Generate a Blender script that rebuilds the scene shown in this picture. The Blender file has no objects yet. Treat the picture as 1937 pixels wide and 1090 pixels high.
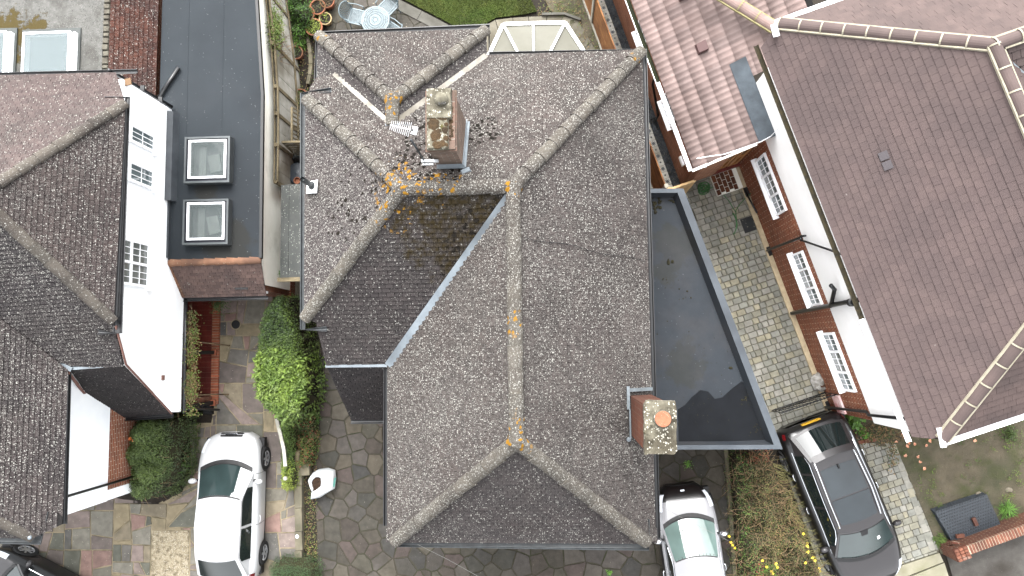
import bpy, bmesh, math, random
from mathutils import Vector, Matrix, Quaternion
from mathutils import noise as mnoise
random.seed(7)
rnd = random.random
def ru(a, b): return a + (b - a) * rnd()

# ------------------------------------------------------------- camera, world, sun, exposure
SC = bpy.context.scene
F, HC, CX, CY, NX, NY = 1400.0, 21.0, 968.5, 545.0, 1050.0, 660.0
_d = Vector(((NX - CX) / F, -(NY - CY) / F, -1)).normalized()
_y = Vector(((790 - CX) / F, 16045 / F, -1)); _y = (_y - _d * _y.dot(_d)).normalized()
_x = _y.cross(-_d)
RM = Matrix((_x, _y, -_d))
cd = bpy.data.cameras.new('camera'); cam = bpy.data.objects.new('camera', cd)
SC.collection.objects.link(cam)
cd.sensor_width = 36; cd.lens = F / 1937 * 36; cd.clip_end = 2000; cd.clip_start = .1
cam.matrix_world = Matrix.Translation((0, 0, HC)) @ RM.to_4x4()
SC.camera = cam

world = bpy.data.worlds.new('World'); SC.world = world; world.use_nodes = True
wn = world.node_tree; wn.nodes.clear()
sky = wn.nodes.new('ShaderNodeTexSky'); sky.sky_type = 'NISHITA'; sky.sun_disc = False
SUN_EL, SUN_AZ = math.radians(50), math.radians(-8)      # azimuth measured from +Y towards +X
sky.sun_elevation = SUN_EL; sky.sun_rotation = SUN_AZ
sky.air_density = 1.0; sky.dust_density = 4.0; sky.ozone_density = 1.0; sky.altitude = 60
hs = wn.nodes.new('ShaderNodeHueSaturation'); hs.inputs['Saturation'].default_value = .1   # overcast: a nearly grey sky
bg = wn.nodes.new('ShaderNodeBackground'); bg.inputs[1].default_value = .15
wo = wn.nodes.new('ShaderNodeOutputWorld')
wn.links.new(sky.outputs[0], hs.inputs['Color']); wn.links.new(hs.outputs[0], bg.inputs[0]); wn.links.new(bg.outputs[0], wo.inputs[0])
sl = bpy.data.lights.new('sun', 'SUN'); sun = bpy.data.objects.new('sun', sl); SC.collection.objects.link(sun)
sl.energy = .5; sl.angle = math.radians(70); sl.color = (1, .985, .96)
sdir = Vector((math.sin(SUN_AZ) * math.cos(SUN_EL), math.cos(SUN_AZ) * math.cos(SUN_EL), math.sin(SUN_EL)))
sun.rotation_euler = sdir.to_track_quat('Z', 'Y').to_euler()
SC.view_settings.view_transform = 'Standard'; SC.view_settings.look = 'None'
SC.view_settings.exposure = 2.88; SC.view_settings.gamma = 1; SC.view_settings.use_curve_mapping = False
SC.render.engine = 'CYCLES'
SC.render.resolution_x = 1024; SC.render.resolution_y = 576

def W(px, py, h=0.0):
    """point of the place at height h seen at this spot of the survey photograph"""
    r = RM @ Vector(((px - CX) / F, -(py - CY) / F, -1)); t = (h - HC) / r.z
    return Vector((r.x * t, r.y * t, h))
def W2(px, py, h=0.0): return W(px, py, h).to_2d()

# ------------------------------------------------------------- object helpers
COL = SC.collection
ORG = {}
def thing(name, label, cat, loc=(0, 0, 0), group=None, kind=None, rz=0):
    o = bpy.data.objects.new(name, None); COL.objects.link(o); o.location = loc; o.rotation_euler.z = rz
    o.empty_display_size = .3
    o['label'] = label; o['category'] = cat
    if group: o['group'] = group
    ORG[o.name] = Vector(loc)
    return o
def tag(o, label=None, cat=None, group=None, kind=None):
    if label: o['label'] = label
    if cat: o['category'] = cat
    if group: o['group'] = group
    if kind: o['kind'] = kind
    return o
def link(name, me, mat, parent=None, world=True):
    o = bpy.data.objects.new(name, me); COL.objects.link(o)
    if parent is not None:
        o.parent = parent
        ORG[o.name] = ORG.get(parent.name, Vector())
    else: ORG[o.name] = Vector()
    return o
def copy_tree(o, parent=None):
    c = o.copy(); COL.objects.link(c)
    ORG[c.name] = ORG.get(o.name, Vector())
    if parent: c.parent = parent
    for ch in list(o.children): copy_tree(ch, c)
    return c
def area2(p):
    return .5 * sum(p[i][0] * p[(i + 1) % len(p)][1] - p[(i + 1) % len(p)][0] * p[i][1] for i in range(len(p)))
def clip(sub, clipper):
    """Sutherland-Hodgman: subject polygon clipped by a convex counter-clockwise polygon"""
    out = list(sub)
    n = len(clipper)
    for i in range(n):
        a, b = clipper[i], clipper[(i + 1) % n]
        ex, ey = b[0] - a[0], b[1] - a[1]
        inp, out = out, []
        if not inp: return []
        ds = [ex * (p[1] - a[1]) - ey * (p[0] - a[0]) for p in inp]
        for k in range(len(inp)):
            p, q = inp[k], inp[(k + 1) % len(inp)]; dp, dq = ds[k], ds[(k + 1) % len(inp)]
            if dp >= 0: out.append(p)
            if (dp > 0 and dq < 0) or (dp < 0 and dq > 0):
                t = dp / (dp - dq); out.append((p[0] + (q[0] - p[0]) * t, p[1] + (q[1] - p[1]) * t))
    # drop doubles
    r = []
    for p in out:
        if not r or abs(p[0] - r[-1][0]) + abs(p[1] - r[-1][1]) > 1e-4: r.append(p)
    if len(r) > 1 and abs(r[0][0] - r[-1][0]) + abs(r[0][1] - r[-1][1]) < 1e-4: r.pop()
    return r if len(r) > 2 else []
def inside(p, poly):
    c = False; n = len(poly)
    for i in range(n):
        a, b = poly[i], poly[(i + 1) % n]
        if (a[1] > p[1]) != (b[1] > p[1]) and p[0] < (b[0] - a[0]) * (p[1] - a[1]) / (b[1] - a[1]) + a[0]: c = not c
    return c

class MB:
    def __init__(s): s.v = []; s.f = []; s.t = []; s.m = []
    def face(s, pts, t=0., m=0):
        i = len(s.v); s.v += [tuple(p) for p in pts]; s.f.append(tuple(range(i, i + len(pts)))); s.t.append(t); s.m.append(m)
    def faces(s, vs, fs, t=0., m=0):
        i = len(s.v); s.v += [tuple(p) for p in vs]
        for f in fs: s.f.append(tuple(i + k for k in f)); s.t.append(t); s.m.append(m)
    def hexa(s, b, tp, t=0., m=0):
        s.faces(list(b) + list(tp), [(3, 2, 1, 0), (4, 5, 6, 7), (0, 1, 5, 4), (1, 2, 6, 5), (2, 3, 7, 6), (3, 0, 4, 7)], t, m)
    def box(s, c, d, rz=0., t=0., m=0, taper=0.):
        c = Vector(c); hx, hy, hz = d[0] / 2, d[1] / 2, d[2] / 2; R = Matrix.Rotation(rz, 3, 'Z')
        q = [(-1, -1), (1, -1), (1, 1), (-1, 1)]
        s.hexa([c + R @ Vector((a * hx, b * hy, -hz)) for a, b in q], [c + R @ Vector((a * (hx - taper), b * (hy - taper), hz)) for a, b in q], t, m)
    def beam(s, p, q, w, h, t=0., m=0, up=(0, 0, 1)):
        p = Vector(p); q = Vector(q); d = (q - p).normalized(); up = Vector(up)
        if abs(d.dot(up)) > .98: up = Vector((0, 1, 0))
        x = d.cross(up).normalized() * w / 2; z = x.cross(d).normalized() * h / 2
        s.hexa([p - x - z, p + x - z, q + x - z, q - x - z], [p - x + z, p + x + z, q + x + z, q - x + z], t, m)
    def prism(s, poly, z0, z1, t=0., m=0, bottom=False, inset=0.):
        """poly: 2D counter-clockwise"""
        if area2(poly) < 0: poly = poly[::-1]
        n = len(poly); zf = z0 if callable(z0) else (lambda p: z0); zt = z1 if callable(z1) else (lambda p: z1)
        cx = sum(p[0] for p in poly) / n; cy = sum(p[1] for p in poly) / n
        top = []
        for p in poly:
            d = math.hypot(p[0] - cx, p[1] - cy) or 1; k = max(0, 1 - inset / d)
            top.append((cx + (p[0] - cx) * k, cy + (p[1] - cy) * k))
        vs = [(p[0], p[1], zf(p)) for p in poly] + [(p[0], p[1], zt(p)) for p in top]
        fs = [tuple(range(n, 2 * n))] + [(i, (i + 1) % n, n + (i + 1) % n, n + i) for i in range(n)]
        if bottom: fs.append(tuple(range(n - 1, -1, -1)))
        s.faces(vs, fs, t, m)
    def tube(s, path, r, n=8, t=0., m=0, cap=True):
        path = [Vector(p) for p in path]; rs = r if isinstance(r, (list, tuple)) else [r] * len(path)
        prev = None; rings = []
        for i, p in enumerate(path):
            d = (path[min(i + 1, len(path) - 1)] - path[max(i - 1, 0)])
            d = d.normalized() if d.length > 1e-9 else Vector((0, 0, 1))
            if prev is None:
                a = Vector((0, 0, 1)) if abs(d.z) < .9 else Vector((1, 0, 0)); x = d.cross(a).normalized()
            else: x = (prev - d * prev.dot(d)).normalized()
            prev = x; y = d.cross(x)
            rings.append([p + (x * math.cos(2 * math.pi * k / n) + y * math.sin(2 * math.pi * k / n)) * rs[i] for k in range(n)])
        vs = [v for rg in rings for v in rg]; fs = []
        for i in range(len(path) - 1):
            for k in range(n): fs.append((i * n + k, i * n + (k + 1) % n, (i + 1) * n + (k + 1) % n, (i + 1) * n + k))
        if cap: fs += [tuple(range(n - 1, -1, -1)), tuple((len(path) - 1) * n + k for k in range(n))]
        s.faces(vs, fs, t, m)
    def lathe(s, c, prof, n=20, t=0., m=0, sx=1., sy=1.):
        c = Vector(c); vs = []; fs = []
        for r, z in prof:
            for k in range(n):
                a = 2 * math.pi * k / n; vs.append(c + Vector((r * sx * math.cos(a), r * sy * math.sin(a), z)))
        for i in range(len(prof) - 1):
            for k in range(n): fs.append((i * n + k, i * n + (k + 1) % n, (i + 1) * n + (k + 1) % n, (i + 1) * n + k))
        if prof[0][0] > 1e-4: fs.append(tuple(range(n - 1, -1, -1)))
        if prof[-1][0] > 1e-4: fs.append(tuple((len(prof) - 1) * n + k for k in range(n)))
        s.faces(vs, fs, t, m)
    def build(s, name, mats, parent=None, smooth=False, local=False, bevel=0.):
        me = bpy.data.meshes.new(name)
        off = Vector() if (parent is None or local) else ORG.get(parent.name, Vector())
        me.from_pydata([(v[0] - off.x, v[1] - off.y, v[2] - off.z) for v in s.v], [], s.f)
        if not isinstance(mats, (list, tuple)): mats = [mats]
        for m in mats: me.materials.append(m)
        if len(mats) > 1: me.polygons.foreach_set('material_index', s.m)
        if any(s.t):
            a = me.attributes.new('tint', 'FLOAT', 'FACE'); a.data.foreach_set('value', s.t)
        if smooth: me.polygons.foreach_set('use_smooth', [True] * len(s.f))
        me.update()
        o = link(name, me, None, parent)
        if bevel:
            b = o.modifiers.new('bevel', 'BEVEL'); b.width = bevel; b.segments = 2; b.limit_method = 'ANGLE'
        return o

# ------------------------------------------------------------- materials
def nd(nt, typ, ins=None, **props):
    n = nt.nodes.new(typ)
    for k, v in props.items(): setattr(n, k, v)
    for k, v in (ins or {}).items():
        if isinstance(v, bpy.types.NodeSocket): nt.links.new(v, n.inputs[k])
        else: n.inputs[k].default_value = v
    return n
GAIN = .45
def srgb(*c):
    l = [((x / 255) / 12.92 if x / 255 <= .04045 else ((x / 255 + .055) / 1.055) ** 2.4) for x in c]
    m = sum(l) / 3; k = .33 + .64 * min(1, m * 1.02)
    return tuple(min(.9, x * k * GAIN) for x in l) + (1,)
def mathn(nt, op, a, b=0., clamp=False):
    return nd(nt, 'ShaderNodeMath', {0: a, 1: b}, operation=op, use_clamp=clamp).outputs[0]
def mapr(nt, v, a, b, c=0., d=1.):
    return nd(nt, 'ShaderNodeMapRange', {0: v, 1: a, 2: b, 3: c, 4: d}).outputs[0]
def mixc(nt, f, a, b, blend='MIX'):
    n = nt.nodes.new('ShaderNodeMix'); n.data_type = 'RGBA'; n.blend_type = blend
    for i, v in ((0, f), (6, a), (7, b)):
        if isinstance(v, bpy.types.NodeSocket): nt.links.new(v, n.inputs[i])
        else: n.inputs[i].default_value = v
    return n.outputs[2]
def noise(nt, pos, sc, det=3., rough=.55, dist=0.):
    return nd(nt, 'ShaderNodeTexNoise', {'Vector': pos, 'Scale': sc, 'Detail': det, 'Roughness': rough, 'Distortion': dist}).outputs[0]
def tintv(nt):
    a = nd(nt, 'ShaderNodeAttribute', attribute_name='tint').outputs['Fac']
    r = nd(nt, 'ShaderNodeObjectInfo').outputs['Random']
    return mathn(nt, 'FRACT', mathn(nt, 'ADD', a, r))
def mk(name):
    m = bpy.data.materials.new(name); m.use_nodes = True; nt = m.node_tree
    b = nt.nodes['Principled BSDF']
    return m, nt, b
def position(nt): return nd(nt, 'ShaderNodeNewGeometry').outputs['Position']
def l_spots(scale, rad, dens, dscale=.8, dmin=0., warp=.35):
    """flecks of lichen, pebbles, litter: small irregular cells, thicker in some areas than in others"""
    def fn(nt, pos):
        w = nd(nt, 'ShaderNodeTexNoise', {'Vector': pos, 'Scale': scale * 1.3, 'Detail': 1.})
        wp = nd(nt, 'ShaderNodeVectorMath', {0: w.outputs['Color'], 1: (.5, .5, .5)}, operation='SUBTRACT').outputs[0]
        wp = nd(nt, 'ShaderNodeVectorMath', {0: wp, 'Scale': warp * 2.6 / scale}, operation='SCALE').outputs[0]
        p2 = nd(nt, 'ShaderNodeVectorMath', {0: pos, 1: wp}, operation='ADD').outputs[0]
        v = nd(nt, 'ShaderNodeTexVoronoi', {'Vector': p2, 'Scale': scale})
        sep = nd(nt, 'ShaderNodeSeparateColor', {0: v.outputs['Color']})
        r = mathn(nt, 'MULTIPLY', mapr(nt, sep.outputs[1], 0, 1, .5, 1.), rad)
        near = mapr(nt, mathn(nt, 'SUBTRACT', r, v.outputs['Distance']), -.03, .06)
        d = mapr(nt, noise(nt, pos, dscale, 3.), .34, .66, dmin, dens)
        on = mathn(nt, 'LESS_THAN', sep.outputs[0], d)
        return mathn(nt, 'MULTIPLY', near, on)
    return fn
def l_patch(scale, lo, hi, det=4., amt=1.):
    def fn(nt, pos): return mapr(nt, noise(nt, pos, scale, det, .6), lo, hi, 0, amt)
    return fn
def l_near(pts, edge=.35, sc=6., amt=1., sx=1., sy=1.):
    """patch round given places [(x,y,z,r)], edge broken by noise"""
    def fn(nt, pos):
        nz = mathn(nt, 'MULTIPLY', mathn(nt, 'SUBTRACT', noise(nt, pos, sc, 5., .7), .5), edge * 4)
        out = None
        for x, y, z, r in pts:
            dv = nd(nt, 'ShaderNodeVectorMath', {0: pos, 1: (x, y, z)}, operation='SUBTRACT').outputs[0]
            dv = nd(nt, 'ShaderNodeVectorMath', {0: dv, 1: (sx, sy, .5)}, operation='MULTIPLY').outputs[0]
            L = nd(nt, 'ShaderNodeVectorMath', {0: dv}, operation='LENGTH').outputs['Value']
            k = mapr(nt, mathn(nt, 'ADD', mathn(nt, 'DIVIDE', L, r), nz), 1.12, .8, 0, amt)
            out = k if out is None else mathn(nt, 'MAXIMUM', out, k)
        return out
    return fn
def l_mul(f, g):
    return lambda nt, pos: mathn(nt, 'MULTIPLY', f(nt, pos), g(nt, pos))
def mat(name, cols, rough=.85, nscale=3., bump=.0, bscale=30., tint=0., pick=None, layers=(), metal=0., spec=.3, coat=0., det=4., obj=False, wave=None):
    m, nt, b = mk(name)
    pos = position(nt) if not obj else nd(nt, 'ShaderNodeTexCoord').outputs['Object']
    if pick:
        n = nt.nodes.new('ShaderNodeValToRGB'); n.color_ramp.interpolation = 'CONSTANT'
        el = n.color_ramp.elements
        for i, c in enumerate(pick):
            e = el[i] if i < len(el) else el.new(i / len(pick)); e.position = i / len(pick); e.color = c
        nt.links.new(tintv(nt), n.inputs[0]); col = n.outputs[0]
        if len(cols) > 1:
            nv = mapr(nt, noise(nt, pos, nscale, det), .3, .7, .78, 1.2); col = mixc(nt, 1., col, nd(nt, 'ShaderNodeCombineColor', {0: nv, 1: nv, 2: nv}).outputs[0], 'MULTIPLY')
    elif len(cols) == 1: col = cols[0]
    else:
        f = mapr(nt, noise(nt, pos, nscale, det, .6), .3, .7)
        col = mixc(nt, f, cols[0], cols[1])
        if len(cols) > 2: col = mixc(nt, mapr(nt, noise(nt, pos, nscale * .23, 3.), .45, .65), col, cols[2])
    if tint:
        tv = tintv(nt)
        if pick: tv = mathn(nt, 'FRACT', mathn(nt, 'MULTIPLY', tv, 17.31))
        col = mixc(nt, 1., col, nd(nt, 'ShaderNodeCombineColor', {i: mapr(nt, tv, 0, 1, 1 - tint * k, 1 + tint * k) for i, k in ((0, 1.05), (1, 1.), (2, .95))}).outputs[0], 'MULTIPLY')
    h = None
    for L in layers:
        k = L[0](nt, pos); col = mixc(nt, k, col, L[1])
        if len(L) > 2: h = mathn(nt, 'MULTIPLY', k, L[2]) if h is None else mathn(nt, 'ADD', h, mathn(nt, 'MULTIPLY', k, L[2]))
    if isinstance(col, bpy.types.NodeSocket): nt.links.new(col, b.inputs['Base Color'])
    else: b.inputs['Base Color'].default_value = col
    b.inputs['Roughness'].default_value = rough; b.inputs['Metallic'].default_value = metal
    b.inputs['Specular IOR Level'].default_value = spec
    if coat: b.inputs['Coat Weight'].default_value = coat; b.inputs['Coat Roughness'].default_value = .05
    if bump or h is not None:
        hh = noise(nt, pos, bscale, 4., .65) if bump else None
        tot = mathn(nt, 'MULTIPLY', hh, bump) if hh is not None else None
        if h is not None: tot = h if tot is None else mathn(nt, 'ADD', tot, h)
        bn = nd(nt, 'ShaderNodeBump', {'Height': tot, 'Distance': .02, 'Strength': .8})
        nt.links.new(bn.outputs[0], b.inputs['Normal'])
    return m
def glass_mat(name, col=(.02, .03, .03, 1), rough=.03):
    m, nt, b = mk(name); pos = nd(nt, 'ShaderNodeTexCoord').outputs['Object']
    c = mixc(nt, noise(nt, pos, 2., 2.), col, tuple(min(1, x * 2.2) for x in col[:3]) + (1,))
    nt.links.new(c, b.inputs['Base Color']); b.inputs['Roughness'].default_value = rough
    b.inputs['Specular IOR Level'].default_value = .45
    return m
def clear_glass(name, tint=(.8, .86, .86, 1), rough=.03, alpha=.45):
    m, nt, b = mk(name); b.inputs['Base Color'].default_value = tint
    b.inputs['Roughness'].default_value = rough; b.inputs['Alpha'].default_value = alpha; b.inputs['Specular IOR Level'].default_value = .35
    return m
def brick_mat(name, tdir, c1, c2, mortar, sc=1., dirt=None):
    m, nt, b = mk(name); pos = position(nt)
    u = nd(nt, 'ShaderNodeVectorMath', {0: pos, 1: (tdir[0], tdir[1], 0)}, operation='DOT_PRODUCT').outputs['Value']
    z = nd(nt, 'ShaderNodeSeparateXYZ', {0: pos}).outputs[2]
    uv = nd(nt, 'ShaderNodeCombineXYZ', {0: u, 1: z}).outputs[0]
    br = nd(nt, 'ShaderNodeTexBrick', {'Vector': uv, 'Color1': c1, 'Color2': c2, 'Mortar': mortar, 'Scale': 1., 'Mortar Size': .009, 'Mortar Smooth': .2, 'Bias': 0., 'Brick Width': .225 * sc, 'Row Height': .075 * sc})
    col = mixc(nt, mapr(nt, noise(nt, pos, 5., 5.), .35, .7, 0, .45), br.outputs[0], (c1[0] * .45, c1[1] * .5, c1[2] * .6, 1))
    if dirt: col = mixc(nt, mapr(nt, noise(nt, pos, 2.5, 5.), .45, .7, 0, .8), col, dirt)
    nt.links.new(col, b.inputs['Base Color']); b.inputs['Roughness'].default_value = .9; b.inputs['Specular IOR Level'].default_value = .2
    bn = nd(nt, 'ShaderNodeBump', {'Height': mathn(nt, 'SUBTRACT', 1., br.outputs['Fac']), 'Distance': .012, 'Strength': .7})
    nt.links.new(bn.outputs[0], b.inputs['Normal'])
    return m
# ------------------------------------------------------------- palette
LICH = srgb(200, 198, 190)
ORANGE = srgb(205, 150, 45); MOSS = srgb(74, 66, 28)
def roof_mat(name, a, b_, c, dense, dmin=0., extra=(), tint=.16, lich=LICH):
    return mat(name, [a, b_, c], .92, 5., .3, 60., tint=tint, layers=[
        (l_patch(1.1, .42, .75, 4., .35), srgb(92, 84, 82)),
        (l_spots(31., .43, dense, .6, dmin), lich),
        (l_spots(19., .27, dense * .4, .8, dmin * .3, .9), srgb(204, 202, 194)),
        (l_spots(60., .5, dense * 1.1, .5, dmin), srgb(160, 156, 150))] + list(extra), spec=.15)
J = W(752, 352, 7.35)
lich_o = (l_mul(l_near([(J.x, J.y, 7.2, .55), (J.x - .15, J.y - .4, 7.0, .4), (-2.1, 3.15, 7.3, .35)], .5, 3.), l_spots(9., .5, .9, 3., .4, .5)), ORANGE, .3)
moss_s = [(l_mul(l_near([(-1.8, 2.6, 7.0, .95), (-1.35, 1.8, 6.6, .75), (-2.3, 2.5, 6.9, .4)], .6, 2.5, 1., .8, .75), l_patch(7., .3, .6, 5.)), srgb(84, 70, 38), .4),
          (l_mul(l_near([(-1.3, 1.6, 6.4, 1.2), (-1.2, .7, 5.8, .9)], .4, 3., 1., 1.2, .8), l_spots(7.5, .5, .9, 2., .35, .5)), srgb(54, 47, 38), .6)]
moss_n = [(l_mul(l_near([(-2.55, 4.45, 6.4, .6), (-2.5, 3.85, 6.8, .65), (-2.75, 3.4, 7.0, .55), (-1.4, 4.4, 6.5, .4), (-1.9, 3.3, 7.1, .3)], .35, 2.5), l_spots(9.5, .5, 1., 2., .7, .3)), srgb(44, 37, 26), .8)]
moss_w = [(l_mul(l_near([(-3.6, 3.1, 6.6, .9), (-4.1, 2.6, 6.2, .6)], .4, 2.5, 1., .9, 1.4), l_spots(9.5, .42, .8, 2., .3, .4)), srgb(54, 46, 34), .6)]
M_T_W = roof_mat('tile_front_west', srgb(104, 97, 93), srgb(118, 109, 105), srgb(110, 100, 96), 0.78, .28)
M_T_E = roof_mat('tile_front_east', srgb(106, 98, 95), srgb(118, 109, 106), srgb(102, 95, 92), .82, .12)
M_T_N = roof_mat('tile_rear', srgb(111, 102, 98), srgb(122, 110, 106), srgb(106, 98, 94), .85, .3, moss_n + [lich_o])  # lighter than the other slopes: stronger light on the rear put into colour
M_T_S = roof_mat('tile_catslide', srgb(96, 90, 90), srgb(108, 100, 99), srgb(100, 94, 93), .42, .05, moss_s + [lich_o])  # south slope: its weaker skylight painted in as a darker tile tone
M_T_SF = roof_mat('tile_front_hip', srgb(104, 98, 98), srgb(114, 107, 106), srgb(108, 100, 99), .5, .1)
M_T_WH = roof_mat('tile_wing_hip', srgb(106, 98, 98), srgb(118, 108, 107), srgb(110, 101, 100), .95, .4, moss_w + [lich_o])
M_T_D = roof_mat('tile_steep', srgb(84, 80, 81), srgb(98, 92, 92), srgb(86, 82, 82), .12)
M_RIDGE = roof_mat('ridge_tile_lichened', srgb(128, 122, 112), srgb(146, 138, 126), srgb(116, 108, 100), .95, .5,
    [lich_o, (l_mul(l_near([(-.72, -1.55, 7.3, .4), (-.75, 3.0, 7.3, .2), (-3.25, 5.0, 6.6, .35), (-5.1, 7.0, 5.2, .15), (1.9, 6.3, 5.2, .2), (-.72, .5, 7.3, .25)], .5, 3.), l_spots(9., .5, .9, 3., .4)), ORANGE)])
M_UNDER = mat('roof_underlay', [srgb(40, 37, 36), srgb(52, 48, 46)], .95)
M_LEAD = mat('lead_sheet', [srgb(150, 162, 172), srgb(176, 188, 196), srgb(128, 138, 146)], .55, 3., .1, 20., spec=.4)
M_VALLEYW = mat('mortar_valley', [srgb(188, 182, 172), srgb(210, 205, 195), srgb(160, 152, 138)], .9, 6., .2, 30.)
M_GUT = mat('black_plastic', [srgb(36, 37, 41), srgb(52, 54, 58)], .4, 6., spec=.5)
M_GUTG = mat('weathered_gutter', [srgb(62, 68, 72), srgb(96, 104, 108)], .55, 7., spec=.4)
GAIN = 1.05
M_WHITE = mat('white_render', [srgb(236, 240, 243), srgb(243, 246, 248)], .85, 1.2, .15, 40.)
M_WHITE2 = mat('smooth_white_render', [srgb(232, 232, 230), srgb(238, 238, 237), srgb(226, 227, 225)], .8, 1.5, .12, 60., layers=[(l_patch(.5, .6, .9, 4., .3), srgb(205, 206, 200))])
M_CREAM = mat('cream_render', [srgb(232, 231, 220), srgb(240, 239, 230)], .9, 1.5, .15, 40., layers=[(l_patch(1.2, .55, .8, 5., .4), srgb(160, 158, 138))])
M_UPVC = mat('white_plastic', [srgb(240, 242, 244)], .35, spec=.5)
M_GLASS = glass_mat('window_glass', (.05, .065, .068, 1)); M_NET = mat('net_curtain_behind_glass', [srgb(110, 116, 112), srgb(142, 146, 142)], .15, 3., spec=.5)
M_BLACKM = mat('black_paint', [srgb(22, 22, 24), srgb(34, 34, 36)], .5, 5., spec=.4)
M_WOOD = mat('oak_frame', [srgb(186, 128, 78), srgb(206, 150, 96)], .5, 6., spec=.4)
BR1, BR2, MOR = srgb(150, 80, 52), srgb(122, 62, 44), srgb(176, 160, 140)

GAIN = .55
# ------------------------------------------------------------- roof tools
class Tiles:
    """all the tiles of one house; the ones that show largest become single objects"""
    def __init__(s, parent, limit=300): s.items = []; s.parent = parent; s.limit = limit; s.full = {}
    def plane(s, pts, eave, mats, tw=.165, gauge=.1, lift=.026, gap=.004, phase=0., bond=.5, key=None, under=True, wavy=0.):
        pts = [Vector(p) for p in pts]
        n = Vector()
        for i in range(len(pts)): n += (pts[i] - pts[0]).cross(pts[(i + 1) % len(pts)] - pts[0])
        n.normalize()
        if n.z < 0: n = -n
        u = (Vector(eave[1]) - Vector(eave[0])); u = (u - n * u.dot(n)).normalized(); v = n.cross(u).normalized()
        if v.z < 0: u = -u; v = -v
        o = Vector(eave[0]); o = o - n * (o - pts[0]).dot(n)
        poly = [((p - o).dot(u), (p - o).dot(v)) for p in pts]
        if area2(poly) < 0: poly = poly[::-1]
        x0 = min(p[0] for p in poly); x1 = max(p[0] for p in poly); y0 = min(p[1] for p in poly); y1 = max(p[1] for p in poly)
        key = (key or mats[0].name, round(tw, 3), round(gauge, 3))
        fullme = s.full.setdefault((key, mats[0].name), None)
        r = 0; y = math.floor(y0 / gauge) * gauge
        while y < y1:
            x = math.floor(x0 / tw) * tw - (bond * tw if r % 2 else 0) + phase + ru(-.003, .003)
            while x < x1:
                c = clip(poly, [(x + gap, y), (x + tw - gap, y), (x + tw - gap, y + gauge + .012), (x + gap, y + gauge + .012)])
                if c and abs(area2(c)) > .15 * tw * gauge:
                    full = abs(area2(c)) > .985 * (tw - 2 * gap) * (gauge + .012)
                    s.items.append((c, o, u, v, n, x, y, tw, gauge, lift, gap, mats[0], full, rnd(), ru(-.004, .005), ru(-.006, .006), key))
                x += tw
            y += gauge; r += 1
        if under:
            b = MB(); b.face([p - n * .01 for p in (pts if (pts[1] - pts[0]).cross(pts[2] - pts[1]).z > 0 else pts[::-1])])
            return b.build('roof_deck', M_UNDER, s.parent)
    def finish(s, name='tile'):
        full = [i for i in s.items if i[12]]
        def dist(i):
            p = i[1] + i[2] * (i[5] + i[7] / 2) + i[3] * (i[6] + i[8] / 2)
            q = RM.transposed() @ (p - Vector((0, 0, HC))); X = F * q.x / -q.z; Y = F * q.y / -q.z
            if abs(X) > 960 or abs(Y) > 540: return 1e9
            return -(i[7] * i[8]) * 100 * i[4].dot((Vector((0, 0, HC)) - p).normalized()) / (p - Vector((0, 0, HC))).length_squared
        full.sort(key=dist); single = full[:s.limit]; ids = set(id(i) for i in single)
        meshes = {}
        for i in single:
            c, o, u, v, n, x, y, tw, g, lift, gap, mt, fl, t, dz, rot, key = i
            k = (key, mt.name)
            if k not in meshes:
                b = MB(); L = g + .012
                lo, hi = lift, .004
                b.hexa([(gap, 0, -.004), (tw - gap, 0, -.004), (tw - gap, L, -.012), (gap, L, -.012)],
                       [(gap, 0, lo), (tw - gap, 0, lo), (tw - gap, L, hi), (gap, L, hi)])
                me = bpy.data.meshes.new(name); me.from_pydata(b.v, [], b.f); me.materials.append(mt); meshes[k] = me
            ob = bpy.data.objects.new(name, meshes[k]); COL.objects.link(ob); ob.parent = s.parent
            M = Matrix((u, v, n)).transposed() @ Matrix.Rotation(rot, 3, 'Z')
            ob.matrix_local = Matrix.Translation(o + u * x + v * y + n * dz * .6 - ORG[s.parent.name]) @ M.to_4x4()
        rest = {}
        for i in s.items:
            if id(i) in ids: continue
            rest.setdefault(i[11].name, (i[11], []))[1].append(i)
        mats = [r[0] for r in rest.values()]; b = MB()
        for mi, (mt, its) in enumerate(rest.values()):
            for c, o, u, v, n, x, y, tw, g, lift, gap, mt, fl, t, dz, rot, key in its:
                k = len(c); vs = []; t = max(t, .001)
                for p in c:
                    f = (p[1] - y) / (g + .012); z = lift + (.004 - lift) * f + dz * .6 + rot * (p[0] - x)
                    vs.append(o + u * p[0] + v * p[1] + n * z)
                for p in c: vs.append(o + u * p[0] + v * p[1] - n * .006)
                b.faces(vs, [tuple(range(k))] + [(j, k + j, k + (j + 1) % k, (j + 1) % k) for j in range(k)], t, mi)
        if b.f:
            ob = b.build(name + '_field', mats, s.parent); ob['kind'] = 'stuff'
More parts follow.
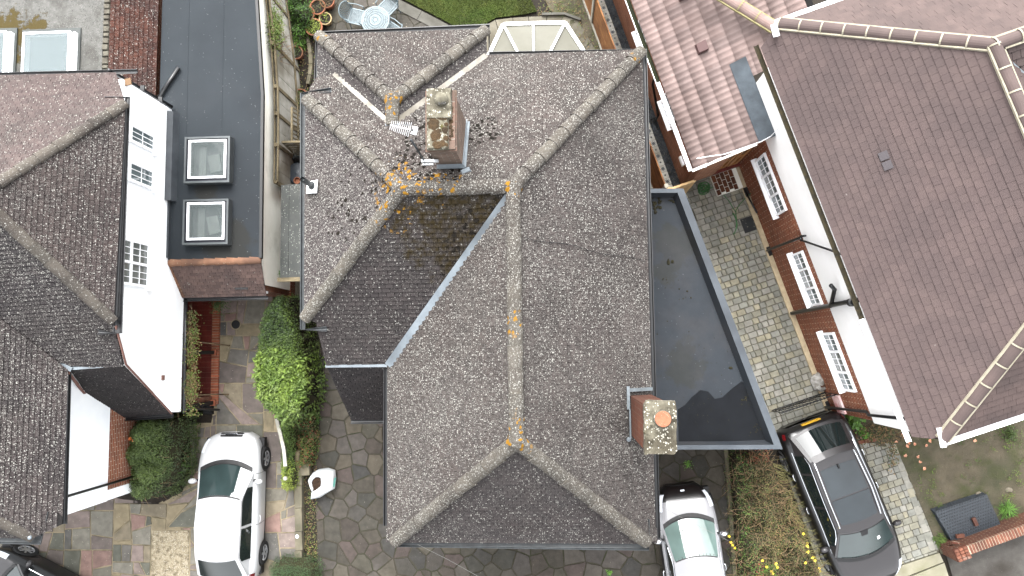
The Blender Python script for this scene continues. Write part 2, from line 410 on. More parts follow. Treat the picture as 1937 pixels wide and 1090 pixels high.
def ridge_run(parent, p, q, r=.138, seg=.45, mats=None, name='ridge_tile', lift=.03, mortar=None, flare=.02):
    mats = mats or M_RIDGE
    p = Vector(p); q = Vector(q); L = (q - p).length; n = max(1, round(L / seg)); d = (q - p) / L
    x = d.cross(Vector((0, 0, 1))).normalized(); up = x.cross(d).normalized()
    K = 9
    for i in range(n):
        a = p + d * (L * i / n + .004) + up * lift; b_ = p + d * (L * (i + 1) / n + .01) + up * lift
        b = MB(); vs = []
        j1 = ru(-.006, .006); j2 = ru(-.006, .006)
        for (c, rr, jj) in ((a, r + flare, j1), (a + d * .06, r + flare * .6, j1), (b_, r - .004, j2)):
            for k in range(K):
                an = math.pi * k / (K - 1); vs.append(c + x * (rr * math.cos(an) + jj) + up * (rr * .8 * math.sin(an) - .04))
        fs = [(r_ * K + k, r_ * K + k + 1, (r_ + 1) * K + k + 1, (r_ + 1) * K + k) for r_ in range(2) for k in range(K - 1)]
        fs += [tuple(range(K))[::-1], tuple(2 * K + k for k in range(K))]
        b.faces(vs, [f[::-1] for f in fs])
        b.build(name, mats, parent, smooth=False)
        if mortar:
            m = MB(); vs = []
            for c, rr in ((a - d * .012, r + flare + .006), (a + d * .02, r + flare + .006)):
                for k in range(K):
                    an = math.pi * k / (K - 1); vs.append(c + x * (rr * math.cos(an) + j1) + up * (rr * .82 * math.sin(an) - .035))
            m.faces(vs, [(k + 1, k, K + k, K + k + 1) for k in range(K - 1)])
            m.build('mortar_joint', mortar, parent)
    if mortar:
        for sg in (-1, 1):
            m = MB(); m.beam(p + x * sg * (r + .012) + up * (lift - .05), q + x * sg * (r + .012) + up * (lift - .05), .035, .05)
            m.build('mortar_bed', mortar, parent)
def gutter(parent, pts, r=.055, mats=None, name='gutter', closed=False):
    """half-round channel along a path, open side up"""
    mats = mats or M_GUT; pts = [Vector(p) for p in pts]; K = 7; b = MB(); rings = []
    for i, p in enumerate(pts):
        d = (pts[min(i + 1, len(pts) - 1)] - pts[max(i - 1, 0)]).normalized(); x = d.cross(Vector((0, 0, 1))).normalized()
        k = 1.
        if 0 < i < len(pts) - 1:
            e = (pts[i + 1] - p).normalized(); k = 1 / max(.5, d.dot(e))
        out = [p + x * k * r * math.cos(math.pi + math.pi * j / (K - 1)) + Vector((0, 0, r * math.sin(math.pi + math.pi * j / (K - 1)))) for j in range(K)]
        inn = [p + x * k * (r - .012) * math.cos(-math.pi * j / (K - 1)) + Vector((0, 0, .0 + (r - .012) * math.sin(-math.pi * j / (K - 1)))) for j in range(K)]
        rings.append(out + inn)
    N_ = 2 * K; vs = [v for rg in rings for v in rg]; fs = []
    for i in range(len(pts) - 1):
        for k in range(N_): fs.append((i * N_ + k, i * N_ + (k + 1) % N_, (i + 1) * N_ + (k + 1) % N_, (i + 1) * N_ + k))
    fs += [tuple(range(N_))[::-1], tuple((len(pts) - 1) * N_ + k for k in range(N_))]
    b.faces(vs, fs); return b.build(name, mats, parent)
def strip(parent, pts, w, z=.02, mats=None, name='valley_flashing', th=.012):
    """folded strip of lead or mortar along a path"""
    b = MB(); pts = [Vector(p) for p in pts]
    for a, c in zip(pts, pts[1:]):
        b.beam(a + Vector((0, 0, z)), c + Vector((0, 0, z)), w, th)
    return b.build(name, mats or M_LEAD, parent)
def wall(parent, pts, z0, z1, th=.25, mats=None, name='wall', t=0.):
    """closed run of wall panels through 2D points; z1 may be a list of heights per point"""
    b = MB()
    for i in range(len(pts) - 1):
        p = Vector(pts[i][:2]); q = Vector(pts[i + 1][:2]); d = (q - p).normalized(); n = Vector((-d.y, d.x)) * th
        za, zb = (z1[i], z1[i + 1]) if isinstance(z1, (list, tuple)) else (z1, z1)
        b.hexa([(p.x, p.y, z0), (q.x, q.y, z0), (q.x + n.x, q.y + n.y, z0), (p.x + n.x, p.y + n.y, z0)],
               [(p.x, p.y, za), (q.x, q.y, zb), (q.x + n.x, q.y + n.y, zb), (p.x + n.x, p.y + n.y, za)])
    return b.build(name, mats, parent)
def pipe(parent, path, r=.034, mats=None, name='downpipe', n=8):
    b = MB(); b.tube(path, r, n); return b.build(name, mats or M_GUT, parent, smooth=True)
# ============================================================= ground sheet
M_SOIL = mat('dark_soil', [srgb(58, 48, 40), srgb(84, 72, 58), srgb(66, 60, 46)], .95, 7., .8, 40., layers=[(l_spots(30., .4, .25, 3.), srgb(120, 104, 84), .4)])
M_GROUND = mat('ground', [srgb(70, 62, 52), srgb(88, 80, 68)], .95, 3., .4, 30.)
g = MB(); g.face([(-150, -150, -.06), (150, -150, -.06), (150, 150, -.06), (-150, 150, -.06)])
tag(g.build('ground', M_GROUND), kind='structure')

# ============================================================= CENTRAL HOUSE
house = thing('house', 'detached house in the middle with lichen-spotted brown tiled hips and two chimneys', 'house', (-1, 1, 0))
roof = MB().build('roof', M_UNDER, house)
T = Tiles(roof)
RW, RE, RS = Vector((-2.86, 3.06, 7.3)), Vector((-.74, 3.06, 7.3)), Vector((-.73, -1.68, 7.3))
SE, SEe, NE = Vector((1.83, -4.0, 5.25)), Vector((2.01, -4.0, 5.1)), Vector((2.0, 6.5, 5.1))
SW, SWe, V = Vector((-3.44, -4.0, 5.24)), Vector((-3.6, -4.0, 5.12)), Vector((-3.6, -.31, 5.12))
WS, WN = Vector((-5.22, .69, 5.78)), Vector((-5.24, 5.4, 5.80))
VJ, VE, VW = Vector((-3.26, 4.62, 6.3)), Vector((-1.42, 6.5, 5.1)), Vector((-4.76, 6.09, 5.36))
EA = Vector((-3.26, 5.14, 6.3)); EN1, EN2 = Vector((-5.22, 7.12, 5.1)), Vector((-1.42, 7.1, 5.1))
T.plane([RE, RS, SE, SEe, NE], (NE, SEe), [M_T_E])
T.plane([RS, SW, SE], (SW, SE), [M_T_SF])
T.plane([RE, V, SWe, SW, RS], (V, SWe), [M_T_W])
T.plane([RW, WN, WS], (WN, WS), [M_T_WH])
T.plane([RW, WS, (-5.0, .62, 5.73), (-4.95, -.31, 5.13), V, RE], ((-5, -.31, 5.13), V), [M_T_S])
T.plane([RW, RE, NE, VE, VJ, VW, (-5.15, 5.98, 5.43), (-5.22, 5.7, 5.6), WN], (VE, NE), [M_T_N])
T.plane([EA, EN2, EN1], (EN1, EN2), [M_T_N])
T.plane([EA, VJ, VE, EN2], (EN2, VE), [M_T_SF])
T.plane([EA, EN1, (-5.22, 6.02, 5.1), VW, VJ], (EN1, (-5.22, 6.02, 5.1)), [M_T_SF])
T.plane([(-4.95, -.33, 5.11), (-5.0, -1.66, 3.0), (-3.45, -1.66, 3.0), (-3.45, -.33, 5.11)], ((-4.9, -1.66, 3.0), (-3.5, -1.66, 3.0)), [M_T_D], lift=.018)
T.finish('roof_tile')
for p, q in ((RE + Vector((0, .05, 0)), RS), (RW, RE), (RS, SW), (RS, SE), (RW, WS), (RW, WN), (RE, NE), (EA, EN1), (EA, EN2), (EA, VJ)):
    ridge_run(roof, p, q)
for p in (RW, RE, RS, EA):      # mortared knots where the hips meet
    b = MB(); b.lathe(p + Vector((0, 0, -.02)), [(.19, -.06), (.17, .05), (.1, .105), (0, .12)], 10); b.build('ridge_knot', M_RIDGE, roof, smooth=True)
strip(roof, [RE + Vector((-.06, -.18, -.1)), V + Vector((.02, -.02, 0))], .2, .07, M_LEAD)
strip(roof, [VJ + Vector((.0, -.02, 0)), VE], .12, .05, M_VALLEYW, 'valley_mortar')
strip(roof, [VJ + Vector((.0, -.02, 0)), VW], .10, .05, M_VALLEYW, 'valley_mortar')
b = MB(); b.box(VJ + Vector((0, -.06, .02)), (.28, .16, .02), .0); b.build('valley_flashing', M_LEAD, roof)
strip(roof, [(-4.97, -.32, 5.12), (-3.62, -.32, 5.12)], .06, .03, M_LEAD, 'lead_strip')
# gutters
gutter(house, [(-5.28, 5.98, 5.03), (-5.28, 7.18, 5.03), (-1.36, 7.16, 5.03), (-1.36, 6.57, 5.03), (2.07, 6.55, 5.03), (2.08, -3.98, 5.03)])
gutter(house, [(-3.66, -.36, 5.06), (-3.66, -3.72, 5.06)])
gutter(house, [(-3.36, -3.5, 5.24), (-3.44, -4.07, 5.18), (1.86, -4.07, 5.18), (1.83, -3.52, 5.3)], .055, M_GUTG)
gutter(house, [(-4.78, .47, 5.72), (-5.29, .47, 5.71), (-5.3, 5.56, 5.71), (-4.72, 5.6, 5.76)], .055, M_GUTG)
gutter(house, [(-5.02, -1.72, 2.95), (-3.5, -1.72, 2.95)])
for x, y in ((-3.58, -3.9), (2.0, -3.9)):
    b = MB(); b.box((x, y, 5.08), (.12, .3, .03), 0, .3); b.build('eaves_tile', M_T_SF, roof)
# walls below the eaves
M_HB = brick_mat('house_brick_ns', (0, 1), BR1, BR2, MOR); M_HBE = brick_mat('house_brick_ew', (1, 0), BR1, BR2, MOR)
body = wall(house, [(1.8, -3.8), (1.8, 6.3)], -.05, 4.98, .25, M_HB)
wall(house, [(1.8, 6.3), (-1.6, 6.3), ], -.05, 4.98, .25, M_HBE); wall(house, [(-1.6, 6.3), (-1.6, 6.9)], -.05, 4.95, .25, M_HB)
wall(house, [(-1.6, 6.9), (-5.0, 6.9)], -.05, 4.95, .25, M_HBE); wall(house, [(-5.0, 6.9), (-5.0, -.35)], -.05, [4.95, 5.0], .25, M_HB)
wall(house, [(-5.0, 5.45), (-5.0, .7)], 4.9, 5.66, .25, M_HB, 'eaves_wall')
wall(house, [(-4.9, -.3), (-4.9, -1.5)], -.05, [4.95, 3.0], .2, M_HB); wall(house, [(-4.9, -1.5), (-3.4, -1.5)], -.05, 2.95, .2, M_HBE)
wall(house, [(-3.4, -.3), (-3.4, -3.8)], -.05, 4.98, .25, M_HB); wall(house, [(-3.4, -3.8), (1.8, -3.8)], -.05, 4.98, .25, M_HBE)
pipe(house, [(-5.12, 5.9, 5.0), (-5.1, 6.6, 4.6), (-5.06, 6.6, .1)]); pipe(house, [(2.0, 4.35, 4.95), (1.87, 4.35, 4.7), (1.87, 4.35, 2.7)])

# rear chimney
M_CBR = brick_mat('chimney_brick_ns', (0, 1), srgb(176, 140, 122), srgb(152, 128, 114), srgb(184, 174, 160), dirt=srgb(140, 128, 112))
M_CBE = brick_mat('chimney_brick_ew', (1, 0), srgb(166, 136, 118), srgb(146, 122, 108), srgb(176, 168, 156), dirt=srgb(132, 118, 102))
M_CONC = mat('lichened_concrete', [srgb(128, 122, 104), srgb(168, 162, 142), srgb(110, 102, 84)], .95, 9., .8, 30.,
             layers=[(l_patch(6., .56, .66, 5., .85), srgb(70, 62, 42), .5), (l_spots(26., .5, .6, 2.), srgb(212, 208, 192)), (l_patch(3.2, .6, .72, 4., .8), srgb(120, 112, 50), .4)])
M_MOSSB = mat('brown_moss', [srgb(98, 74, 46), srgb(120, 94, 58), srgb(84, 66, 42)], .98, 14., 1.5, 40.)
M_POT = mat('terracotta', [srgb(190, 118, 84), srgb(206, 138, 104)], .85, 12., .2, 60., layers=[(l_spots(60., .4, .3, 3.), srgb(222, 172, 146))])
def chimney(x0, x1, y0, y1, zb, zt, corb, brick):
    ch = MB().build('chimney', M_CONC, house)
    b = MB(); b.hexa([(x0, y0, zb), (x1, y0, zb), (x1, y1, zb), (x0, y1, zb)], [(x0, y0, zt), (x1, y0, zt), (x1, y1, zt), (x0, y1, zt)], m=0)
    b.m = [0, 0, 1, 0, 1, 0]
    b.build('stack', [M_CBR, M_CBE] if brick == 0 else [M_HB2, M_HBE2], ch)
    for dx, z0, z1 in corb:
        b = MB(); b.hexa([(x0 - dx, y0 - dx, z0), (x1 + dx, y0 - dx, z0), (x1 + dx, y1 + dx, z0), (x0 - dx, y1 + dx, z0)],
                         [(x0 - dx, y0 - dx, z1), (x1 + dx, y0 - dx, z1), (x1 + dx, y1 + dx, z1), (x0 - dx, y1 + dx, z1)]); b.m = [0, 0, 1, 0, 1, 0]
        b.build('brick_course', [M_CBR, M_CBE] if brick == 0 else [M_HB2, M_HBE2], ch)
    return ch
M_HB2 = brick_mat('red_stack_brick_ns', (0, 1), srgb(172, 92, 60), srgb(136, 66, 44), srgb(160, 138, 118), 1.)
M_HBE2 = brick_mat('red_stack_brick_ew', (1, 0), srgb(140, 76, 54), srgb(112, 58, 42), srgb(140, 120, 100), 1.)
ch = chimney(-2.2, -1.72, 3.55, 4.58, 6.0, 8.0, [(.01, 8.0, 8.07), (.025, 8.07, 8.14), (.04, 8.14, 8.21), (.015, 8.21, 8.27)], 0)
b = MB(); b.box((-1.98, 4.34, 8.32), (.46, .56, .1), 0, 0, 0, .015); b.build('capping_slab', M_CONC, ch, bevel=.01)
b = MB(); b.box((-2.01, 3.82, 8.31), (.4, .62, .08), 0, 0, 0, .03); b.build('flaunching', M_CONC, ch, bevel=.01)
b = MB()
for i in range(170):
    x, y = ru(-2.15, -1.84), ru(3.56, 4.1); r = ru(.02, .06)
    if mnoise.noise(Vector((x * 5, y * 4, 3))) + (x + 2.05) * 1.2 + (3.95 - y) * .5 > -.02: b.lathe((x, y, 8.343), [(r, 0), (r * .8, r * .2), (0, r * .3)], 7)
for i in range(40):
    x, y = -1.77 + ru(-.03, .02), ru(3.7, 4.3); r = ru(.012, .03); b.lathe((x, y, 8.27), [(r, 0), (r * .8, r * .35), (0, r * .5)], 6)
tag(b.build('moss', M_MOSSB, ch), kind='stuff')
b = MB(); b.lathe((-1.93, 4.4, 8.36), [(.13, 0), (.12, .06), (.07, .11), (0, .13)], 12); b.build('cowl', M_CONC, ch, smooth=True)
b = MB()
for i in range(4): b.box((-1.93 + i * .035 - .03, 4.31, 8.43), (.012, .05, .05), .3)
b.build('cowl_slot', M_BLACKM, ch)
b = MB()      # lead apron and side flashing
b.hexa([(-2.22, 3.48, 7.06), (-1.66, 3.48, 7.06), (-1.68, 3.56, 7.0), (-2.22, 3.56, 7.0)], [(-2.22, 3.48, 7.09), (-1.66, 3.48, 7.09), (-1.7, 3.55, 7.15), (-2.21, 3.55, 7.15)])
b.build('lead_apron', M_LEAD, ch)
b = MB(); b.beam((-1.71, 3.5, 7.1), (-1.71, 4.62, 6.38), .015, .12); b.beam((-1.68, 3.5, 7.06), (-1.68, 4.62, 6.36), .05, .02); b.build('side_flashing', M_LEAD, ch)
b = MB(); b.box((-1.66, 3.42, 7.11), (.2, .12, .05), .4, 0, 0, .02); b.build('lead_lump', M_LEAD, ch, bevel=.01)
# front-side chimney
ch = chimney(1.53, 2.0, -1.78, -.98, 2.8, 8.0, [], 1)
b = MB(); n_ = 26
ring = []
for i in range(n_):
    a = i / n_ * 4; s = int(a); f = a - s; cs = [(1.49, -1.82), (2.05, -1.82), (2.05, -.9), (1.49, -.9)]
    p, q = cs[s], cs[(s + 1) % 4]; ring.append((p[0] + (q[0] - p[0]) * f + ru(-.012, .012), p[1] + (q[1] - p[1]) * f + ru(-.012, .012)))
b.prism(ring, 8.0, 8.1, bottom=True, inset=.012); b.build('capping_slab', M_CONC, ch)
b = MB(); b.lathe((1.795, -1.2, 8.1), [(.15, 0), (.13, .06)], 20); b.build('mortar_collar', M_CONC, ch, smooth=True)
b = MB(); b.lathe((1.795, -1.2, 8.12), [(.118, 0), (.122, .12), (.135, .13), (.135, .17), (.128, .178), (0, .18)], 28); b.build('chimney_pot', M_POT, ch)
b = MB(); b.beam((1.50, -.86, 5.62), (2.02, -.86, 5.2), .07, .04); b.beam((1.48, -.78, 5.62), (1.48, -1.25, 5.62), .06, .05); b.beam((1.505, -1.25, 5.6), (1.505, -1.84, 5.58), .03, .1)
b.build('lead_apron', M_LEADO := mat('old_lead', [srgb(150, 160, 166), srgb(128, 136, 140)], .7, 6.), ch)
b = MB(); b.lathe((1.47, -1.86, 5.58), [(.05, 0), (.045, .04), (0, .06)], 8); b.build('lead_lump', M_LEAD, ch)

# flue on the west hip
fl = MB(); p = W(590, 351, 6.05); fl.tube([p + Vector((0, 0, -.15)), p + Vector((-.01, 0, .55))], .055, 14, cap=False); fl.tube([p + Vector((0, 0, -.15)), p + Vector((-.01, 0, .5))], .045, 12)
fl.build('flue_pipe', M_GUTG, house, smooth=True)
b = MB(); b.hexa(*[[(p.x + x, p.y + y, 6.0 + x * .64 + z) for x, y in ((-.16, -.14), (.12, -.17), (.14, .1), (-.14, .1))] for z in (.0, .035)]); b.build('flue_flashing', M_UPVC, house)
b = MB(); b.lathe(p + Vector((0, 0, -.02)), [(.1, -.04), (.075, .06), (.06, .12)], 14); b.build('flue_collar', M_GUTG, house, smooth=True)

# cable lying over the front roof
def surf_e(x, y): return 7.3 - .8 * (x + .73) + .05
cab = MB(); cab.tube([(x, 2.05 - .11 * x + .03 * math.sin(5 * x), surf_e(x, 0)) for x in [(-.55 + 2.5 * i / 16) for i in range(17)]], .006, 5)
tag(cab.build('cable', M_BLACKM), 'thin black cable lying across the middle house roof east of the ridge', 'cable')

# TV aerial
M_ALU = mat('aluminium', [srgb(196, 200, 204), srgb(222, 226, 228)], .4, 8., metal=.3, spec=.6)
a = thing('tv_aerial', 'silver TV aerial on a mast strapped to the mossy rear chimney', 'aerial', (-2.38, 3.55, 7.5))
b = MB(); b.tube([(-2.38, 3.52, 7.45), (-2.38, 3.56, 8.82)], .02, 8); b.build('mast', M_GUTG, a, smooth=True)
b = MB(); b.beam((-2.42, 3.5, 7.62), (-2.1, 3.49, 7.62), .05, .07); b.beam((-2.4, 3.44, 7.6), (-2.2, 3.44, 7.6), .03, .05); b.build('bracket', M_ALU, a)
d = (W(737, 237, 8.72) - W(780, 247, 8.72)); base = W(782, 247, 8.72); dn = d.normalized(); sd = Vector((-dn.y, dn.x, 0))
b = MB(); b.beam(base - dn * .05, base + d * 1.02, .022, .022); b.build('boom', M_ALU, a)
for i in range(11):
    c = base + d * (.16 + .083 * i); b = MB(); L = .13 - .005 * i; b.tube([c - sd * L, c + sd * L + Vector((0, 0, .002))], .0055, 5); b.build('element', M_ALU, a)
b = MB(); b.box(base + dn * -.02 + Vector((0, 0, .0)), (.1, .14, .03), math.atan2(dn.y, dn.x)); b.build('reflector', M_ALU, a)
b = MB(); b.lathe(base + dn * .02 + Vector((0, 0, .02)), [(.022, 0), (.022, .02), (0, .02)], 10); b.build('cable_box', M_BLACKM, a)

# ============================================================= SIDE EXTENSION (flat roof, east side)
ext = thing('flat_roof_garage', 'wedge-shaped grey flat-roofed garage with raised kerb beside the middle house', 'garage', (2.5, 1, 0))
GAIN = .34
M_FLAT = mat('grey_roofing_felt', [srgb(88, 98, 108), srgb(98, 107, 118), srgb(80, 88, 98)], .75, 1.1, .12, 40., spec=.2, layers=[
    (l_near([(3.0, 2.5, 2.6, .55), (2.75, 1.9, 2.6, .4), (3.1, -.4, 2.6, .5)], .9, 2., .5), srgb(88, 88, 72)), (l_patch(1.1, .45, .7, 4., .6), srgb(112, 112, 114)), (l_patch(2.3, .5, .72, 5., .45), srgb(76, 82, 92)),
    (l_spots(26., .3, .06, 2.), srgb(150, 156, 160))])
M_COPE = mat('grey_coping', [srgb(122, 133, 145), srgb(140, 150, 160), srgb(112, 122, 133)], .6, 4., .1, 30.)
M_WETF = mat('wet_felt', [srgb(62, 65, 70), srgb(70, 74, 80)], .9, 3., .05, 20., spec=.05, layers=[(l_spots(18., .35, .22, 2.), srgb(78, 78, 66))])
GAIN = .55
A, B_, C_, D = Vector((2.02, 3.92)), Vector((3.22, 3.9)), Vector((5.36, -2.44)), Vector((2.02, -2.44))
e = (C_ - B_).normalized(); nin = Vector((e.y, -e.x)); nin = -nin if nin.x > 0 else nin
b = MB(); w = .16
inner = [(A.x, A.y - w), ((B_ + nin * w * 1.35).x - .02, B_.y - w), ((C_ + nin * w * 1.4).x - .1, C_.y + w), (D.x, D.y + w)]
b.prism([(p[0], p[1]) for p in inner], 2.35, 2.55); b.build('roof_deck', M_FLAT, ext)
def ringface(o, i, z0, z1, bb):
    for k in range(4):
        if k == 3: continue
        o1, o2, i1, i2 = o[k], o[(k + 1) % 4], i[k], i[(k + 1) % 4]
        bb.hexa([(o1[0], o1[1], z0), (o2[0], o2[1], z0), (i2[0], i2[1], z0), (i1[0], i1[1], z0)], [(o1[0], o1[1], z1), (o2[0], o2[1], z1), (i2[0], i2[1], z1), (i1[0], i1[1], z1)])
outer = [tuple(A), tuple(B_), tuple(C_), tuple(D)]
mid = [(outer[i][0] * .35 + inner[i][0] * .65, outer[i][1] * .35 + inner[i][1] * .65) for i in range(4)]
b = MB(); ringface(outer, mid, 2.55, 2.82, b); b.build('coping', M_COPE, ext)
b = MB()
for k in range(3):
    o1, o2, i1, i2 = mid[k], mid[k + 1], inner[k], inner[k + 1]
    b.face([(o1[0], o1[1], 2.80), (i1[0], i1[1], 2.56), (i2[0], i2[1], 2.56), (o2[0], o2[1], 2.80)])
b.build('kerb_upstand', M_FLAT, ext)
M_EB = brick_mat('garage_brick_side', (e.x, e.y), BR1, BR2, MOR)
wall(ext, [B_ + nin * .0, C_ + nin * .0], -.05, 2.53, -.2, M_EB); wall(ext, [(C_.x - .05, C_.y + .03), (2.05, D.y + .03)], -.05, 2.5, -.2, M_HBE); wall(ext, [(2.05, A.y - .04), (B_.x - .03, B_.y - .04)], -.05, 2.5, -.2, M_HBE)
pd = [W2(x, y, 2.555) for x, y in ((1282, 775), (1296, 766), (1308, 752), (1325, 738), (1340, 741), (1352, 755), (1366, 752), (1385, 735), (1402, 722), (1415, 726), (1428, 755), (1440, 790), (1452, 825), (1448, 832), (1400, 834), (1330, 836), (1284, 838))]
b = MB(); b.prism([tuple(p) for p in pd], 2.545, 2.554); b.build('wet_patch', M_WETF, ext)
M_LITTER = mat('moss_crumbs', [srgb(44, 40, 26), srgb(76, 72, 36)], .98, 20.)
b = MB()
def crumb(bb, p, r, t=0.): bb.lathe(p, [(r, 0), (r * .9, r * .3), (r * .4, r * .6), (0, r * .65)], 6, t=t, sx=ru(.7, 1.3), sy=ru(.7, 1.3))
for px, py, n, sp, r in ((1268, 494, 5, 5, .035), (1258, 530, 7, 12, .02), (1300, 552, 4, 9, .02), (1382, 695, 2, 1, .04), (1417, 750, 24, 14, .025), (1240, 382, 26, 9, .04), (1271, 380, 9, 5, .025), (1330, 790, 40, 45, .012), (1300, 620, 16, 70, .012), (1340, 700, 14, 60, .012), (1233, 458, 5, 4, .02), (1430, 810, 12, 8, .018)):
    for _ in range(n):
        p = W(px + random.gauss(0, sp * .6), py + random.gauss(0, sp), 2.552)
        if 2.1 < p.x and p.y > -2.2: crumb(b, p, r * ru(.5, 1.2))
tag(b.build('moss_crumbs', M_LITTER, ext), kind='stuff')

# ============================================================= CONSERVATORY and garden behind
con = thing('conservatory', 'small white-framed conservatory roof with beige panels behind the middle house', 'conservatory', (-.4, 7.4, 0))
GAIN = .5
M_POLY = mat('beige_polycarbonate', [srgb(146, 144, 128), srgb(158, 156, 142)], .6, 1.5, spec=.2)
GAIN = .55
ap = Vector((-.42, 6.55, 3.1)); z2 = 2.55
O = [W(922, 112, z2), W(928, 98, z2), W(952, 47, z2), W(1009, 45, z2), W(1069, 44, z2), W(1103, 96, z2), W(1112, 112, z2)]
for i in range(len(O) - 1):
    b = MB(); q = [O[i], O[i + 1], ap]; b.faces([*q, *[v - Vector((0, 0, .03)) for v in q]], [(0, 1, 2), (5, 4, 3), (0, 3, 4, 1), (1, 4, 5, 2), (2, 5, 3, 0)]); b.build('roof_panel', M_POLY, con)
    b = MB(); b.beam(O[i] + Vector((0, 0, .01)), O[i + 1] + Vector((0, 0, .01)), .09, .07); b.build('eaves_beam', M_UPVC, con)
for p in (O[1], O[2], O[3], O[4], O[5]):
    b = MB(); b.beam(p + Vector((0, 0, .035)), ap + Vector((0, 0, .035)), .055, .04); b.build('glazing_bar', M_UPVC, con)
for i in range(len(O) - 1):
    p, q = O[i].copy(), O[i + 1].copy(); c = Vector((-.4, 6.6, 0)); p = c + (p - c) * .94; q = c + (q - c) * .94
    b = MB(); b.beam((p.x, p.y, .3), (q.x, q.y, .3), .12, .7); b.build('base_wall', M_HBE, con)
    b = MB(); b.beam((p.x, p.y, 1.55), (q.x, q.y, 1.55), .03, 1.8); b.build('window_pane', M_GLASS, con)
    b = MB(); b.box((p.x, p.y, 1.5), (.07, .07, 1.95)); b.build('frame_post', M_UPVC, con)
# ============================================================= windows and doors in walls
def window(parent, p0, p1, z0, z1, nrm, lights=(1,), rows=2, cols=2, top=0., net=False, out=.04, sill=True, name='window'):
    """p0,p1: 2D ends on the wall face; nrm: outward 2D normal; lights: relative widths"""
    p0 = Vector(p0[:2]); p1 = Vector(p1[:2]); d = (p1 - p0).normalized(); L = (p1 - p0).length; n = Vector(nrm[:2]).normalized()
    def P3(u, z, o): q = p0 + d * u + n * o; return Vector((q.x, q.y, z))
    up = (n.x, n.y, 0)
    def bar(bb, u0, z0_, u1, z1_, w, th, o=out): bb.beam(P3(u0, z0_, o), P3(u1, z1_, o), w, th, up=up)
    b = MB(); fw = .055
    bar(b, 0, z0 + fw / 2, L, z0 + fw / 2, fw, .06); bar(b, 0, z1 - fw / 2, L, z1 - fw / 2, fw, .06)
    bar(b, fw / 2, z0 + fw, fw / 2, z1 - fw, fw, .06); bar(b, L - fw / 2, z0 + fw, L - fw / 2, z1 - fw, fw, .06)
    tot = sum(lights); x = 0; edges = [0]
    for l in lights: x += l / tot * L; edges.append(x)
    for e_ in edges[1:-1]: bar(b, e_, z0 + fw, e_, z1 - fw, fw, .064)
    zt = z1 - top if top else z1
    if top: bar(b, fw, zt, L - fw, zt, fw, .062)
    win = b.build(name, M_UPVC, parent)
    for i in range(len(lights)):
        a, c = edges[i] + fw * .7, edges[i + 1] - fw * .7
        for (za, zb, rr) in (((z0 + fw, zt - fw * .5, rows), (zt + fw * .5, z1 - fw, 1)) if top else ((z0 + fw, z1 - fw, rows),)):
            if zb - za < .05: continue
            q = MB(); q.hexa([P3(a, za, out - .03), P3(c, za, out - .03), P3(c, za, out - .01), P3(a, za, out - .01)], [P3(a, zb, out - .03), P3(c, zb, out - .03), P3(c, zb, out - .01), P3(a, zb, out - .01)])
            q.build('pane', M_NET if net and i in (net if isinstance(net, tuple) else (i,)) else M_GLASS, win)
            for (s0, s1, t0, t1) in ((a - .005, a + .035, za, zb), (c - .035, c + .005, za, zb)):
                pass
            q = MB()
            for k in range(1, cols): u = a + (c - a) * k / cols; bar(q, u, za, u, zb, .014, .014, out + .002)
            for k in range(1, rr): zz = za + (zb - za) * k / rr; bar(q, a, zz, c, zz, .014, .016, out + .002)
            if q.f: q.build('glazing_bar', M_UPVC, win)
    if sill:
        q = MB(); a_, b_2 = p0 - d * .06, p1 + d * .06
        q.hexa([(*(a_ + n * .0), z0 - .06), (*(b_2), z0 - .06), (*(b_2 + n * .15), z0 - .06), (*(a_ + n * .15), z0 - .06)],
               [(*(a_), z0 + .01), (*(b_2), z0 + .01), (*(b_2 + n * .15), z0 - .02), (*(a_ + n * .15), z0 - .02)])
        q.build('sill', M_UPVC, win)
    return win

# ============================================================= LEFT HOUSE
GAIN = .5
lh = thing('house', 'white rendered house at the left edge with lichened hips and a steep tiled catslide', 'house', (-12, 1, 0))
lr = MB().build('roof', M_UNDER, lh); T = Tiles(lr)
M_L_E = roof_mat('left_tile_hip', srgb(98, 88, 86), srgb(112, 100, 97), srgb(94, 86, 85), .62, .12)  # darker than the rear slope: lesser light on the east hip in the colour
M_L_N = roof_mat('left_tile_rear', srgb(124, 108, 106), srgb(138, 122, 118), srgb(118, 106, 103), .34, .05)  # paler than the other slopes, brighter light from the rear mixed into the tile
M_L_S = roof_mat('left_tile_catslide', srgb(86, 82, 84), srgb(100, 94, 94), srgb(92, 86, 86), .6, .15)  # dark tone stands in for less sky light on the south face
M_L_F = roof_mat('left_tile_front', srgb(92, 84, 84), srgb(106, 97, 95), srgb(88, 82, 82), .62, .15)
M_LRIDGE = roof_mat('left_ridge_tile', srgb(122, 116, 108), srgb(136, 128, 118), srgb(110, 102, 96), .3, .1)
LA = Vector((-11.27, 3.12, 7.3)); LAW = Vector((-18, 3.12, 7.3))
LN, LS = W(237, 196, 5.67), W(215, 608, 5.67)
NEv = Vector((-9.95, 6.42, 5.04)); NWv = Vector((-18, 6.5, 5.0))
LV1, LVm = Vector((-10.85, -.34, 5.0)), Vector((-14.1, 3.1, 7.3)); VR = W(235, 690, 4.98)
FE = Vector((-10.84, -.36, 5.05)); FEs = W(118, 992, 5.1); FH = W(63, 1017, 5.32); FR = Vector((-14.1, -1.6, 7.3)); FW_ = Vector((-17, -3.85, 5.32))
T.plane([LA, LN, LS], (LN, LS), [M_L_E])
T.plane([LAW, NWv, NEv, LN, LA], (NWv, NEv), [M_L_N])
T.plane([LA, LS, VR, LV1, LVm], (LV1, VR), [M_L_S], lift=.03)
T.plane([LVm, LV1, FEs, FH, FR], (FEs, LV1), [M_L_F], lift=.03)
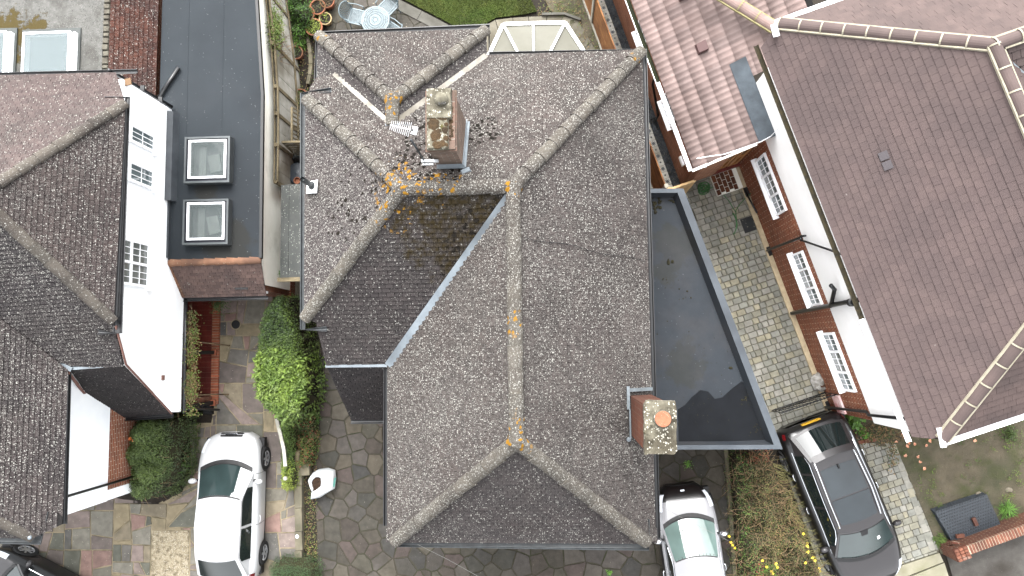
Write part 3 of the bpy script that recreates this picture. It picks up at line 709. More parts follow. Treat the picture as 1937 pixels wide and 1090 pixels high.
T.plane([FR, FH, FW_], (FW_, FH), [M_L_S])
ST0, ST1 = W(196, 792, 2.15), W(322, 783, 2.15)
T.plane([VR + Vector((0, -.02, 0)), LV1 + Vector((.05, -.03, 0)), ST0, ST1], (ST0, ST1), [M_T_D], lift=.018)
T.finish('roof_tile')
T2 = None
for p, q in ((LA, LN), (LA, LS), (LAW, LA), (FR, FH), (LVm, FR)): ridge_run(lr, p, q, mats=M_LRIDGE, r=.12)
strip(lr, [LVm, LV1 + Vector((-.1, .1, 0))], .09, .035, M_VALLEYW, 'valley_mortar')
strip(lr, [LV1 + Vector((-.15, .13, .05)), LV1 + Vector((.12, .0, .02))], .1, .04, M_LEAD)
strip(lr, [LV1 + Vector((0, .02, 0)), VR + Vector((0, 0, .01))], .07, .03, M_LEAD, 'lead_strip')
GAIN = .8
M_CLOAK = mat('pink_undercloak', [srgb(150, 108, 98), srgb(170, 128, 116)], .9, 8.)
for a, c in ((VR, ST1), (LS + Vector((-.02, -.1, -.05)), VR)):
    b = MB(); b.beam(a + Vector((.03, 0, -.02)), c + Vector((.03, 0, -.02)), .03, .04); b.build('verge_strip', M_CLOAK, lr)
b = MB(); b.beam(LV1 + Vector((.0, -.05, 0)), ST0 + Vector((-.04, 0, 0)), .1, .05); b.build('verge_strip', M_CLOAK, lr)
gz = 5.6
gutter(lh, [W(198, 187, gz), W(241, 184, gz), W(222, 630, gz), W(184, 628, gz)], .055)
gutter(lh, [(-18, 6.56, 4.95), W(258, 135, 4.98)], .055)
gutter(lh, [W(130, 702, 5.0), W(122, 992, 5.0)], .055)
gutter(lh, [Vector((-17, -3.93, 5.26)), W(76, 1020, 5.26), W(86, 968, 5.26)], .06, M_GUTG)
gutter(lh, [ST0 + Vector((-.05, -.05, -.02)), ST1 + Vector((.06, -.05, -.02))], .055)
b = MB(); b.lathe(W(57, 1017, 5.42), [(.045, 0), (.04, .03), (0, .045)], 8); b.build('lead_lump', M_LEAD, lr)
# east wall (white) with the sloping edge of the catslide
XW = -9.76
prof = [(6.25, 5.08), (5.7, 5.5), (.72, 5.5), (-.28, 4.86), (ST1.y + .05, 2.2), (ST1.y + .05, 2.05), (1.9, 2.05), (1.9, -.05), (6.25, -.05)]
b = MB(); n_ = len(prof)
vs = [(XW, y, z) for y, z in prof] + [(XW - .25, y, z) for y, z in prof]
b.faces(vs, [tuple(range(n_)), tuple(range(2 * n_ - 1, n_ - 1, -1))] + [(i, n_ + i, n_ + (i + 1) % n_, (i + 1) % n_) for i in range(n_)])
b.build('wall', M_WHITE, lh)
wall(lh, [(XW - .05, 6.2), (-18, 6.2)], -.05, 4.9, .25, M_WHITE)
XF = W(205, 880, 2.8).x; yS = W(205, 948, 2.8).y
wall(lh, [(XF, -.35), (XF, yS)], 2.8, 5.0, -.25, M_WHITE, 'wall'); wall(lh, [(XF - .02, -.35), (XF - .02, yS + .02)], -.05, 2.8, -.25, brick_mat('front_brick_ns', (0, 1), srgb(196, 112, 76), srgb(166, 90, 62), srgb(214, 196, 176)))
wall(lh, [(XF - .01, yS + .01), (-18, yS + .01)], -.05, 5.1, -.25, M_WHITE)
wall(lh, [(-11.1, -1.45), (XW - .1, -1.45)], -.05, 2.1, .2, M_HBE, 'porch_end_wall')
wall(lh, [(-11.1, 1.8), (-11.1, -1.3)], -.05, 2.1, .2, M_HB, 'porch_back_wall')
b = MB(); b.box((-10.5, .2, 2.1), (1.4, 3.3, .06)); b.build('porch_ceiling', M_WHITE, lh)
b = MB(); b.box((W(303, 713, 3).x - 1, 0, 0), (.01, .01, .01))
q = W(302, 714, 2.7); b = MB(); b.box((XW + .012, q.y, 3.0), (.03, .12, .12)); b.build('wall_outlet', M_CLOAK, lh)
for (ya, yb, z0, z1, li, tp) in ((258, 290, 3.75, 4.8, (1,), 0.), (324, 360, 3.75, 4.8, (1,), 0.), (462, 545, 3.85, 4.95, (1, 1), .35)):
    zc = z0
    window(lh, (XW, W(278, ya, zc).y), (XW, W(278, yb, zc).y), z0, z1, (1, 0), li, 2, 3, tp, net=True if tp else False)
pipe(lh, [W(206, 133, 5.0), W(213, 137, 4.7), (-9.72, 6.3, 2.98)], .045)
b = MB()
for z in (3.5, 4.3): b.box((-9.74, 6.32, z), (.1, .12, .04))
b.build('pipe_bracket', M_GUT, lh)
b = MB(); b.box((-9.7, 6.22, 4.98), (.16, .16, .03), .2); b.build('soffit_board', mat('bare_timber', [srgb(140, 108, 78), srgb(156, 124, 92)], .8, 8.), lh)
pipe(lh, [W(121, 942, 4.95), W(130, 938, 4.75), (XF + .06, W(205, 915, 2.8).y, 2.9), (XF + .06, W(205, 915, 2.8).y, .4)], .034)
# black gutter along the foot of the white wall, posts, quarry tile porch floor
pipe(lh, [(XW + .05, 1.42, 2.03), (XW + .06, ST1.y + .0, 2.0)], .05, name='porch_gutter')
pipe(lh, [(XW + .08, ST1.y + .1, 2.02), (XW + .1, ST1.y + .1, 1.7), (XW + .12, W(392, 775, 0).y, .12)], .034)
GAIN = 1.1
M_QT = mat('quarry_tile', [srgb(118, 46, 36), srgb(136, 58, 44), srgb(96, 38, 32)], .55, 3., tint=.14)
M_BR = mat('loose_brick', [srgb(160, 92, 66), srgb(182, 112, 84)], .9, 10., .4, 50., tint=.28, layers=[(l_patch(6, .6, .75, 4, .5), srgb(150, 140, 126))])
M_MOR = mat('mortar', [srgb(158, 146, 122), srgb(176, 166, 142)], .95, 9., .4, 40.)
GAIN = .7
po = thing('porch_floor', 'dark red quarry tile porch floor with a brick edge under the climbing plant', 'porch', (-10.3, 0, 0))
b = MB(); b.box((-10.35, .12, .03), (1.25, 3.2, .1)); b.build('base', M_MOR, po)
y0, y1 = -1.46, 1.7; x = -10.95; ms = {}
me = MB(); me.box((0, 0, 0), (.1475, .1475, .02)); mesh_qt = None
while x < -9.95:
    y = y0
    while y < y1:
        if mesh_qt is None:
            ob = me.build('floor_tile', M_QT, po, local=True); mesh_qt = ob.data
        else:
            ob = bpy.data.objects.new('floor_tile', mesh_qt); COL.objects.link(ob); ob.parent = po
        ob.location = Vector((x + .07, y + .07, .085 + ru(-.001, .002))) - Vector((-10.3, 0, 0)); y += .15
    x += .15
mb = None; y = -1.44
while y < 1.66:
    if mb is None: t_ = MB(); t_.box((0, 0, 0), (.215, .065, .06)); ob = t_.build('edging_brick', M_BR, po, local=True); mb = ob.data
    else: ob = bpy.data.objects.new('edging_brick', mb); COL.objects.link(ob); ob.parent = po
    ob.location = Vector((-9.79, y, .07 + ru(-.003, .003))) - Vector((-10.3, 0, 0)); ob.rotation_euler.z = ru(-.02, .02); y += .077
for px, py in ((397, 667), (395, 762)):
    p = W(px, py, .1); p.x = -9.82
    b = MB(); b.box((p.x, p.y, 1.1), (.1, .1, 1.9)); b.build('porch_post', M_BLACKM, lh)
    b = MB(); b.box((p.x + .02, p.y, .13), (.14, .17, .12)); b.build('post_plinth', M_BR, lh)

# ---- flat-roofed extension with two skylights
le = thing('extension', 'dark grey flat-roofed side extension with two skylights and cream outer wall', 'extension', (-8.6, 5, 0))
GAIN = .44
M_FELT = mat('dark_grey_felt', [srgb(70, 80, 88), srgb(80, 90, 98), srgb(66, 73, 80)], .8, .9, .25, 70., spec=.2, layers=[
    (l_near([(-8.2, 2.75, 2.9, .6), (-8.8, 4.1, 2.9, .3)], .4, 3., .8), srgb(72, 72, 66)), (l_patch(.5, .5, .75, 3., .35), srgb(92, 97, 103)), (l_spots(30., .28, .07, 2.), srgb(170, 174, 172))])
GAIN = .7
EW = [(-7.8, 13.0), (-7.6, 9.15), (-7.40, 6.57), (-7.38, 2.36)]
b = MB(); b.prism([(-10.1, 13)[:2], (-10.1, 6.2), (XW + .002, 6.2), (XW + .002, 2.36)] + EW[::-1], 2.7, 2.9); b.build('roof_deck', M_FELT, le)
b = MB()
for a, c in zip(EW, EW[1:]): b.beam((a[0] + .03, a[1], 2.9), (c[0] + .03, c[1], 2.9), .07, .1)
b.build('edge_trim', M_BLACKM, le)
wall(le, [(x_ - .14, y_) for x_, y_ in EW[:-1]] + [(-7.52, 1.75)], .35, [2.8, 2.8, 2.8, 2.28], -.2, M_CREAM)
wall(le, [(x_ - .12, y_) for x_, y_ in EW[:-1]] + [(-7.5, 1.55)], -.05, .35, -.2, M_HB, 'plinth')
for x_ in (W(355, 100, 2.9).x, W(421, 100, 2.9).x):
    b = MB(); b.beam((x_, 12, 2.902), (x_ + .02, 5.6, 2.902), .012, .008); b.build('felt_seam', M_FELT, le)
b = MB(); b.hexa([(XW + .01, 3.85, 2.9), (XW + .2, 3.85, 2.9), (XW + .2, 6.15, 2.9), (XW + .01, 6.15, 2.9)], [(XW + .01, 3.85, 3.16), (XW + .13, 3.85, 3.08), (XW + .13, 6.15, 3.08), (XW + .01, 6.15, 3.16)]); b.build('upstand', M_LEADD := mat('dark_lead', [srgb(78, 84, 90), srgb(98, 104, 110)], .55, 4.), le)
b = MB(); b.beam((XW + .02, 2.4, 2.95), (XW + .02, 3.85, 2.95), .06, .1); b.build('upstand', M_LEADD, le)
pipe(le, [W(301, 184, 2.97), W(338, 128, 2.97)], .05)
M_SKF = mat('grey_metal_frame', [srgb(108, 114, 116), srgb(122, 128, 130)], .4, 4., metal=.2)
GAIN = .35
M_SKG = clear_glass('skylight_glass', (.12, .14, .14, 1), .05, .2); M_ROOM = mat('pale_room', [srgb(150, 158, 154), srgb(178, 184, 178)], .8, 1.2)
M_ROOMG = mat('room_floor', [srgb(96, 104, 104), srgb(140, 148, 146)], .7, 1.5)
GAIN = .7
for (xa, ya, xb, yb) in ((350, 260, 434, 345), (347, 378, 431, 462)):
    p, q = W(xa, ya, 3.12), W(xb, yb, 3.12); cx, cy = (p.x + q.x) / 2, (p.y + q.y) / 2; w_, h_ = abs(q.x - p.x), abs(p.y - q.y)
    s_ = MB()
    def frame(bb, cx, cy, w_, h_, t, z0, z1, m=0):
        bb.box((cx, cy + h_ / 2 - t / 2, (z0 + z1) / 2), (w_, t, z1 - z0), m=m); bb.box((cx, cy - h_ / 2 + t / 2, (z0 + z1) / 2), (w_, t, z1 - z0), m=m)
        bb.box((cx - w_ / 2 + t / 2, cy, (z0 + z1) / 2), (t, h_ - 2 * t, z1 - z0), m=m); bb.box((cx + w_ / 2 - t / 2, cy, (z0 + z1) / 2), (t, h_ - 2 * t, z1 - z0), m=m)
    frame(s_, cx, cy, w_, h_, .05, 2.9, 3.14); sk = s_.build('skylight', M_SKF, le)
    s_ = MB(); frame(s_, cx, cy, w_ - .1, h_ - .1, .06, 3.06, 3.1); s_.build('seal', mat('navy_seal', [srgb(30, 34, 52)], .4), sk)
    s_ = MB(); frame(s_, cx, cy + .02, w_ - .2, h_ - .2, .05, 3.07, 3.13); s_.build('inner_frame', M_UPVC, sk)
    s_ = MB(); s_.box((cx, cy, 3.118), (w_ - .24, h_ - .24, .006)); s_.build('pane', M_SKG, sk)
    s_ = MB(); frame(s_, cx, cy, w_ - .22, h_ - .22, .03, 2.905, 3.07); s_.build('lining', M_ROOM, sk)
    s_ = MB(); s_.box((cx, cy, 2.908), (w_ - .26, h_ - .26, .004)); s_.build('lightwell_floor', M_ROOMG, sk)
    s_ = MB(); s_.box((cx + .12, cy - .05, 2.93), (.3, .45, .03), .2); s_.box((cx - .2, cy, 2.925), (.18, .75, .02)); s_.build('room_furniture', M_ROOM, sk)
# lean-to of brown tiles at its front
LT0, LT1, LB0, LB1 = W(302, 500, 2.86), W(494, 494, 2.86), W(332, 563, 2.12), W(504, 559, 2.12)
T = Tiles(le, 300); M_BT = roof_mat('brown_tile', srgb(132, 110, 104), srgb(146, 122, 114), srgb(122, 104, 100), .05, 0., tint=.2)
T.plane([LT0, LT1, LB1, LB0], (LB0, LB1), [M_BT], lift=.02, gauge=.1); T.finish('lean_to_tile')
M_TERR = mat('orange_ridge_tile', [srgb(158, 112, 86), srgb(176, 132, 104), srgb(140, 104, 84)], .9, 6., .3, 40., tint=.12, layers=[(l_spots(20., .35, .3, 2.), srgb(190, 176, 150))])
ridge_run(le, LT0 + Vector((0, .03, .0)), LT1 + Vector((0, .03, 0)), .09, .3, M_TERR)
mt = None
for i in range(9):
    t = (i + .5) / 9; p = LT0.lerp(LB0, t); b = MB(); u_ = (LB0 - LT0).normalized(); b.beam(p + Vector((.14, 0, .035)) - u_ * .055, p + Vector((.14, 0, .025)) + u_ * .055, .26, .02); b.build('verge_tile', M_TERR, le)
gutter(le, [LB0 + Vector((-.1, -.06, -.03)), LB1 + Vector((.02, -.06, -.03))], .05)
b = MB(); b.beam(LT0 + Vector((-.02, .03, .03)), LB0 + Vector((-.02, 0, .03)), .04, .06); b.build('verge_trim', M_BLACKM, le)
b = MB(); p = W(457, 546, 2.31); b.beam(p + Vector((-.17, 0, .0)), p + Vector((.17, 0, .0)), .05, .05); b.build('vent', M_BLACKM, le)
wall(le, [(XW - 1.2, 1.6), (-7.55, 1.6)], -.05, 2.1, .2, M_HBE)
b = MB(); b.box((-8.5, 1.57, 1.95), (1.9, .06, .12)); b.build('lintel', M_UPVC, le)

# ---- rear roofs of the left house: pebble-dashed flat roof, red tiled slope
lp = thing('flat_roof', 'grey pebbled flat roof with mossy edges and glass skylights, top left corner', 'roof', (-14, 9, 0))
GAIN = .5
M_PEB = mat('pebbled_roof', [srgb(134, 133, 128), srgb(156, 155, 150), srgb(122, 120, 114)], .95, 9., 1., 70., layers=[
    (l_spots(34., .38, .35, 1.), srgb(84, 82, 78), .4), (l_spots(50., .4, .6, 1.), srgb(178, 176, 170)),
    (l_near([(W(15, 52, 3.5).x, W(15, 52, 3.5).y, 3.5, .4), (W(30, 80, 3.5).x, W(30, 80, 3.5).y, 3.5, .28), (W(31, 110, 3.5).x, W(31, 110, 3.5).y, 3.5, .14), (W(72, 48, 3.5).x, W(72, 48, 3.5).y, 3.5, .24)], 1.1, 7.), srgb(116, 98, 36), .6)])
XR = W(195, 60, 3.5).x
b = MB(); b.prism([(-19, 6.5), (XR, 6.5), (XR, 14), (-19, 14)], 3.3, 3.5); b.build('roof_deck', M_PEB, lp)
wall(lp, [(XR + .1, 6.6), (XR + .1, 14)], -.05, 3.3, .25, M_HB)
M_ROUGHM = mat('rough_mortar', [srgb(128, 122, 108), srgb(160, 154, 138), srgb(104, 92, 80)], .95, 9., 1.5, 22.)
b = MB(); y = 6.5
while y < 13.5:
    L = ru(.12, .2); b.box((XR + .09 + ru(-.02, .02), y + L / 2, 3.5), (.17, L - .01, ru(.04, .07)), ru(-.08, .08), 0, 0, .02); y += L
b.build('mortar_fillet', M_ROUGHM, lp)
M_RT = roof_mat('red_clay_tile', srgb(112, 70, 58), srgb(126, 82, 68), srgb(98, 68, 62), .3, .05, tint=.25)
T = Tiles(lp, 300)
xa, xb = XR + .17, W(298, 60, 2.97).x
T.plane([(xa, 13, 3.5), (xa, 6.35, 3.5), (xb, 6.35, 2.97), (xb, 13, 2.97)], ((xb, 6.35, 2.97), (xb, 13, 2.97)), [M_RT], tw=.165, gauge=.11, lift=.03); T.finish('clay_tile')
GAIN = .3
M_SKB = clear_glass('dome_glass', (.1, .125, .13, 1), .05, .5)
for xa_, xb_ in ((44, 130), (-78, 8)):
    p, q = W(xa_, 62, 3.7), W(xb_, 150, 3.7); cx, cy = (p.x + q.x) / 2, (p.y + q.y) / 2; w_, h_ = abs(q.x - p.x), abs(p.y - q.y)
    s_ = MB(); frame(s_, cx, cy, w_ + .3, h_ + .3, .16, 3.5, 3.54); sk = s_.build('skylight', mat('grey_flashing', [srgb(120, 128, 126), srgb(140, 146, 142)], .6, 5.), lp)
    s_ = MB(); frame(s_, cx, cy, w_, h_, .05, 3.5, 3.72); s_.build('inner_frame', M_UPVC, sk)
    s_ = MB(); s_.box((cx, cy, 3.7), (w_ - .08, h_ - .08, .01)); s_.build('pane', M_SKB, sk)
    s_ = MB(); s_.box((cx, cy, 3.51), (w_ - .1, h_ - .1, .01)); s_.build('lightwell_floor', mat('pale_blue_room', [srgb(96, 114, 118), srgb(140, 156, 156)], .6, 1.3), sk)
    s_ = MB(); s_.beam((cx + w_ / 2 + .07, cy - h_ / 2, 3.6), (cx + w_ / 2 + .07, cy + h_ / 2, 3.6), .04, .12); s_.build('opener', M_UPVC, sk)
# ============================================================= RIGHT HOUSE
rh = thing('house', 'large house on the right with clean pinkish-brown hipped roof and white upper wall', 'house', (9, 2, 0))
GAIN = .43
rr = MB().build('roof', M_UNDER, rh); T = Tiles(rr)
UD, ND = Vector((.311, -.9504)), Vector((.9504, .311))
def RP(u, n, z): v = UD * u + ND * n; return Vector((v.x, v.y, z))
def un(p): return (p.x * UD.x + p.y * UD.y, p.x * ND.x + p.y * ND.y)
def rm(name, a, b_, c, tint=.06):
    return mat(name, [a, b_, c], .9, 4., .25, 60., tint=tint, layers=[(l_spots(9., .14, .03, 1.), srgb(180, 170, 164))], spec=.2)
M_R_W = rm('pink_brown_tile', srgb(138, 119, 117), srgb(144, 125, 121), srgb(133, 116, 114))
M_R_N = rm('pink_brown_tile_rear', srgb(140, 122, 118), srgb(152, 132, 127), srgb(132, 116, 113))
M_R_S = rm('pink_brown_tile_front', srgb(136, 117, 113), srgb(148, 127, 122), srgb(130, 113, 110))
M_RR = mat('brown_ridge', [srgb(138, 118, 114), srgb(148, 127, 122), srgb(130, 112, 108)], .85, 4., .1, 40., tint=.08)
M_RMO = mat('pale_mortar', [srgb(206, 196, 170), srgb(220, 212, 190)], .9, 8., .2, 40.)
EZ = 5.4; APZ = 7.55
AP = W(1882, 84, APZ); u0, n0 = un(AP); RN = n0
sl_ = (APZ - EZ) / (n0 - 6.24)
uN = un(W(1440, 90, EZ))[0]; uS = un(W(1725, 826, EZ))[0]
RSE = RP(uS + .0, 6.24, EZ); RNE = RP(uN, 6.24, EZ)
def onp(px, py):
    z = EZ + .35
    for _ in range(12): z = EZ + sl_ * (un(W(px, py, z))[1] - 6.24)
    return W(px, py, z)
HS = onp(1783, 832); HN = onp(1474, 44); HSz = HS.z
HN = RP(un(HN)[0], 6.24 + (HSz - EZ) / sl_, HSz)
uh, nh = un(HS); AS = RP(uh - (RN - nh) * 1.0, RN, APZ)
T.plane([AP, RNE, RSE, RP(uh + .02, nh - .25, EZ + .2), HS, AS][::1] if False else [AP, HN, RNE, RSE, HS, AS], (RNE, RSE), [M_R_W], tw=.165, gauge=.155, lift=.02, gap=.0015)
HNE = RP(un(HN)[0], 12.5, HSz); HSE = RP(uh, 12.5, HSz)
APE = RP(u0, RN + 3.2, APZ)
T.plane([AP, APE, HNE, HN], (HN, HNE), [M_R_N], tw=.165, gauge=.155, lift=.02, gap=.0015)
T.plane([AS, HS, HSE, RP(un(AS)[0], RN + 2, APZ)], (HS, HSE), [M_R_S], tw=.165, gauge=.155, lift=.02, gap=.0015)
T.plane([AP, AS, RP(uh - 1, RN + 2.9, APZ - .679 * 2.9), RP(u0 + 1.6, RN + 1.4, 6.6)], (RP(3, RN + 2.9, EZ), RP(0, RN + 2.9, EZ)), [M_R_S], tw=.165, gauge=.155, lift=.02, gap=.0015)
T.finish('roof_tile')
T3 = Tiles(rr, 0); T3.plane([AP, RP(u0 + 1.6, RN + 1.4, 6.6), RP(u0 + 1.6, RN + 3.2, 6.6), APE], (RP(0, RN + 1.4, 6.6), RP(0, RN + 3.5, 6.5)), [M_R_N], tw=.165, gauge=.155, under=True); T3.finish('rear_roof_tile')
for p, q in ((HN, AP), (AP, AS), (AS, HS), (AP, APE)): ridge_run(rr, p, q, .115, .45, M_RR, mortar=M_RMO, flare=.004)
strip(rr, [AP + Vector((.15, -.2, -.1)), RP(u0 + 1.6, RN + 1.4, 6.62)], .12, .02, M_LEAD)
p = W(1682, 300, 6.4)
u_, n_ = un(p); z_ = EZ + sl_ * (n_ - 6.24)
for du in (-.1, .1):
    b = MB(); b.hexa([tuple(RP(u_ + du + a, n_ + c, z_ + .03 + sl_ * c)) for a, c in ((-.085, -.07), (.085, -.07), (.085, .07), (-.085, .07))], [tuple(RP(u_ + du + a, n_ + c, z_ + .05 + sl_ * c)) for a, c in ((-.085, -.07), (.085, -.07), (.085, .07), (-.085, .07))])
    b.build('vent_tile', mat('grey_vent', [srgb(124, 116, 120)], .7), rr)
# gutters
GAIN = .8
M_MOSSG = mat('mossy_gutter', [srgb(44, 40, 32), srgb(84, 74, 44)], .95, 12.)
gutter(rh, [RP(uN - .1, 6.18, EZ - .05), RP(uN + 6.1, 6.18, EZ - .05)], .055, M_MOSSG); gutter(rh, [RP(uN + 6.1, 6.17, EZ - .05), RP(uS + .1, 6.17, EZ - .05)], .055, M_UPVC)
gutter(rh, [W(1778, 812, HSz - .04), W(1788, 838, HSz - .06), RP(uh + .08, 12.5, HSz - .06)], .055, M_UPVC)
gutter(rh, [W(1467, 66, HSz - .04), W(1468, 42, HSz - .06), RP(un(HN)[0] - .1, 9.5, HSz - .06)], .055, M_UPVC)
b = MB(); q = W(1781, 828, HSz + .05); b.box(q, (.1, .38, .05), .15); b.build('corner_gutter_guard', M_UPVC, rh)
b = MB(); q = W(1466, 58, HSz + .05); b.box(q, (.12, .26, .05), .2); b.build('corner_gutter_guard', M_UPVC, rh)
for pxx, pyy in ((1785, 836), (1471, 45), (1478, 41)):
    b = MB(); b.lathe(W(pxx, pyy, HSz), [(.06, -.03), (.05, .03), (0, .045)], 8); b.build('gutter_union', M_GUT if pxx != 1471 else M_LEAD, rh)
# walls: white above, brick below
NU, NB = 6.53, 6.60
uwN, uwS = uN + .25, un(W(1655, 800, 2.9))[0]
def rwall(u0_, u1_, n_, z0, z1, th, mats, name='wall'):
    a, c = RP(u0_, n_, 0), RP(u1_, n_, 0); return wall(rh, [a, c], z0, z1, th, mats, name)
rwall(uwN, uwS, NU, 2.9, 5.3, .3, M_WHITE2, 'white_wall')
GAIN = 1.45
M_RB = brick_mat('right_brick', (UD.x, UD.y), srgb(162, 86, 54), srgb(128, 64, 42), srgb(190, 170, 146), 1.25)
M_RBN = brick_mat('right_brick_ends', (ND.x, ND.y), srgb(162, 86, 54), srgb(128, 64, 42), srgb(190, 170, 146), 1.25)
rwall(uN + 1.0, uwS - .02, NB, -.05, 2.9, .25, M_RB, 'brick_wall')
wall(rh, [RP(uwS, NU + .01, 0), RP(uwS + .0, 12, 0)], 2.9, 5.3, .25, M_WHITE2, 'white_wall'); wall(rh, [RP(uwS - .03, NB, 0), RP(uwS - .03, 12, 0)], -.05, 2.9, .25, M_RBN, 'brick_wall')
wall(rh, [RP(uwN, NU + .01, 0), RP(uwN, 12, 0)], -.05, 5.3, -.25, M_WHITE2, 'white_wall')
b = MB(); b.beam(RP(uwS + .1, NB - .08, .03), RP(-4.2, NB - .08, .03), .14, .14); b.build('plinth_kerb', mat('pale_plinth', [srgb(168, 152, 124), srgb(188, 172, 142)], .9, 7., .4), rh)
nw = tuple(-ND)
for (a, c) in (((1452, 300), (1495, 402)), ((1510, 478), (1553, 572)), ((1572, 622), (1615, 728))):
    ua, uc = un(W(*a, 1.35))[0], un(W(*c, 1.35))[0]
    window(rh, RP(ua, NB, 0), RP(uc, NB, 0), 1.65, 2.45, nw, (1, 1.1, 1), 2, 3, 0., net=(1,), out=.04)
# downpipes and gullies
def rpipe(pts, r=.036):
    pipe(rh, [RP(*un(W(px, py, z)), z) if n is None else RP(un(W(px, py, z))[0], n, z) for px, py, z, n in pts], r)
rpipe([(1617, 572, 5.2, 6.42), (1600, 574, 4.6, 6.45), (1512, 588, .15, 6.5)], .055)
b = MB(); c_ = W(1612, 572, 5.2); b.lathe(c_, [(.09, -.08), (.09, .02), (.06, .05), (0, .05)], 12); b.build('pipe_top', M_GUT, rh)
rpipe([(1571, 540, 4.1, 6.3), (1567, 552, 4.0, 6.38), (1572, 572, 3.4, 6.44), (1570, 580, 3.2, 6.45)], .05)
rpipe([(1462, 470, .15, 6.48), (1508, 452, 2.85, 6.5), (1515, 455, 2.95, 6.46)]); rpipe([(1515, 455, 2.95, 6.46), (1562, 490, 4.9, 6.44)], .026); rpipe([(1511, 448, 3.0, 6.46), (1530, 444, 3.3, 6.46)], .026)
rpipe([(1575, 766, .15, 6.46), (1642, 778, 2.85, 6.48), (1652, 782, 3.0, 6.44), (1712, 795, 5.1, 6.42)])
rpipe([(1430, 352, .1, 6.5), (1447, 398, .35, 6.52)], .026)
for i, (px, py) in enumerate(((1416, 362), (1460, 474), (1571, 766))):
    g_ = thing('drain_cover', ['square black gully cover by the wooden back door and green hose', 'square black gully cover beneath the forked pipe on the brick wall', 'square black gully cover beside the metal gate and the black car'][i], 'drain cover', W(px, py, 0), 'gully covers along the right house wall')
    b = MB(); b.box(W(px, py, .06), (.32, .32, .1), math.atan2(ND.y, ND.x), 0, 0, .03); b.build('cover', M_BLACKM, g_, bevel=.01)
    b = MB(); c_ = RP(un(W(px, py, 0))[0], un(W(px, py, 0))[1] + .13, .12); b.lathe(c_, [(.07, 0), (.07, .08), (.05, .09), (.05, .04), (0, .04)], 10); b.build('spigot', M_GUT, g_)
b = MB(); q = RP(uwS - .3, NB - .02, .9); b.box(q, (.06, .5, .5), math.atan2(ND.y, ND.x)); b.build('meter_box', mat('red_white_box', [srgb(200, 60, 50), srgb(220, 216, 214)], .4, 3.), rh)

# ============================================================= ANNEX with pink corrugated tiles
an = thing('annex', 'single-storey brick annex with pink rolled tile roof behind the right house', 'annex', (4, 7, 0))
GAIN = .47
M_PINK = mat('pink_rolled_tile', [srgb(188, 164, 158), srgb(198, 174, 168), srgb(180, 156, 150)], .88, 5., .25, 60., tint=.13, layers=[(l_patch(2.5, .5, .75, 5., .3), srgb(196, 174, 166))])
GZ = 2.75
uA = un(W(1320, 318, GZ))[0]; nA = 4.70; uB = -13.; nR = 6.5
slp = .42
def az(n): return GZ + slp * (n - nA)
# each tile: two rolls, overlapped courses
def rolled(parent, mats, ua, ub, na, nb, zf, gauge=.36, tw=.305, cutf=None, flip=False):
    K = 12; cnt = 0; fulls = []
    meshes = {}
    prof = [(i / K * tw, .02 * (1 - abs(math.cos(math.pi * 2 * i / K * 1.0)) ** .8) if True else 0) for i in range(K + 1)]
    L = gauge + .04
    def tile_mesh(g0=0., g1=1.):
        b = MB(); vs = []
        for (yy, zz) in ((0, .03), (L, .006)):
            for (x, h) in prof: vs.append((x, yy, zz + h))
        for (x, h) in prof: vs.append((x, 0, h - .0))
        n = K + 1
        b.faces(vs, [(i, i + 1, n + i + 1, n + i) for i in range(K)] + [(2 * n + i, 2 * n + i + 1, i + 1, i) for i in range(K)])
        me = bpy.data.meshes.new('rolled_tile'); me.from_pydata(b.v, [], b.f); me.materials.append(mats); me.polygons.foreach_set('use_smooth', [i < K for i in range(len(b.f))]); return me
    me = tile_mesh(); out = []
    nv = nb - na; r = 0; y = 0; cs = 1 / math.sqrt(1 + slp * slp)
    vdir = Vector((ND.x * cs, ND.y * cs, slp * cs)); udir = Vector((-UD.x, -UD.y, 0)); nn = udir.cross(vdir); 
    if nn.z < 0: udir = -udir; nn = -nn
    cols = int(abs(ub - ua) / tw) + 1
    for r in range(int(nv / (gauge * cs)) + 1):
        for c in range(cols):
            n_ = na + r * gauge * cs; u_ = ua - c * tw
            org = RP(u_, n_, zf(n_))
            if cutf and not cutf(u_ - tw / 2, n_ + gauge * .5): continue
            out.append((org, u_, n_))
    out.sort(key=lambda t: (t[0].xy - Vector((4, 6))).length)
    M = Matrix((udir, vdir, nn)).transposed()
    b = MB()
    for i, (org, u_, n_) in enumerate(out):
        if udir.dot(Vector((UD.x, UD.y, 0))) > 0: org = org - udir * tw
        if i < 300:
            ob = bpy.data.objects.new('rolled_tile', me); COL.objects.link(ob); ob.parent = parent
            ob.matrix_local = Matrix.Translation(org - ORG[parent.name] + nn * ru(0, .004)) @ M.to_4x4()
        else:
            t = rnd()
            b.faces([org + M @ v.co for v in me.vertices], [tuple(p.vertices) for p in me.polygons], t)
    if b.f:
        o = b.build('rolled_tile_field', mats, parent, smooth=True); o['kind'] = 'stuff'
uH = uwN + .0
def cutf(u, n): return (n < 6.5 or u < uwN - .25) and u > -13 and n < (6.9 + (uwN - u) * 0.9 if u < uwN else 9)
rolled(an, M_PINK, uA, uB, nA, 8.3, az, cutf=cutf)
b = MB(); b.face([RP(uA, nA, az(nA) - .03), RP(uA, nR, az(nR) - .03), RP(uB, nR, az(nR) - .03), RP(uB, nA, az(nA) - .03)]); b.face([RP(uwN - .3, nR, az(nR) - .03), RP(uwN - .3, 8.2, az(8.2) - .03), RP(uB, 8.2, az(8.2) - .03), RP(uB, nR, az(nR) - .03)]); b.build('roof_deck', M_UNDER, an)
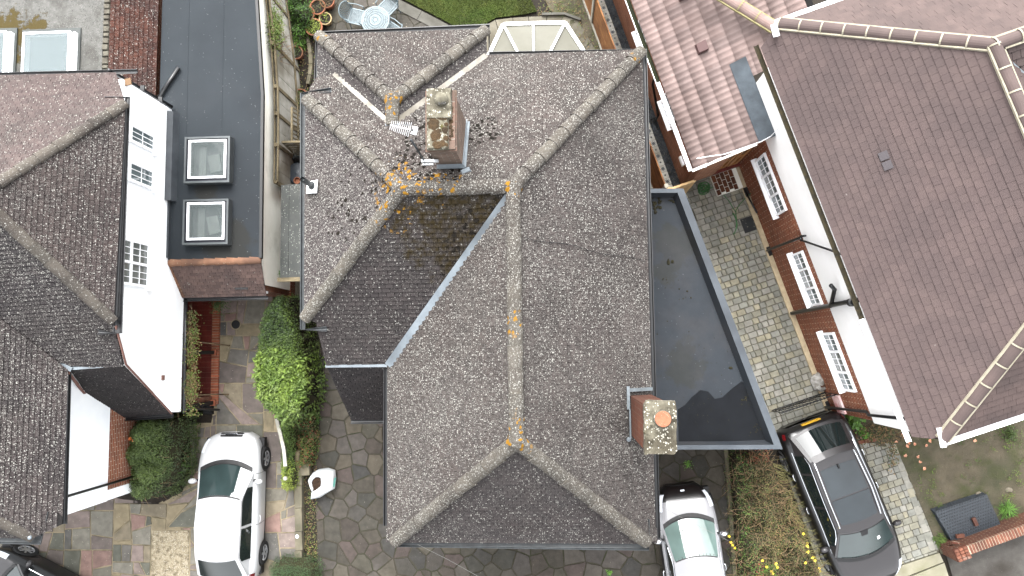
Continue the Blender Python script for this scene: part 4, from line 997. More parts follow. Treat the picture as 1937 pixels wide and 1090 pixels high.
# pink ridge rising behind the main house
R0, R1 = W(1466, 52, 4.1), W(1378, -2, 4.0)
M_RR2 = mat('pink_ridge_tile', [srgb(178, 148, 140), srgb(192, 166, 158)], .85, 4., .1, 40., tint=.08)
M_YM = mat('yellow_mortar', [srgb(188, 176, 116), srgb(206, 196, 150)], .9, 10., .3)
ridge_run(an, R0, R1 + (R1 - R0) * 1.2, .13, .45, M_RR2, mortar=M_YM, flare=.004)
GAIN = .6
M_LEADD2 = mat('blue_grey_lead', [srgb(84, 96, 106), srgb(112, 124, 134), srgb(72, 82, 90)], .55, 4., .2, 20.)
uL0, uL1 = un(W(1395, 118, 3.4))[0], un(W(1460, 262, 3.4))[0]
b = MB(); b.hexa([RP(uL0, 6.18, az(6.18) + .05), RP(uA + .02, 6.18, az(6.18) + .05), RP(uA + .02, NU + .0, az(NU) + .05), RP(uL0, NU, az(NU) + .05)], [RP(uL0, 6.18, az(6.18) + .075), RP(uA + .02, 6.18, az(6.18) + .075), RP(uA + .02, NU + .0, az(NU) + .14), RP(uL0, NU, az(NU) + .14)]); b.build('lead_flashing', M_LEADD2, an)
p = W(1326, 92, 3.3); u_, n_ = un(p)
for (px, py) in ((1326, 92), (1290, -8)):
    u_, n_ = un(W(px, py, 3.2)); b = MB(); z_ = az(n_) + .05
    b.hexa([RP(u_ + a, n_ + c, z_ + slp * c) for a, c in ((-.13, -.12), (.13, -.12), (.13, .12), (-.13, .12))], [RP(u_ + a, n_ + c, z_ + .09 + slp * c) for a, c in ((-.11, -.1), (.11, -.1), (.12, .12), (-.12, .12))]); b.build('roof_vent', mat('mauve_vent', [srgb(132, 98, 96)], .6), an)
ng = 4.63
gutter(an, [RP(uA, ng, GZ - .04), RP(uA - 2.4, ng, GZ - .04)], .035, M_UPVC)
gutter(an, [RP(uA - 2.4, ng, GZ - .04), RP(uB, ng, GZ - .04)], .055, mat('leafy_gutter', [srgb(40, 44, 26), srgb(76, 82, 40)], .95, 14.))
b = MB(); b.beam(RP(uA, ng - .06, GZ - .06), RP(uB, ng - .06, GZ - .06), .012, .06); b.build('fascia', M_UPVC, an)
GAIN = 1.9
M_AB = brick_mat('annex_brick', (UD.x, UD.y), srgb(158, 104, 78), srgb(132, 82, 62), srgb(150, 120, 98), 1.)
M_ABN = brick_mat('annex_brick_end', (ND.x, ND.y), srgb(166, 116, 90), srgb(142, 94, 74), srgb(170, 146, 124), 1.)
NW_ = 4.90; uE = uA - .12
wall(an, [RP(uE, NW_, 0), RP(uB, NW_, 0)], -.05, GZ + .02, -.25, M_AB)
# south end wall with the wooden door
a0, a1, a2, a3 = NW_, un(W(1352, 340, 0))[1], un(W(1415, 310, 0))[1], 6.6
def ewall(n0_, n1_, z0, z1a, z1b, m=M_ABN, name='wall', uu=None, th=.25):
    uu = uE if uu is None else uu
    b = MB(); b.hexa([RP(uu, n0_, z0), RP(uu, n1_, z0), RP(uu - th, n1_, z0), RP(uu - th, n0_, z0)], [RP(uu, n0_, z1a), RP(uu, n1_, z1b), RP(uu - th, n1_, z1b), RP(uu - th, n0_, z1a)]); return b.build(name, m, an)
ewall(NW_, a1, -.05, az(NW_) - .05, az(a1) - .05); ewall(a1, a3, 2.45, az(a1) - .05, az(a3) - .05)
b = MB(); b.beam(RP(uA + .02, nA - .05, az(nA) - .02), RP(uA + .02, 6.15, az(6.15) - .02), .06, .06); b.build('verge_mortar', M_CREAM, an)
d_ = MB()
def dpan(n0_, n1_, z0, z1, o0, o1, m, nm='door', par=None):
    b = MB(); b.hexa([RP(uE - .1 - o0, n0_, z0), RP(uE - .1 - o0, n1_, z0), RP(uE - .1 + o1, n1_, z0), RP(uE - .1 + o1, n0_, z0)], [RP(uE - .1 - o0, n0_, z1), RP(uE - .1 - o0, n1_, z1), RP(uE - .1 + o1, n1_, z1), RP(uE - .1 + o1, n0_, z1)]); return b.build(nm, m, par or an)
do = dpan(a1, a3 - .05, .22, 2.45, .03, 0, M_WOOD)
ws = (a3 - .05 - a1)
for i in range(2):
    s0 = a1 + ws * i / 2; s1 = a1 + ws * (i + 1) / 2
    for z in (.22, 1.1, 2.3): dpan(s0 + .02, s1 - .02, z, z + .13, 0, .04, M_WOOD, 'rail', do)
    for s_ in (s0 + .02, s1 - .12): dpan(s_, s_ + .1, .22, 2.43, 0, .045, M_WOOD, 'stile', do)
    dpan(s0 + .14, s1 - .14, 1.25, 2.28, 0, .02, M_GLASS, 'pane', do)
dpan(a1 - .02, a3, .1, .24, 0, .12, mat('red_threshold', [srgb(120, 52, 44), srgb(96, 44, 38)], .6, 5.), 'threshold')
GAIN = 1.2
st = thing('doorstep', 'reddish brick-paved step outside the wooden back door', 'step', RP(uE + .3, 5.8, 0))
b = MB(); su0, su1 = uE + .02, uE + .62; sn0, sn1 = a1 - .12, NB - .12
b.hexa([RP(u_, n_, -.03) for u_, n_ in ((su1, sn0), (su1, sn1), (su0, sn1), (su0, sn0))], [RP(u_, n_, .13) for u_, n_ in ((su1, sn0), (su1, sn1), (su0, sn1), (su0, sn0))]); b.build('base', M_CREAM, st)
M_STB = mat('step_brick', [srgb(116, 70, 46), srgb(134, 86, 58), srgb(100, 62, 44)], .9, 8., .3, tint=.2)
r = 0; n_ = sn0 + .01
while n_ < sn1 - .15:
    u_ = su0 + .01 - (.1 if r % 2 else 0)
    while u_ < su1 - .05:
        a, c = max(u_, su0 + .01), min(u_ + .2, su1 - .01)
        if c - a > .04:
            b = MB(); b.hexa([RP(x_, y_, .12) for x_, y_ in ((c, n_), (c, n_ + .11), (a, n_ + .11), (a, n_))], [RP(x_, y_, .146) for x_, y_ in ((c, n_), (c, n_ + .11), (a, n_ + .11), (a, n_))]); b.build('brick', M_STB, st)
        u_ += .215
    n_ += .125; r += 1
# annex side windows, lights
for (a, c) in (((1193, 60), (1212, 98)), ((1250, 190), (1268, 238))):
    ua, uc = un(W(*a, 1.6))[0], un(W(*c, 1.6))[0]
    window(an, RP(ua, NW_, 0), RP(uc, NW_, 0), 1.4, 2.5, nw, (1,), 2, 2, 0)
b = MB(); b.box(RP(uA + .0, 0, 0), (.01, .01, .01))
for (px, py, z, s_, m) in ((1328, 322, 2.45, .1, M_UPVC), (1337, 322, 2.3, .08, M_UPVC), (1349, 314, 2.5, .09, M_GUT)):
    c_ = RP(uE + .06, un(W(px, py, z))[1], z); b = MB(); b.lathe(c_, [(s_ * .5, -s_ * .5), (s_ * .6, 0), (s_ * .4, s_ * .4), (0, s_ * .5)], 10); b.build('wall_light', m, an, smooth=True)
c_ = RP(un(W(1285, 308, 1.1))[0], NW_ - .04, 1.2); b = MB(); b.box(c_, (.06, .26, .16), math.atan2(ND.y, ND.x)); b.build('wall_vent', M_UPVC, an)
pipe(an, [RP(un(W(1225, 158, 1.6))[0], NW_ - .12, 1.9), RP(un(W(1230, 170, 1))[0], NW_ - .1, 1.4), RP(un(W(1250, 218, .6))[0], NW_ - .08, .7), RP(un(W(1250, 218, .6))[0], NW_ - .08, .05)], .035)
cable = MB(); pts = [(1318, 300, GZ + .15), (1335, 297, GZ + .2), (1370, 292, GZ + .4), (1400, 282, GZ + .6), (1440, 268, GZ + .8), (1458, 258, 3.7), (1490, 225, 5.2)]
cable.tube([W(*q) for q in pts], .009, 5); tag(cable.build('cable', M_UPVC), 'thin white cable draped along the bottom edge of the pink tiled annex roof', 'cable')
GAIN = 1.45
# ============================================================= paving, beds, lawn, paths
def poly_w(pts, z=0.): return [tuple(W2(x, y, z)) for x, y in pts]
def sheet(name, pts, z, m, kind='structure', label=None, cat=None, th=.04):
    b = MB(); b.prism(pts, z - th, z); o = b.build(name, m)
    o['kind'] = kind
    return o
def shrink(poly, d):
    """move every edge of a convex ccw polygon inwards by d"""
    if area2(poly) < 0: poly = poly[::-1]
    out = list(poly); n = len(poly)
    for i in range(n):
        a, b = poly[i], poly[(i + 1) % n]; ex, ey = b[0] - a[0], b[1] - a[1]; L = math.hypot(ex, ey)
        if L < 1e-6: continue
        nx, ny = -ey / L * d, ex / L * d
        a2, b2 = (a[0] + nx, a[1] + ny), (b[0] + nx, b[1] + ny)
        big = [a2, b2, (b2[0] + nx / d * 50, b2[1] + ny / d * 50), (a2[0] + nx / d * 50, a2[1] + ny / d * 50)]
        # half plane only
        r = []; m = len(out)
        if m < 3: return []
        ds = [ex * (p[1] - a2[1]) - ey * (p[0] - a2[0]) for p in out]
        for k in range(m):
            p, q = out[k], out[(k + 1) % m]; dp, dq = ds[k], ds[(k + 1) % m]
            if dp >= 0: r.append(p)
            if dp * dq < 0: t = dp / (dp - dq); r.append((p[0] + (q[0] - p[0]) * t, p[1] + (q[1] - p[1]) * t))
        out = r
    return out if len(out) > 2 else []
def rough_edges(poly, amp):
    out = []; n = len(poly)
    for i in range(n):
        a, b = poly[i], poly[(i + 1) % n]; out.append((a[0] * .97 + b[0] * .03, a[1] * .97 + b[1] * .03))
        L = math.hypot(b[0] - a[0], b[1] - a[1]); k = int(L / .16)
        for j in range(1, k + 1):
            t = j / (k + 1); nx, ny = -(b[1] - a[1]) / L, (b[0] - a[0]) / L; r = ru(-amp * .2, amp); out.append((a[0] + (b[0] - a[0]) * t + nx * r, a[1] + (b[1] - a[1]) * t + ny * r))
        out.append((a[0] * .03 + b[0] * .97, a[1] * .03 + b[1] * .97))
    return out
def voronoi(pts, R=1.6):
    cells = []
    for i, p in enumerate(pts):
        c = [(p[0] - R, p[1] - R), (p[0] + R, p[1] - R), (p[0] + R, p[1] + R), (p[0] - R, p[1] + R)]
        nb = sorted((q for j, q in enumerate(pts) if j != i and abs(q[0] - p[0]) < R and abs(q[1] - p[1]) < R), key=lambda q: (q[0] - p[0]) ** 2 + (q[1] - p[1]) ** 2)[:18]
        for q in nb:
            mx, my = (p[0] + q[0]) / 2, (p[1] + q[1]) / 2; dx, dy = q[0] - p[0], q[1] - p[1]; r = []; m = len(c)
            ds = [-(dx * (v[0] - mx) + dy * (v[1] - my)) for v in c]
            for k in range(m):
                a, b = c[k], c[(k + 1) % m]
                if ds[k] >= 0: r.append(a)
                if ds[k] * ds[(k + 1) % m] < 0: t = ds[k] / (ds[k] - ds[(k + 1) % m]); r.append((a[0] + (b[0] - a[0]) * t, a[1] + (b[1] - a[1]) * t))
            c = r
            if len(c) < 3: break
        cells.append(c)
    return cells
def crack(poly, out, lim, big, depth=0, jit=(.12, .6, .7)):
    """split a block into slabs by slanting cuts, as a layer of crazy paving would"""
    A = abs(area2(poly))
    if depth > 12: out.append(poly); return
    tgt = big * (ru(.5, 1.6) if rnd() > .22 else ru(.12, .35))
    if A < max(tgt, lim): out.append(poly); return
    xs = [p[0] for p in poly]; ys = [p[1] for p in poly]; w, h = max(xs) - min(xs), max(ys) - min(ys)
    cx = sum(xs) / len(xs) + ru(-.22, .22) * w; cy = sum(ys) / len(ys) + ru(-.22, .22) * h
    an = (math.pi / 2 if w > h else 0) + random.gauss(0, jit[0] if rnd() < jit[2] else jit[1])
    dx, dy = math.cos(an) * 20, math.sin(an) * 20
    for s in (1, -1):
        nx, ny = -dy * s, dx * s
        c = clip(poly, [(cx - dx * s, cy - dy * s), (cx + dx * s, cy + dy * s), (cx + dx * s + nx, cy + dy * s + ny), (cx - dx * s + nx, cy - dy * s + ny)])
        if c: crack(c, out, lim, big, depth + 1, jit)
def lay(parent, cells, region, m, gap, z0, h, name='paving_stone', amp=.008, zero=False, limit=300):
    k = 0; rest = MB()
    its = []
    for c in cells:
        if area2(c) < 0: c = c[::-1]
        c = clip(region, c)
        c = shrink(c, gap) if c else c
        if c and abs(area2(c)) > .004: its.append(c)
    its.sort(key=lambda c: -abs(area2(c)) + (100 if not visible(c) else 0))
    for i, c in enumerate(its):
        c = rough_edges(c if area2(c) > 0 else c[::-1], amp); hh = h + ru(-.003, .004); tx, ty = ru(-.006, .006), ru(-.006, .006); x0, y0 = c[0]
        zt = lambda p: z0 + hh + tx * (p[0] - x0) + ty * (p[1] - y0)
        b = MB() if i < limit else rest
        b.prism(c, z0 - .01, zt, t=rnd() if i >= limit else 0, inset=.008)
        if i < limit: b.build(name, m, parent)
    if rest.f: o = rest.build(name + '_field', m, parent); o['kind'] = 'stuff'
def visible(c):
    x = sum(p[0] for p in c) / len(c); y = sum(p[1] for p in c) / len(c)
    q = RM.transposed() @ Vector((x, y, -HC)); X = CX + F * q.x / -q.z; Y = CY - F * q.y / -q.z
    return -15 < X < 1952 and -15 < Y < 1105

# left driveway
M_JOINT = mat('sandy_joint', [srgb(134, 122, 100), srgb(150, 138, 114), srgb(108, 100, 80)], .95, 8., .5, 50., layers=[(l_patch(2.2, .55, .75, 4., .7), srgb(84, 82, 62))])
M_SLABL = mat('crazy_slab', [srgb(100, 100, 100), srgb(150, 146, 140)], .9, 5., .35, 30., tint=.12, pick=[srgb(112, 108, 98), srgb(124, 112, 106), srgb(100, 100, 90), srgb(132, 118, 112), srgb(108, 104, 98), srgb(138, 126, 102), srgb(116, 106, 100), srgb(132, 108, 100), srgb(120, 116, 106), srgb(106, 97, 92), srgb(128, 118, 100), srgb(98, 96, 92)],
              layers=[(l_patch(1.4, .52, .78, 4., .5), srgb(84, 82, 68)), (l_spots(30., .3, .1, 2.), srgb(168, 162, 148))])
RL = poly_w([(400, 566), (516, 560), (522, 640), (520, 790), (548, 860), (556, 900), (566, 1130), (560, 1230), (-60, 1230), (-60, 1010), (110, 940), (212, 940), (300, 952), (345, 930), (362, 870), (358, 800), (402, 786)])
dl = thing('driveway', 'multi-coloured crazy paving drive in front of the left house under the white car', 'driveway', (-10, -4, 0)); dl['kind'] = 'structure'
b = MB(); b.prism(RL, -.05, .012); b.build('joint_bed', M_JOINT, dl)
cells = []
xs = [p[0] for p in RL]; ys = [p[1] for p in RL]
X = min(xs)
while X < max(xs):
    wX = ru(1.3, 1.7); Y = min(ys) + ru(-.8, 0)
    while Y < max(ys): hY = ru(1.1, 1.7); crack([(X, Y), (X + wX, Y), (X + wX, Y + hY), (X, Y + hY)], cells, .03, .42); Y += hY
    X += wX
pebr = poly_w([(287, 1003), (358, 1003), (358, 1140), (286, 1140)])
cells2 = []
px0, px1, py0, py1 = min(p[0] for p in pebr), max(p[0] for p in pebr), min(p[1] for p in pebr), max(p[1] for p in pebr)
for c in cells:
    bx = (min(p[0] for p in c), max(p[0] for p in c), min(p[1] for p in c), max(p[1] for p in c))
    if bx[1] < px0 or bx[0] > px1 or bx[3] < py0 or bx[2] > py1: cells2.append(c); continue
    for hp in ([(-50, -50), (px0, -50), (px0, 50), (-50, 50)], [(px1, -50), (50, -50), (50, 50), (px1, 50)], [(px0, py1), (px1, py1), (px1, 50), (px0, 50)], [(px0, -50), (px1, -50), (px1, py0), (px0, py0)]):
        q = clip(c, hp)
        if q: cells2.append(q)
lay(dl, cells2, RL, M_SLABL, .011, .0, .026)
GAIN = .8
M_AGG = mat('exposed_pebbles', [srgb(176, 162, 134), srgb(198, 186, 160), srgb(150, 136, 110)], .9, 40., .5, 60., layers=[(l_spots(38., .45, .5, 1., .2), srgb(222, 214, 196), .5), (l_spots(44., .4, .4, 1., .2), srgb(112, 92, 66), -.3)])
b = MB(); b.prism(shrink(pebr, .012), -.02, .02)
for i in range(900):
    x, y = ru(px0 + .03, px1 - .03), ru(py0 + .03, py1 - .03); r = ru(.008, .02); b.lathe((x, y, .016), [(r, 0), (r * .8, r * .5), (0, r * .7)], 5, t=rnd(), sx=ru(.7, 1.3))
o = b.build('pebble_panel', M_AGG, dl); o['kind'] = 'stuff'

# middle driveway
GAIN = .66
M_JOINTD = mat('dark_joint', [srgb(76, 70, 58), srgb(94, 88, 72), srgb(76, 78, 54)], .95, 8., .5, 50.)
M_SLABM = mat('grey_crazy_slab', [srgb(100, 100, 100), srgb(148, 144, 138)], .92, 6., .4, 30., tint=.1, pick=[srgb(98, 94, 84), srgb(106, 100, 92), srgb(90, 88, 80), srgb(102, 98, 86), srgb(110, 104, 92), srgb(94, 86, 78), srgb(88, 86, 82), srgb(106, 94, 88), srgb(104, 98, 92), srgb(96, 90, 80), srgb(112, 104, 90), srgb(100, 96, 90)],
              layers=[(l_patch(1.1, .48, .72, 4., .55), srgb(72, 68, 54)), (l_patch(3.5, .6, .8, 4., .4), srgb(124, 114, 92)), (l_spots(26., .25, .06, 2.), srgb(158, 152, 138))])
RMd = poly_w([(596, 600), (720, 600), (745, 990), (1200, 990), (1215, 846), (1377, 846), (1392, 1230), (604, 1230), (598, 1000), (592, 880), (604, 800)])
dm = thing('driveway', 'grey-brown crazy paving drive wrapping round the front of the middle house', 'driveway', (0, -4, 0)); dm['kind'] = 'structure'
b = MB(); b.prism(RMd, -.05, .012); b.build('joint_bed', M_JOINTD, dm)
pts = []
xs = [p[0] for p in RMd]; ys = [p[1] for p in RMd]
tries = 0
while tries < 9000:
    p = (ru(min(xs) - .4, max(xs) + .4), ru(min(ys) - .4, max(ys) + .4)); tries += 1
    r = ru(.28, .7)
    if all((q[0] - p[0]) ** 2 + (q[1] - p[1]) ** 2 > r * r for q in pts): pts.append(p)
cells = []
for i, c in enumerate(c for c in voronoi(pts) if len(c) > 2):
    if abs(area2(c)) > .3 and rnd() < .5: crack(c, cells, .05, .2, 0, (.5, .8, .6))
    else: cells.append(c)
lay(dm, cells, RMd, M_SLABM, .011, .0, .022, amp=.012)

# block paving of the right drive
GAIN = 1.7
M_JOINTB = mat('block_joint', [srgb(92, 88, 76), srgb(104, 98, 84)], .95, 9., .4, 40.)
M_BLOCK = mat('paving_block', [srgb(110, 110, 110), srgb(142, 142, 140)], .9, 6., .35, 50., tint=.1, pick=[srgb(130, 128, 118), srgb(124, 124, 115), srgb(134, 131, 116), srgb(122, 122, 114), srgb(136, 134, 126), srgb(128, 126, 114), srgb(137, 132, 114), srgb(126, 126, 119), srgb(132, 130, 122)],
              layers=[(l_patch(1., .5, .8, 4., .45), srgb(98, 96, 82)), (l_patch(.4, .5, .7, 3., .3), srgb(150, 148, 138))])
RR_ = poly_w([(1290, 350), (1345, 300), (1420, 300), (1500, 560), (1574, 738), (1600, 800), (1640, 838), (1692, 838), (1776, 1043), (1700, 1068), (1640, 1092), (1600, 1230), (1575, 1230), (1545, 1060), (1478, 870), (1470, 840)])
RR_ = [RP(*un(Vector((p[0], p[1], 0))), 0).to_2d()[:] for p in RR_]
dr = thing('driveway', 'pale grey block-paved drive between the garage and the right house', 'driveway', (5, 0, 0)); dr['kind'] = 'structure'
b = MB(); b.prism(RR_, -.05, .014); b.build('joint_bed', M_JOINTB, dr)
rl = [(lambda p: un(Vector((p[0], p[1], 0))))(p) for p in RR_]       # (u, n)
rl = [(p[1], -p[0]) for p in rl]                                        # local x = n, y = -u
if area2(rl) < 0: rl = rl[::-1]
y = min(p[1] for p in rl); H_ = .172; blocks = []
# rows are turned a little towards the street
while y < max(p[1] for p in rl) + .3:
    x = 3.2 + ru(-.2, 0)
    while x < 8.4:
        w_ = random.choice((.125, .172, .172, .25, .25)); c = clip(rl, [(x + .004, y + .004), (x + w_ - .004, y + .004), (x + w_ - .004, y + H_ - .004), (x + .004, y + H_ - .004)])
        if c and abs(area2(c)) > .15 * w_ * H_: blocks.append((c, x, y, w_, abs(area2(c)) > .93 * (w_ - .008) * (H_ - .008)))
        x += w_
    y += H_
RB3 = Matrix(((ND.x, -UD.x, 0), (ND.y, -UD.y, 0), (0, 0, 1)))
bm_ = {}
rest = MB(); k = 0
blocks.sort(key=lambda b_: (not b_[4], abs((RB3 @ Vector((b_[1], b_[2], 0))).y + 0) * .4 - b_[3]))
cnt = 0
for c, x, y, w_, full in blocks:
    org = RB3 @ Vector((x + w_ / 2, y + H_ / 2, 0)); z_ = .014 + ru(-.002, .003); vis = visible([(org.x, org.y)])
    if full and cnt < 300 and vis:
        if w_ not in bm_:
            b = MB(); b.box((0, 0, .012), (w_ - .012, H_ - .012, .03), 0, 0, 0, .006); me_ = bpy.data.meshes.new('paving_block'); me_.from_pydata(b.v, [], b.f); me_.materials.append(M_BLOCK); bm_[w_] = me_
        ob = bpy.data.objects.new('paving_block', bm_[w_]); COL.objects.link(ob); ob.parent = dr
        ob.matrix_local = Matrix.Translation(org + Vector((0, 0, z_)) - ORG[dr.name]) @ (RB3 @ Matrix.Rotation(ru(-.012, .012), 3, 'Z')).to_4x4(); cnt += 1
    else:
        q = [(RB3 @ Vector((p[0], p[1], 0))).to_2d()[:] for p in c]; rest.prism(q, .0, z_ + .027, t=max(.001, rnd()), inset=.007)
o = rest.build('paving_block_field', M_BLOCK, dr); o['kind'] = 'stuff'
# pale edging blocks along the drive's right side, and the street edge
GAIN = .65
M_PALE = mat('pale_concrete', [srgb(176, 170, 148), srgb(196, 190, 170), srgb(150, 150, 110)], .92, 3., .3, 40., tint=.1)
a_, c_ = W(1693, 842, 0), W(1768, 1040, 0); n = 12
for i in range(n):
    p, q = a_.lerp(c_, i / n), a_.lerp(c_, (i + 1) / n); dd = (q - p).normalized(); b = MB(); b.beam(p + dd * .006 + Vector((-.07, 0, .02)), q - dd * .006 + Vector((-.07, 0, .02)), .15, .06); b.build('edging_block', M_BLOCK, dr)
kb = thing('kerb', 'pale worn concrete kerb slabs where the right drive meets the pavement', 'kerb', W(1720, 1070, 0)); kb['kind'] = 'structure'
k0 = poly_w([(1640, 1094), (1700, 1070), (1776, 1045), (1784, 1062), (1715, 1090), (1650, 1118)])
b = MB(); b.prism(k0, -.03, .045, inset=.01); b.build('kerb_slab', M_PALE, kb)
for q in ([(1716, 1092), (1786, 1063), (1798, 1100), (1805, 1130), (1720, 1150)], [(1650, 1120), (1712, 1094), (1718, 1150), (1640, 1170)]):
    b = MB(); b.prism(shrink(poly_w(q), .008), -.03, .03, inset=.008); b.build('kerb_slab', M_PALE, kb)
M_ASPH = mat('pavement_asphalt', [srgb(104, 100, 94), srgb(120, 116, 110), srgb(88, 82, 74)], .95, 5., .8, 90., layers=[(l_patch(.9, .5, .7, 4., .5), srgb(138, 134, 128)), (l_spots(60., .3, .25, 1.), srgb(150, 146, 140), .3), (l_spots(12., .15, .1, 1.), srgb(190, 186, 178))])
sheet('pavement', poly_w([(1790, 1050), (1800, 1042), (1950, 985), (2300, 850), (2600, 1500), (1500, 1500), (1640, 1160), (1720, 1140), (1810, 1120)]), .012, M_ASPH)
sheet('road', [(-30, -16), (40, -16), (40, -9.5), (-30, -9.5)], -.01, M_ASPH)
sheet('pavement', [(-30, -9.5), (6, -9.5), (6, -7.6), (-30, -7.6)], .0, M_ASPH)

# soil beds
GAIN = .85
M_SOIL2 = mat('dry_garden_soil', [srgb(112, 104, 86), srgb(130, 120, 100), srgb(98, 98, 74)], .97, 3.5, 1.2, 26., layers=[(l_patch(1.6, .5, .68, 5., .7), srgb(96, 102, 58), .4), (l_spots(22., .28, .18, 2.), srgb(150, 138, 112), .4), (l_patch(5., .55, .7, 4., .5), srgb(124, 112, 92))])
def soil(name, px, z, m, amp=.03, step=.12, kind='stuff'):
    """bumpy bed"""
    P = poly_w(px); xs = [p[0] for p in P]; ys = [p[1] for p in P]; b = MB()
    x = min(xs)
    if area2(P) < 0: P = P[::-1]
    while x < max(xs):
        y = min(ys)
        while y < max(ys):
            c = clip(P, [(x, y), (x + step, y), (x + step, y + step), (x, y + step)])
            if c: b.face([(p[0], p[1], z + amp * (mnoise.noise(Vector((p[0] * 3, p[1] * 3, 1))) + .5 * mnoise.noise(Vector((p[0] * 9, p[1] * 9, 5))))) for p in c])
            y += step
        x += step
    b.prism(P, -.06, z - amp * 1.3); o = b.build(name, m, smooth=False); o['kind'] = kind; return o
soil('soil_bed', [(1576, 770), (1605, 700), (1937, 640), (2100, 700), (2100, 930), (1937, 990), (1780, 1048), (1694, 846), (1640, 842), (1598, 812)], .03, M_SOIL2, .035, .12, 'structure')
soil('soil_bed', [(548, 560), (598, 560), (606, 800), (594, 880), (600, 1000), (605, 1230), (574, 1230), (574, 880), (545, 800), (520, 790), (520, 620)], .02, M_SOIL, .03, .1, 'structure')
soil('soil_bed', [(205, 780), (404, 780), (400, 800), (360, 800), (362, 880), (346, 930), (300, 955), (205, 950)], .02, M_SOIL, .03, .1, 'structure')
soil('soil_bed', [(1378, 842), (1480, 842), (1562, 1230), (1392, 1230)], .02, M_SOIL, .03, .12, 'structure')
soil('soil_bed', [(525, -60), (640, -60), (620, 80), (606, 200), (600, 230), (560, 230)], .02, M_SOIL, .03, .1, 'structure')
soil('soil_bed', [(1000, -80), (1125, -80), (1140, 100), (1170, 170), (1060, 170), (1090, 60), (1040, 20)], .02, M_SOIL2, .03, .1, 'structure')
soil('soil_bed', [(738, 775), (760, 775), (760, 900), (736, 885), (724, 855), (722, 815), (727, 790)], .035, M_SOIL, .02, .08, 'structure')
# side passage
GAIN = 1.2
M_OLDC = mat('old_concrete', [srgb(84, 80, 68), srgb(102, 96, 82), srgb(70, 68, 56)], .95, 3., .5, 30.)
sheet('side_path', poly_w([(545, 225), (640, 225), (640, 600), (528, 600), (528, 380)]), .01, M_OLDC)

# rear patio
GAIN = .8
M_PAT = mat('patio_stone', [srgb(100, 100, 98), srgb(140, 138, 132)], .92, 5., .4, 30., tint=.1, pick=[srgb(100, 96, 88), srgb(92, 90, 84), srgb(108, 102, 94), srgb(96, 92, 80), srgb(88, 86, 80), srgb(104, 100, 92)],
            layers=[(l_patch(1.3, .5, .7, 4., .5), srgb(72, 66, 54)), (l_spots(12., .25, .35, 1.), srgb(168, 160, 140)), (l_spots(28., .35, .2, 1.), srgb(120, 96, 70))])
RPt = poly_w([(606, -90), (748, -90), (758, 2), (800, 24), (850, 50), (866, 64), (905, 80), (905, 220), (600, 220), (612, 90), (618, 20)])
pt = thing('patio', 'weathered crazy paving patio under the pale blue garden table', 'patio', (-4, 8.5, 0)); pt['kind'] = 'structure'
b = MB(); b.prism(RPt, -.05, .012); b.build('joint_bed', M_JOINTD, pt)
pts = []
xs = [p[0] for p in RPt]; ys = [p[1] for p in RPt]
for _ in range(2500):
    p = (ru(min(xs), max(xs)), ru(min(ys), max(ys)))
    if all((q[0] - p[0]) ** 2 + (q[1] - p[1]) ** 2 > .36 ** 2 for q in pts): pts.append(p)
lay(pt, [c for c in voronoi(pts) if len(c) > 2], RPt, M_PAT, .008, .0, .02, amp=.01)
M_EDGE = mat('edging_slab', [srgb(112, 110, 102), srgb(128, 126, 118), srgb(98, 96, 86)], .92, 5., .3, 40., tint=.08)
eds = [(757, 0), (800, 22), (850, 48), (862, 58)]
for (a, c) in zip(eds, eds[1:]):
    p, q = W(*a), W(*c); dd = (q - p).normalized(); b = MB(); b.beam(p + dd * .006 + Vector((-.1, -.13, .02)), q - dd * .006 + Vector((-.1, -.13, .02)), .3, .05); b.build('edging_slab', M_EDGE, pt)
# slabs round the conservatory
M_SL2 = mat('conservatory_slab', [srgb(136, 130, 114), srgb(154, 148, 132), srgb(116, 110, 94)], .92, 4., .3, 40., tint=.1, layers=[(l_patch(1.8, .5, .7, 4., .5), srgb(108, 100, 80))])
cs = thing('slab_path', 'angled paving slabs ringing the conservatory beside the lawn', 'path', (0, 8, 0)); cs['kind'] = 'structure'
Oo = [(880, 75), (903, 58), (937, 38), (970, 34), (1000, 32), (1035, 31), (1065, 31), (1092, 37), (1107, 60), (1118, 80), (1130, 100), (1140, 125)]
Oi = [(900, 130), (920, 112), (944, 62), (972, 60), (1000, 60), (1030, 60), (1056, 60), (1070, 64), (1082, 85), (1092, 105), (1104, 125), (1112, 140)]
for i in range(len(Oo) - 1):
    c = shrink(poly_w([Oo[i], Oo[i + 1], Oi[i + 1], Oi[i]]), .006)
    if c: b = MB(); b.prism(c, -.02, .025 + ru(0, .004), inset=.006); b.build('slab', M_SL2, cs)
b = MB()
for a, c in (((1025, 28), (1068, 27)), ((1068, 27), (1098, 38))): b.beam(W(*a, .06), W(*c, .06), .07, .12)
b.build('edging', M_EDGE, cs)
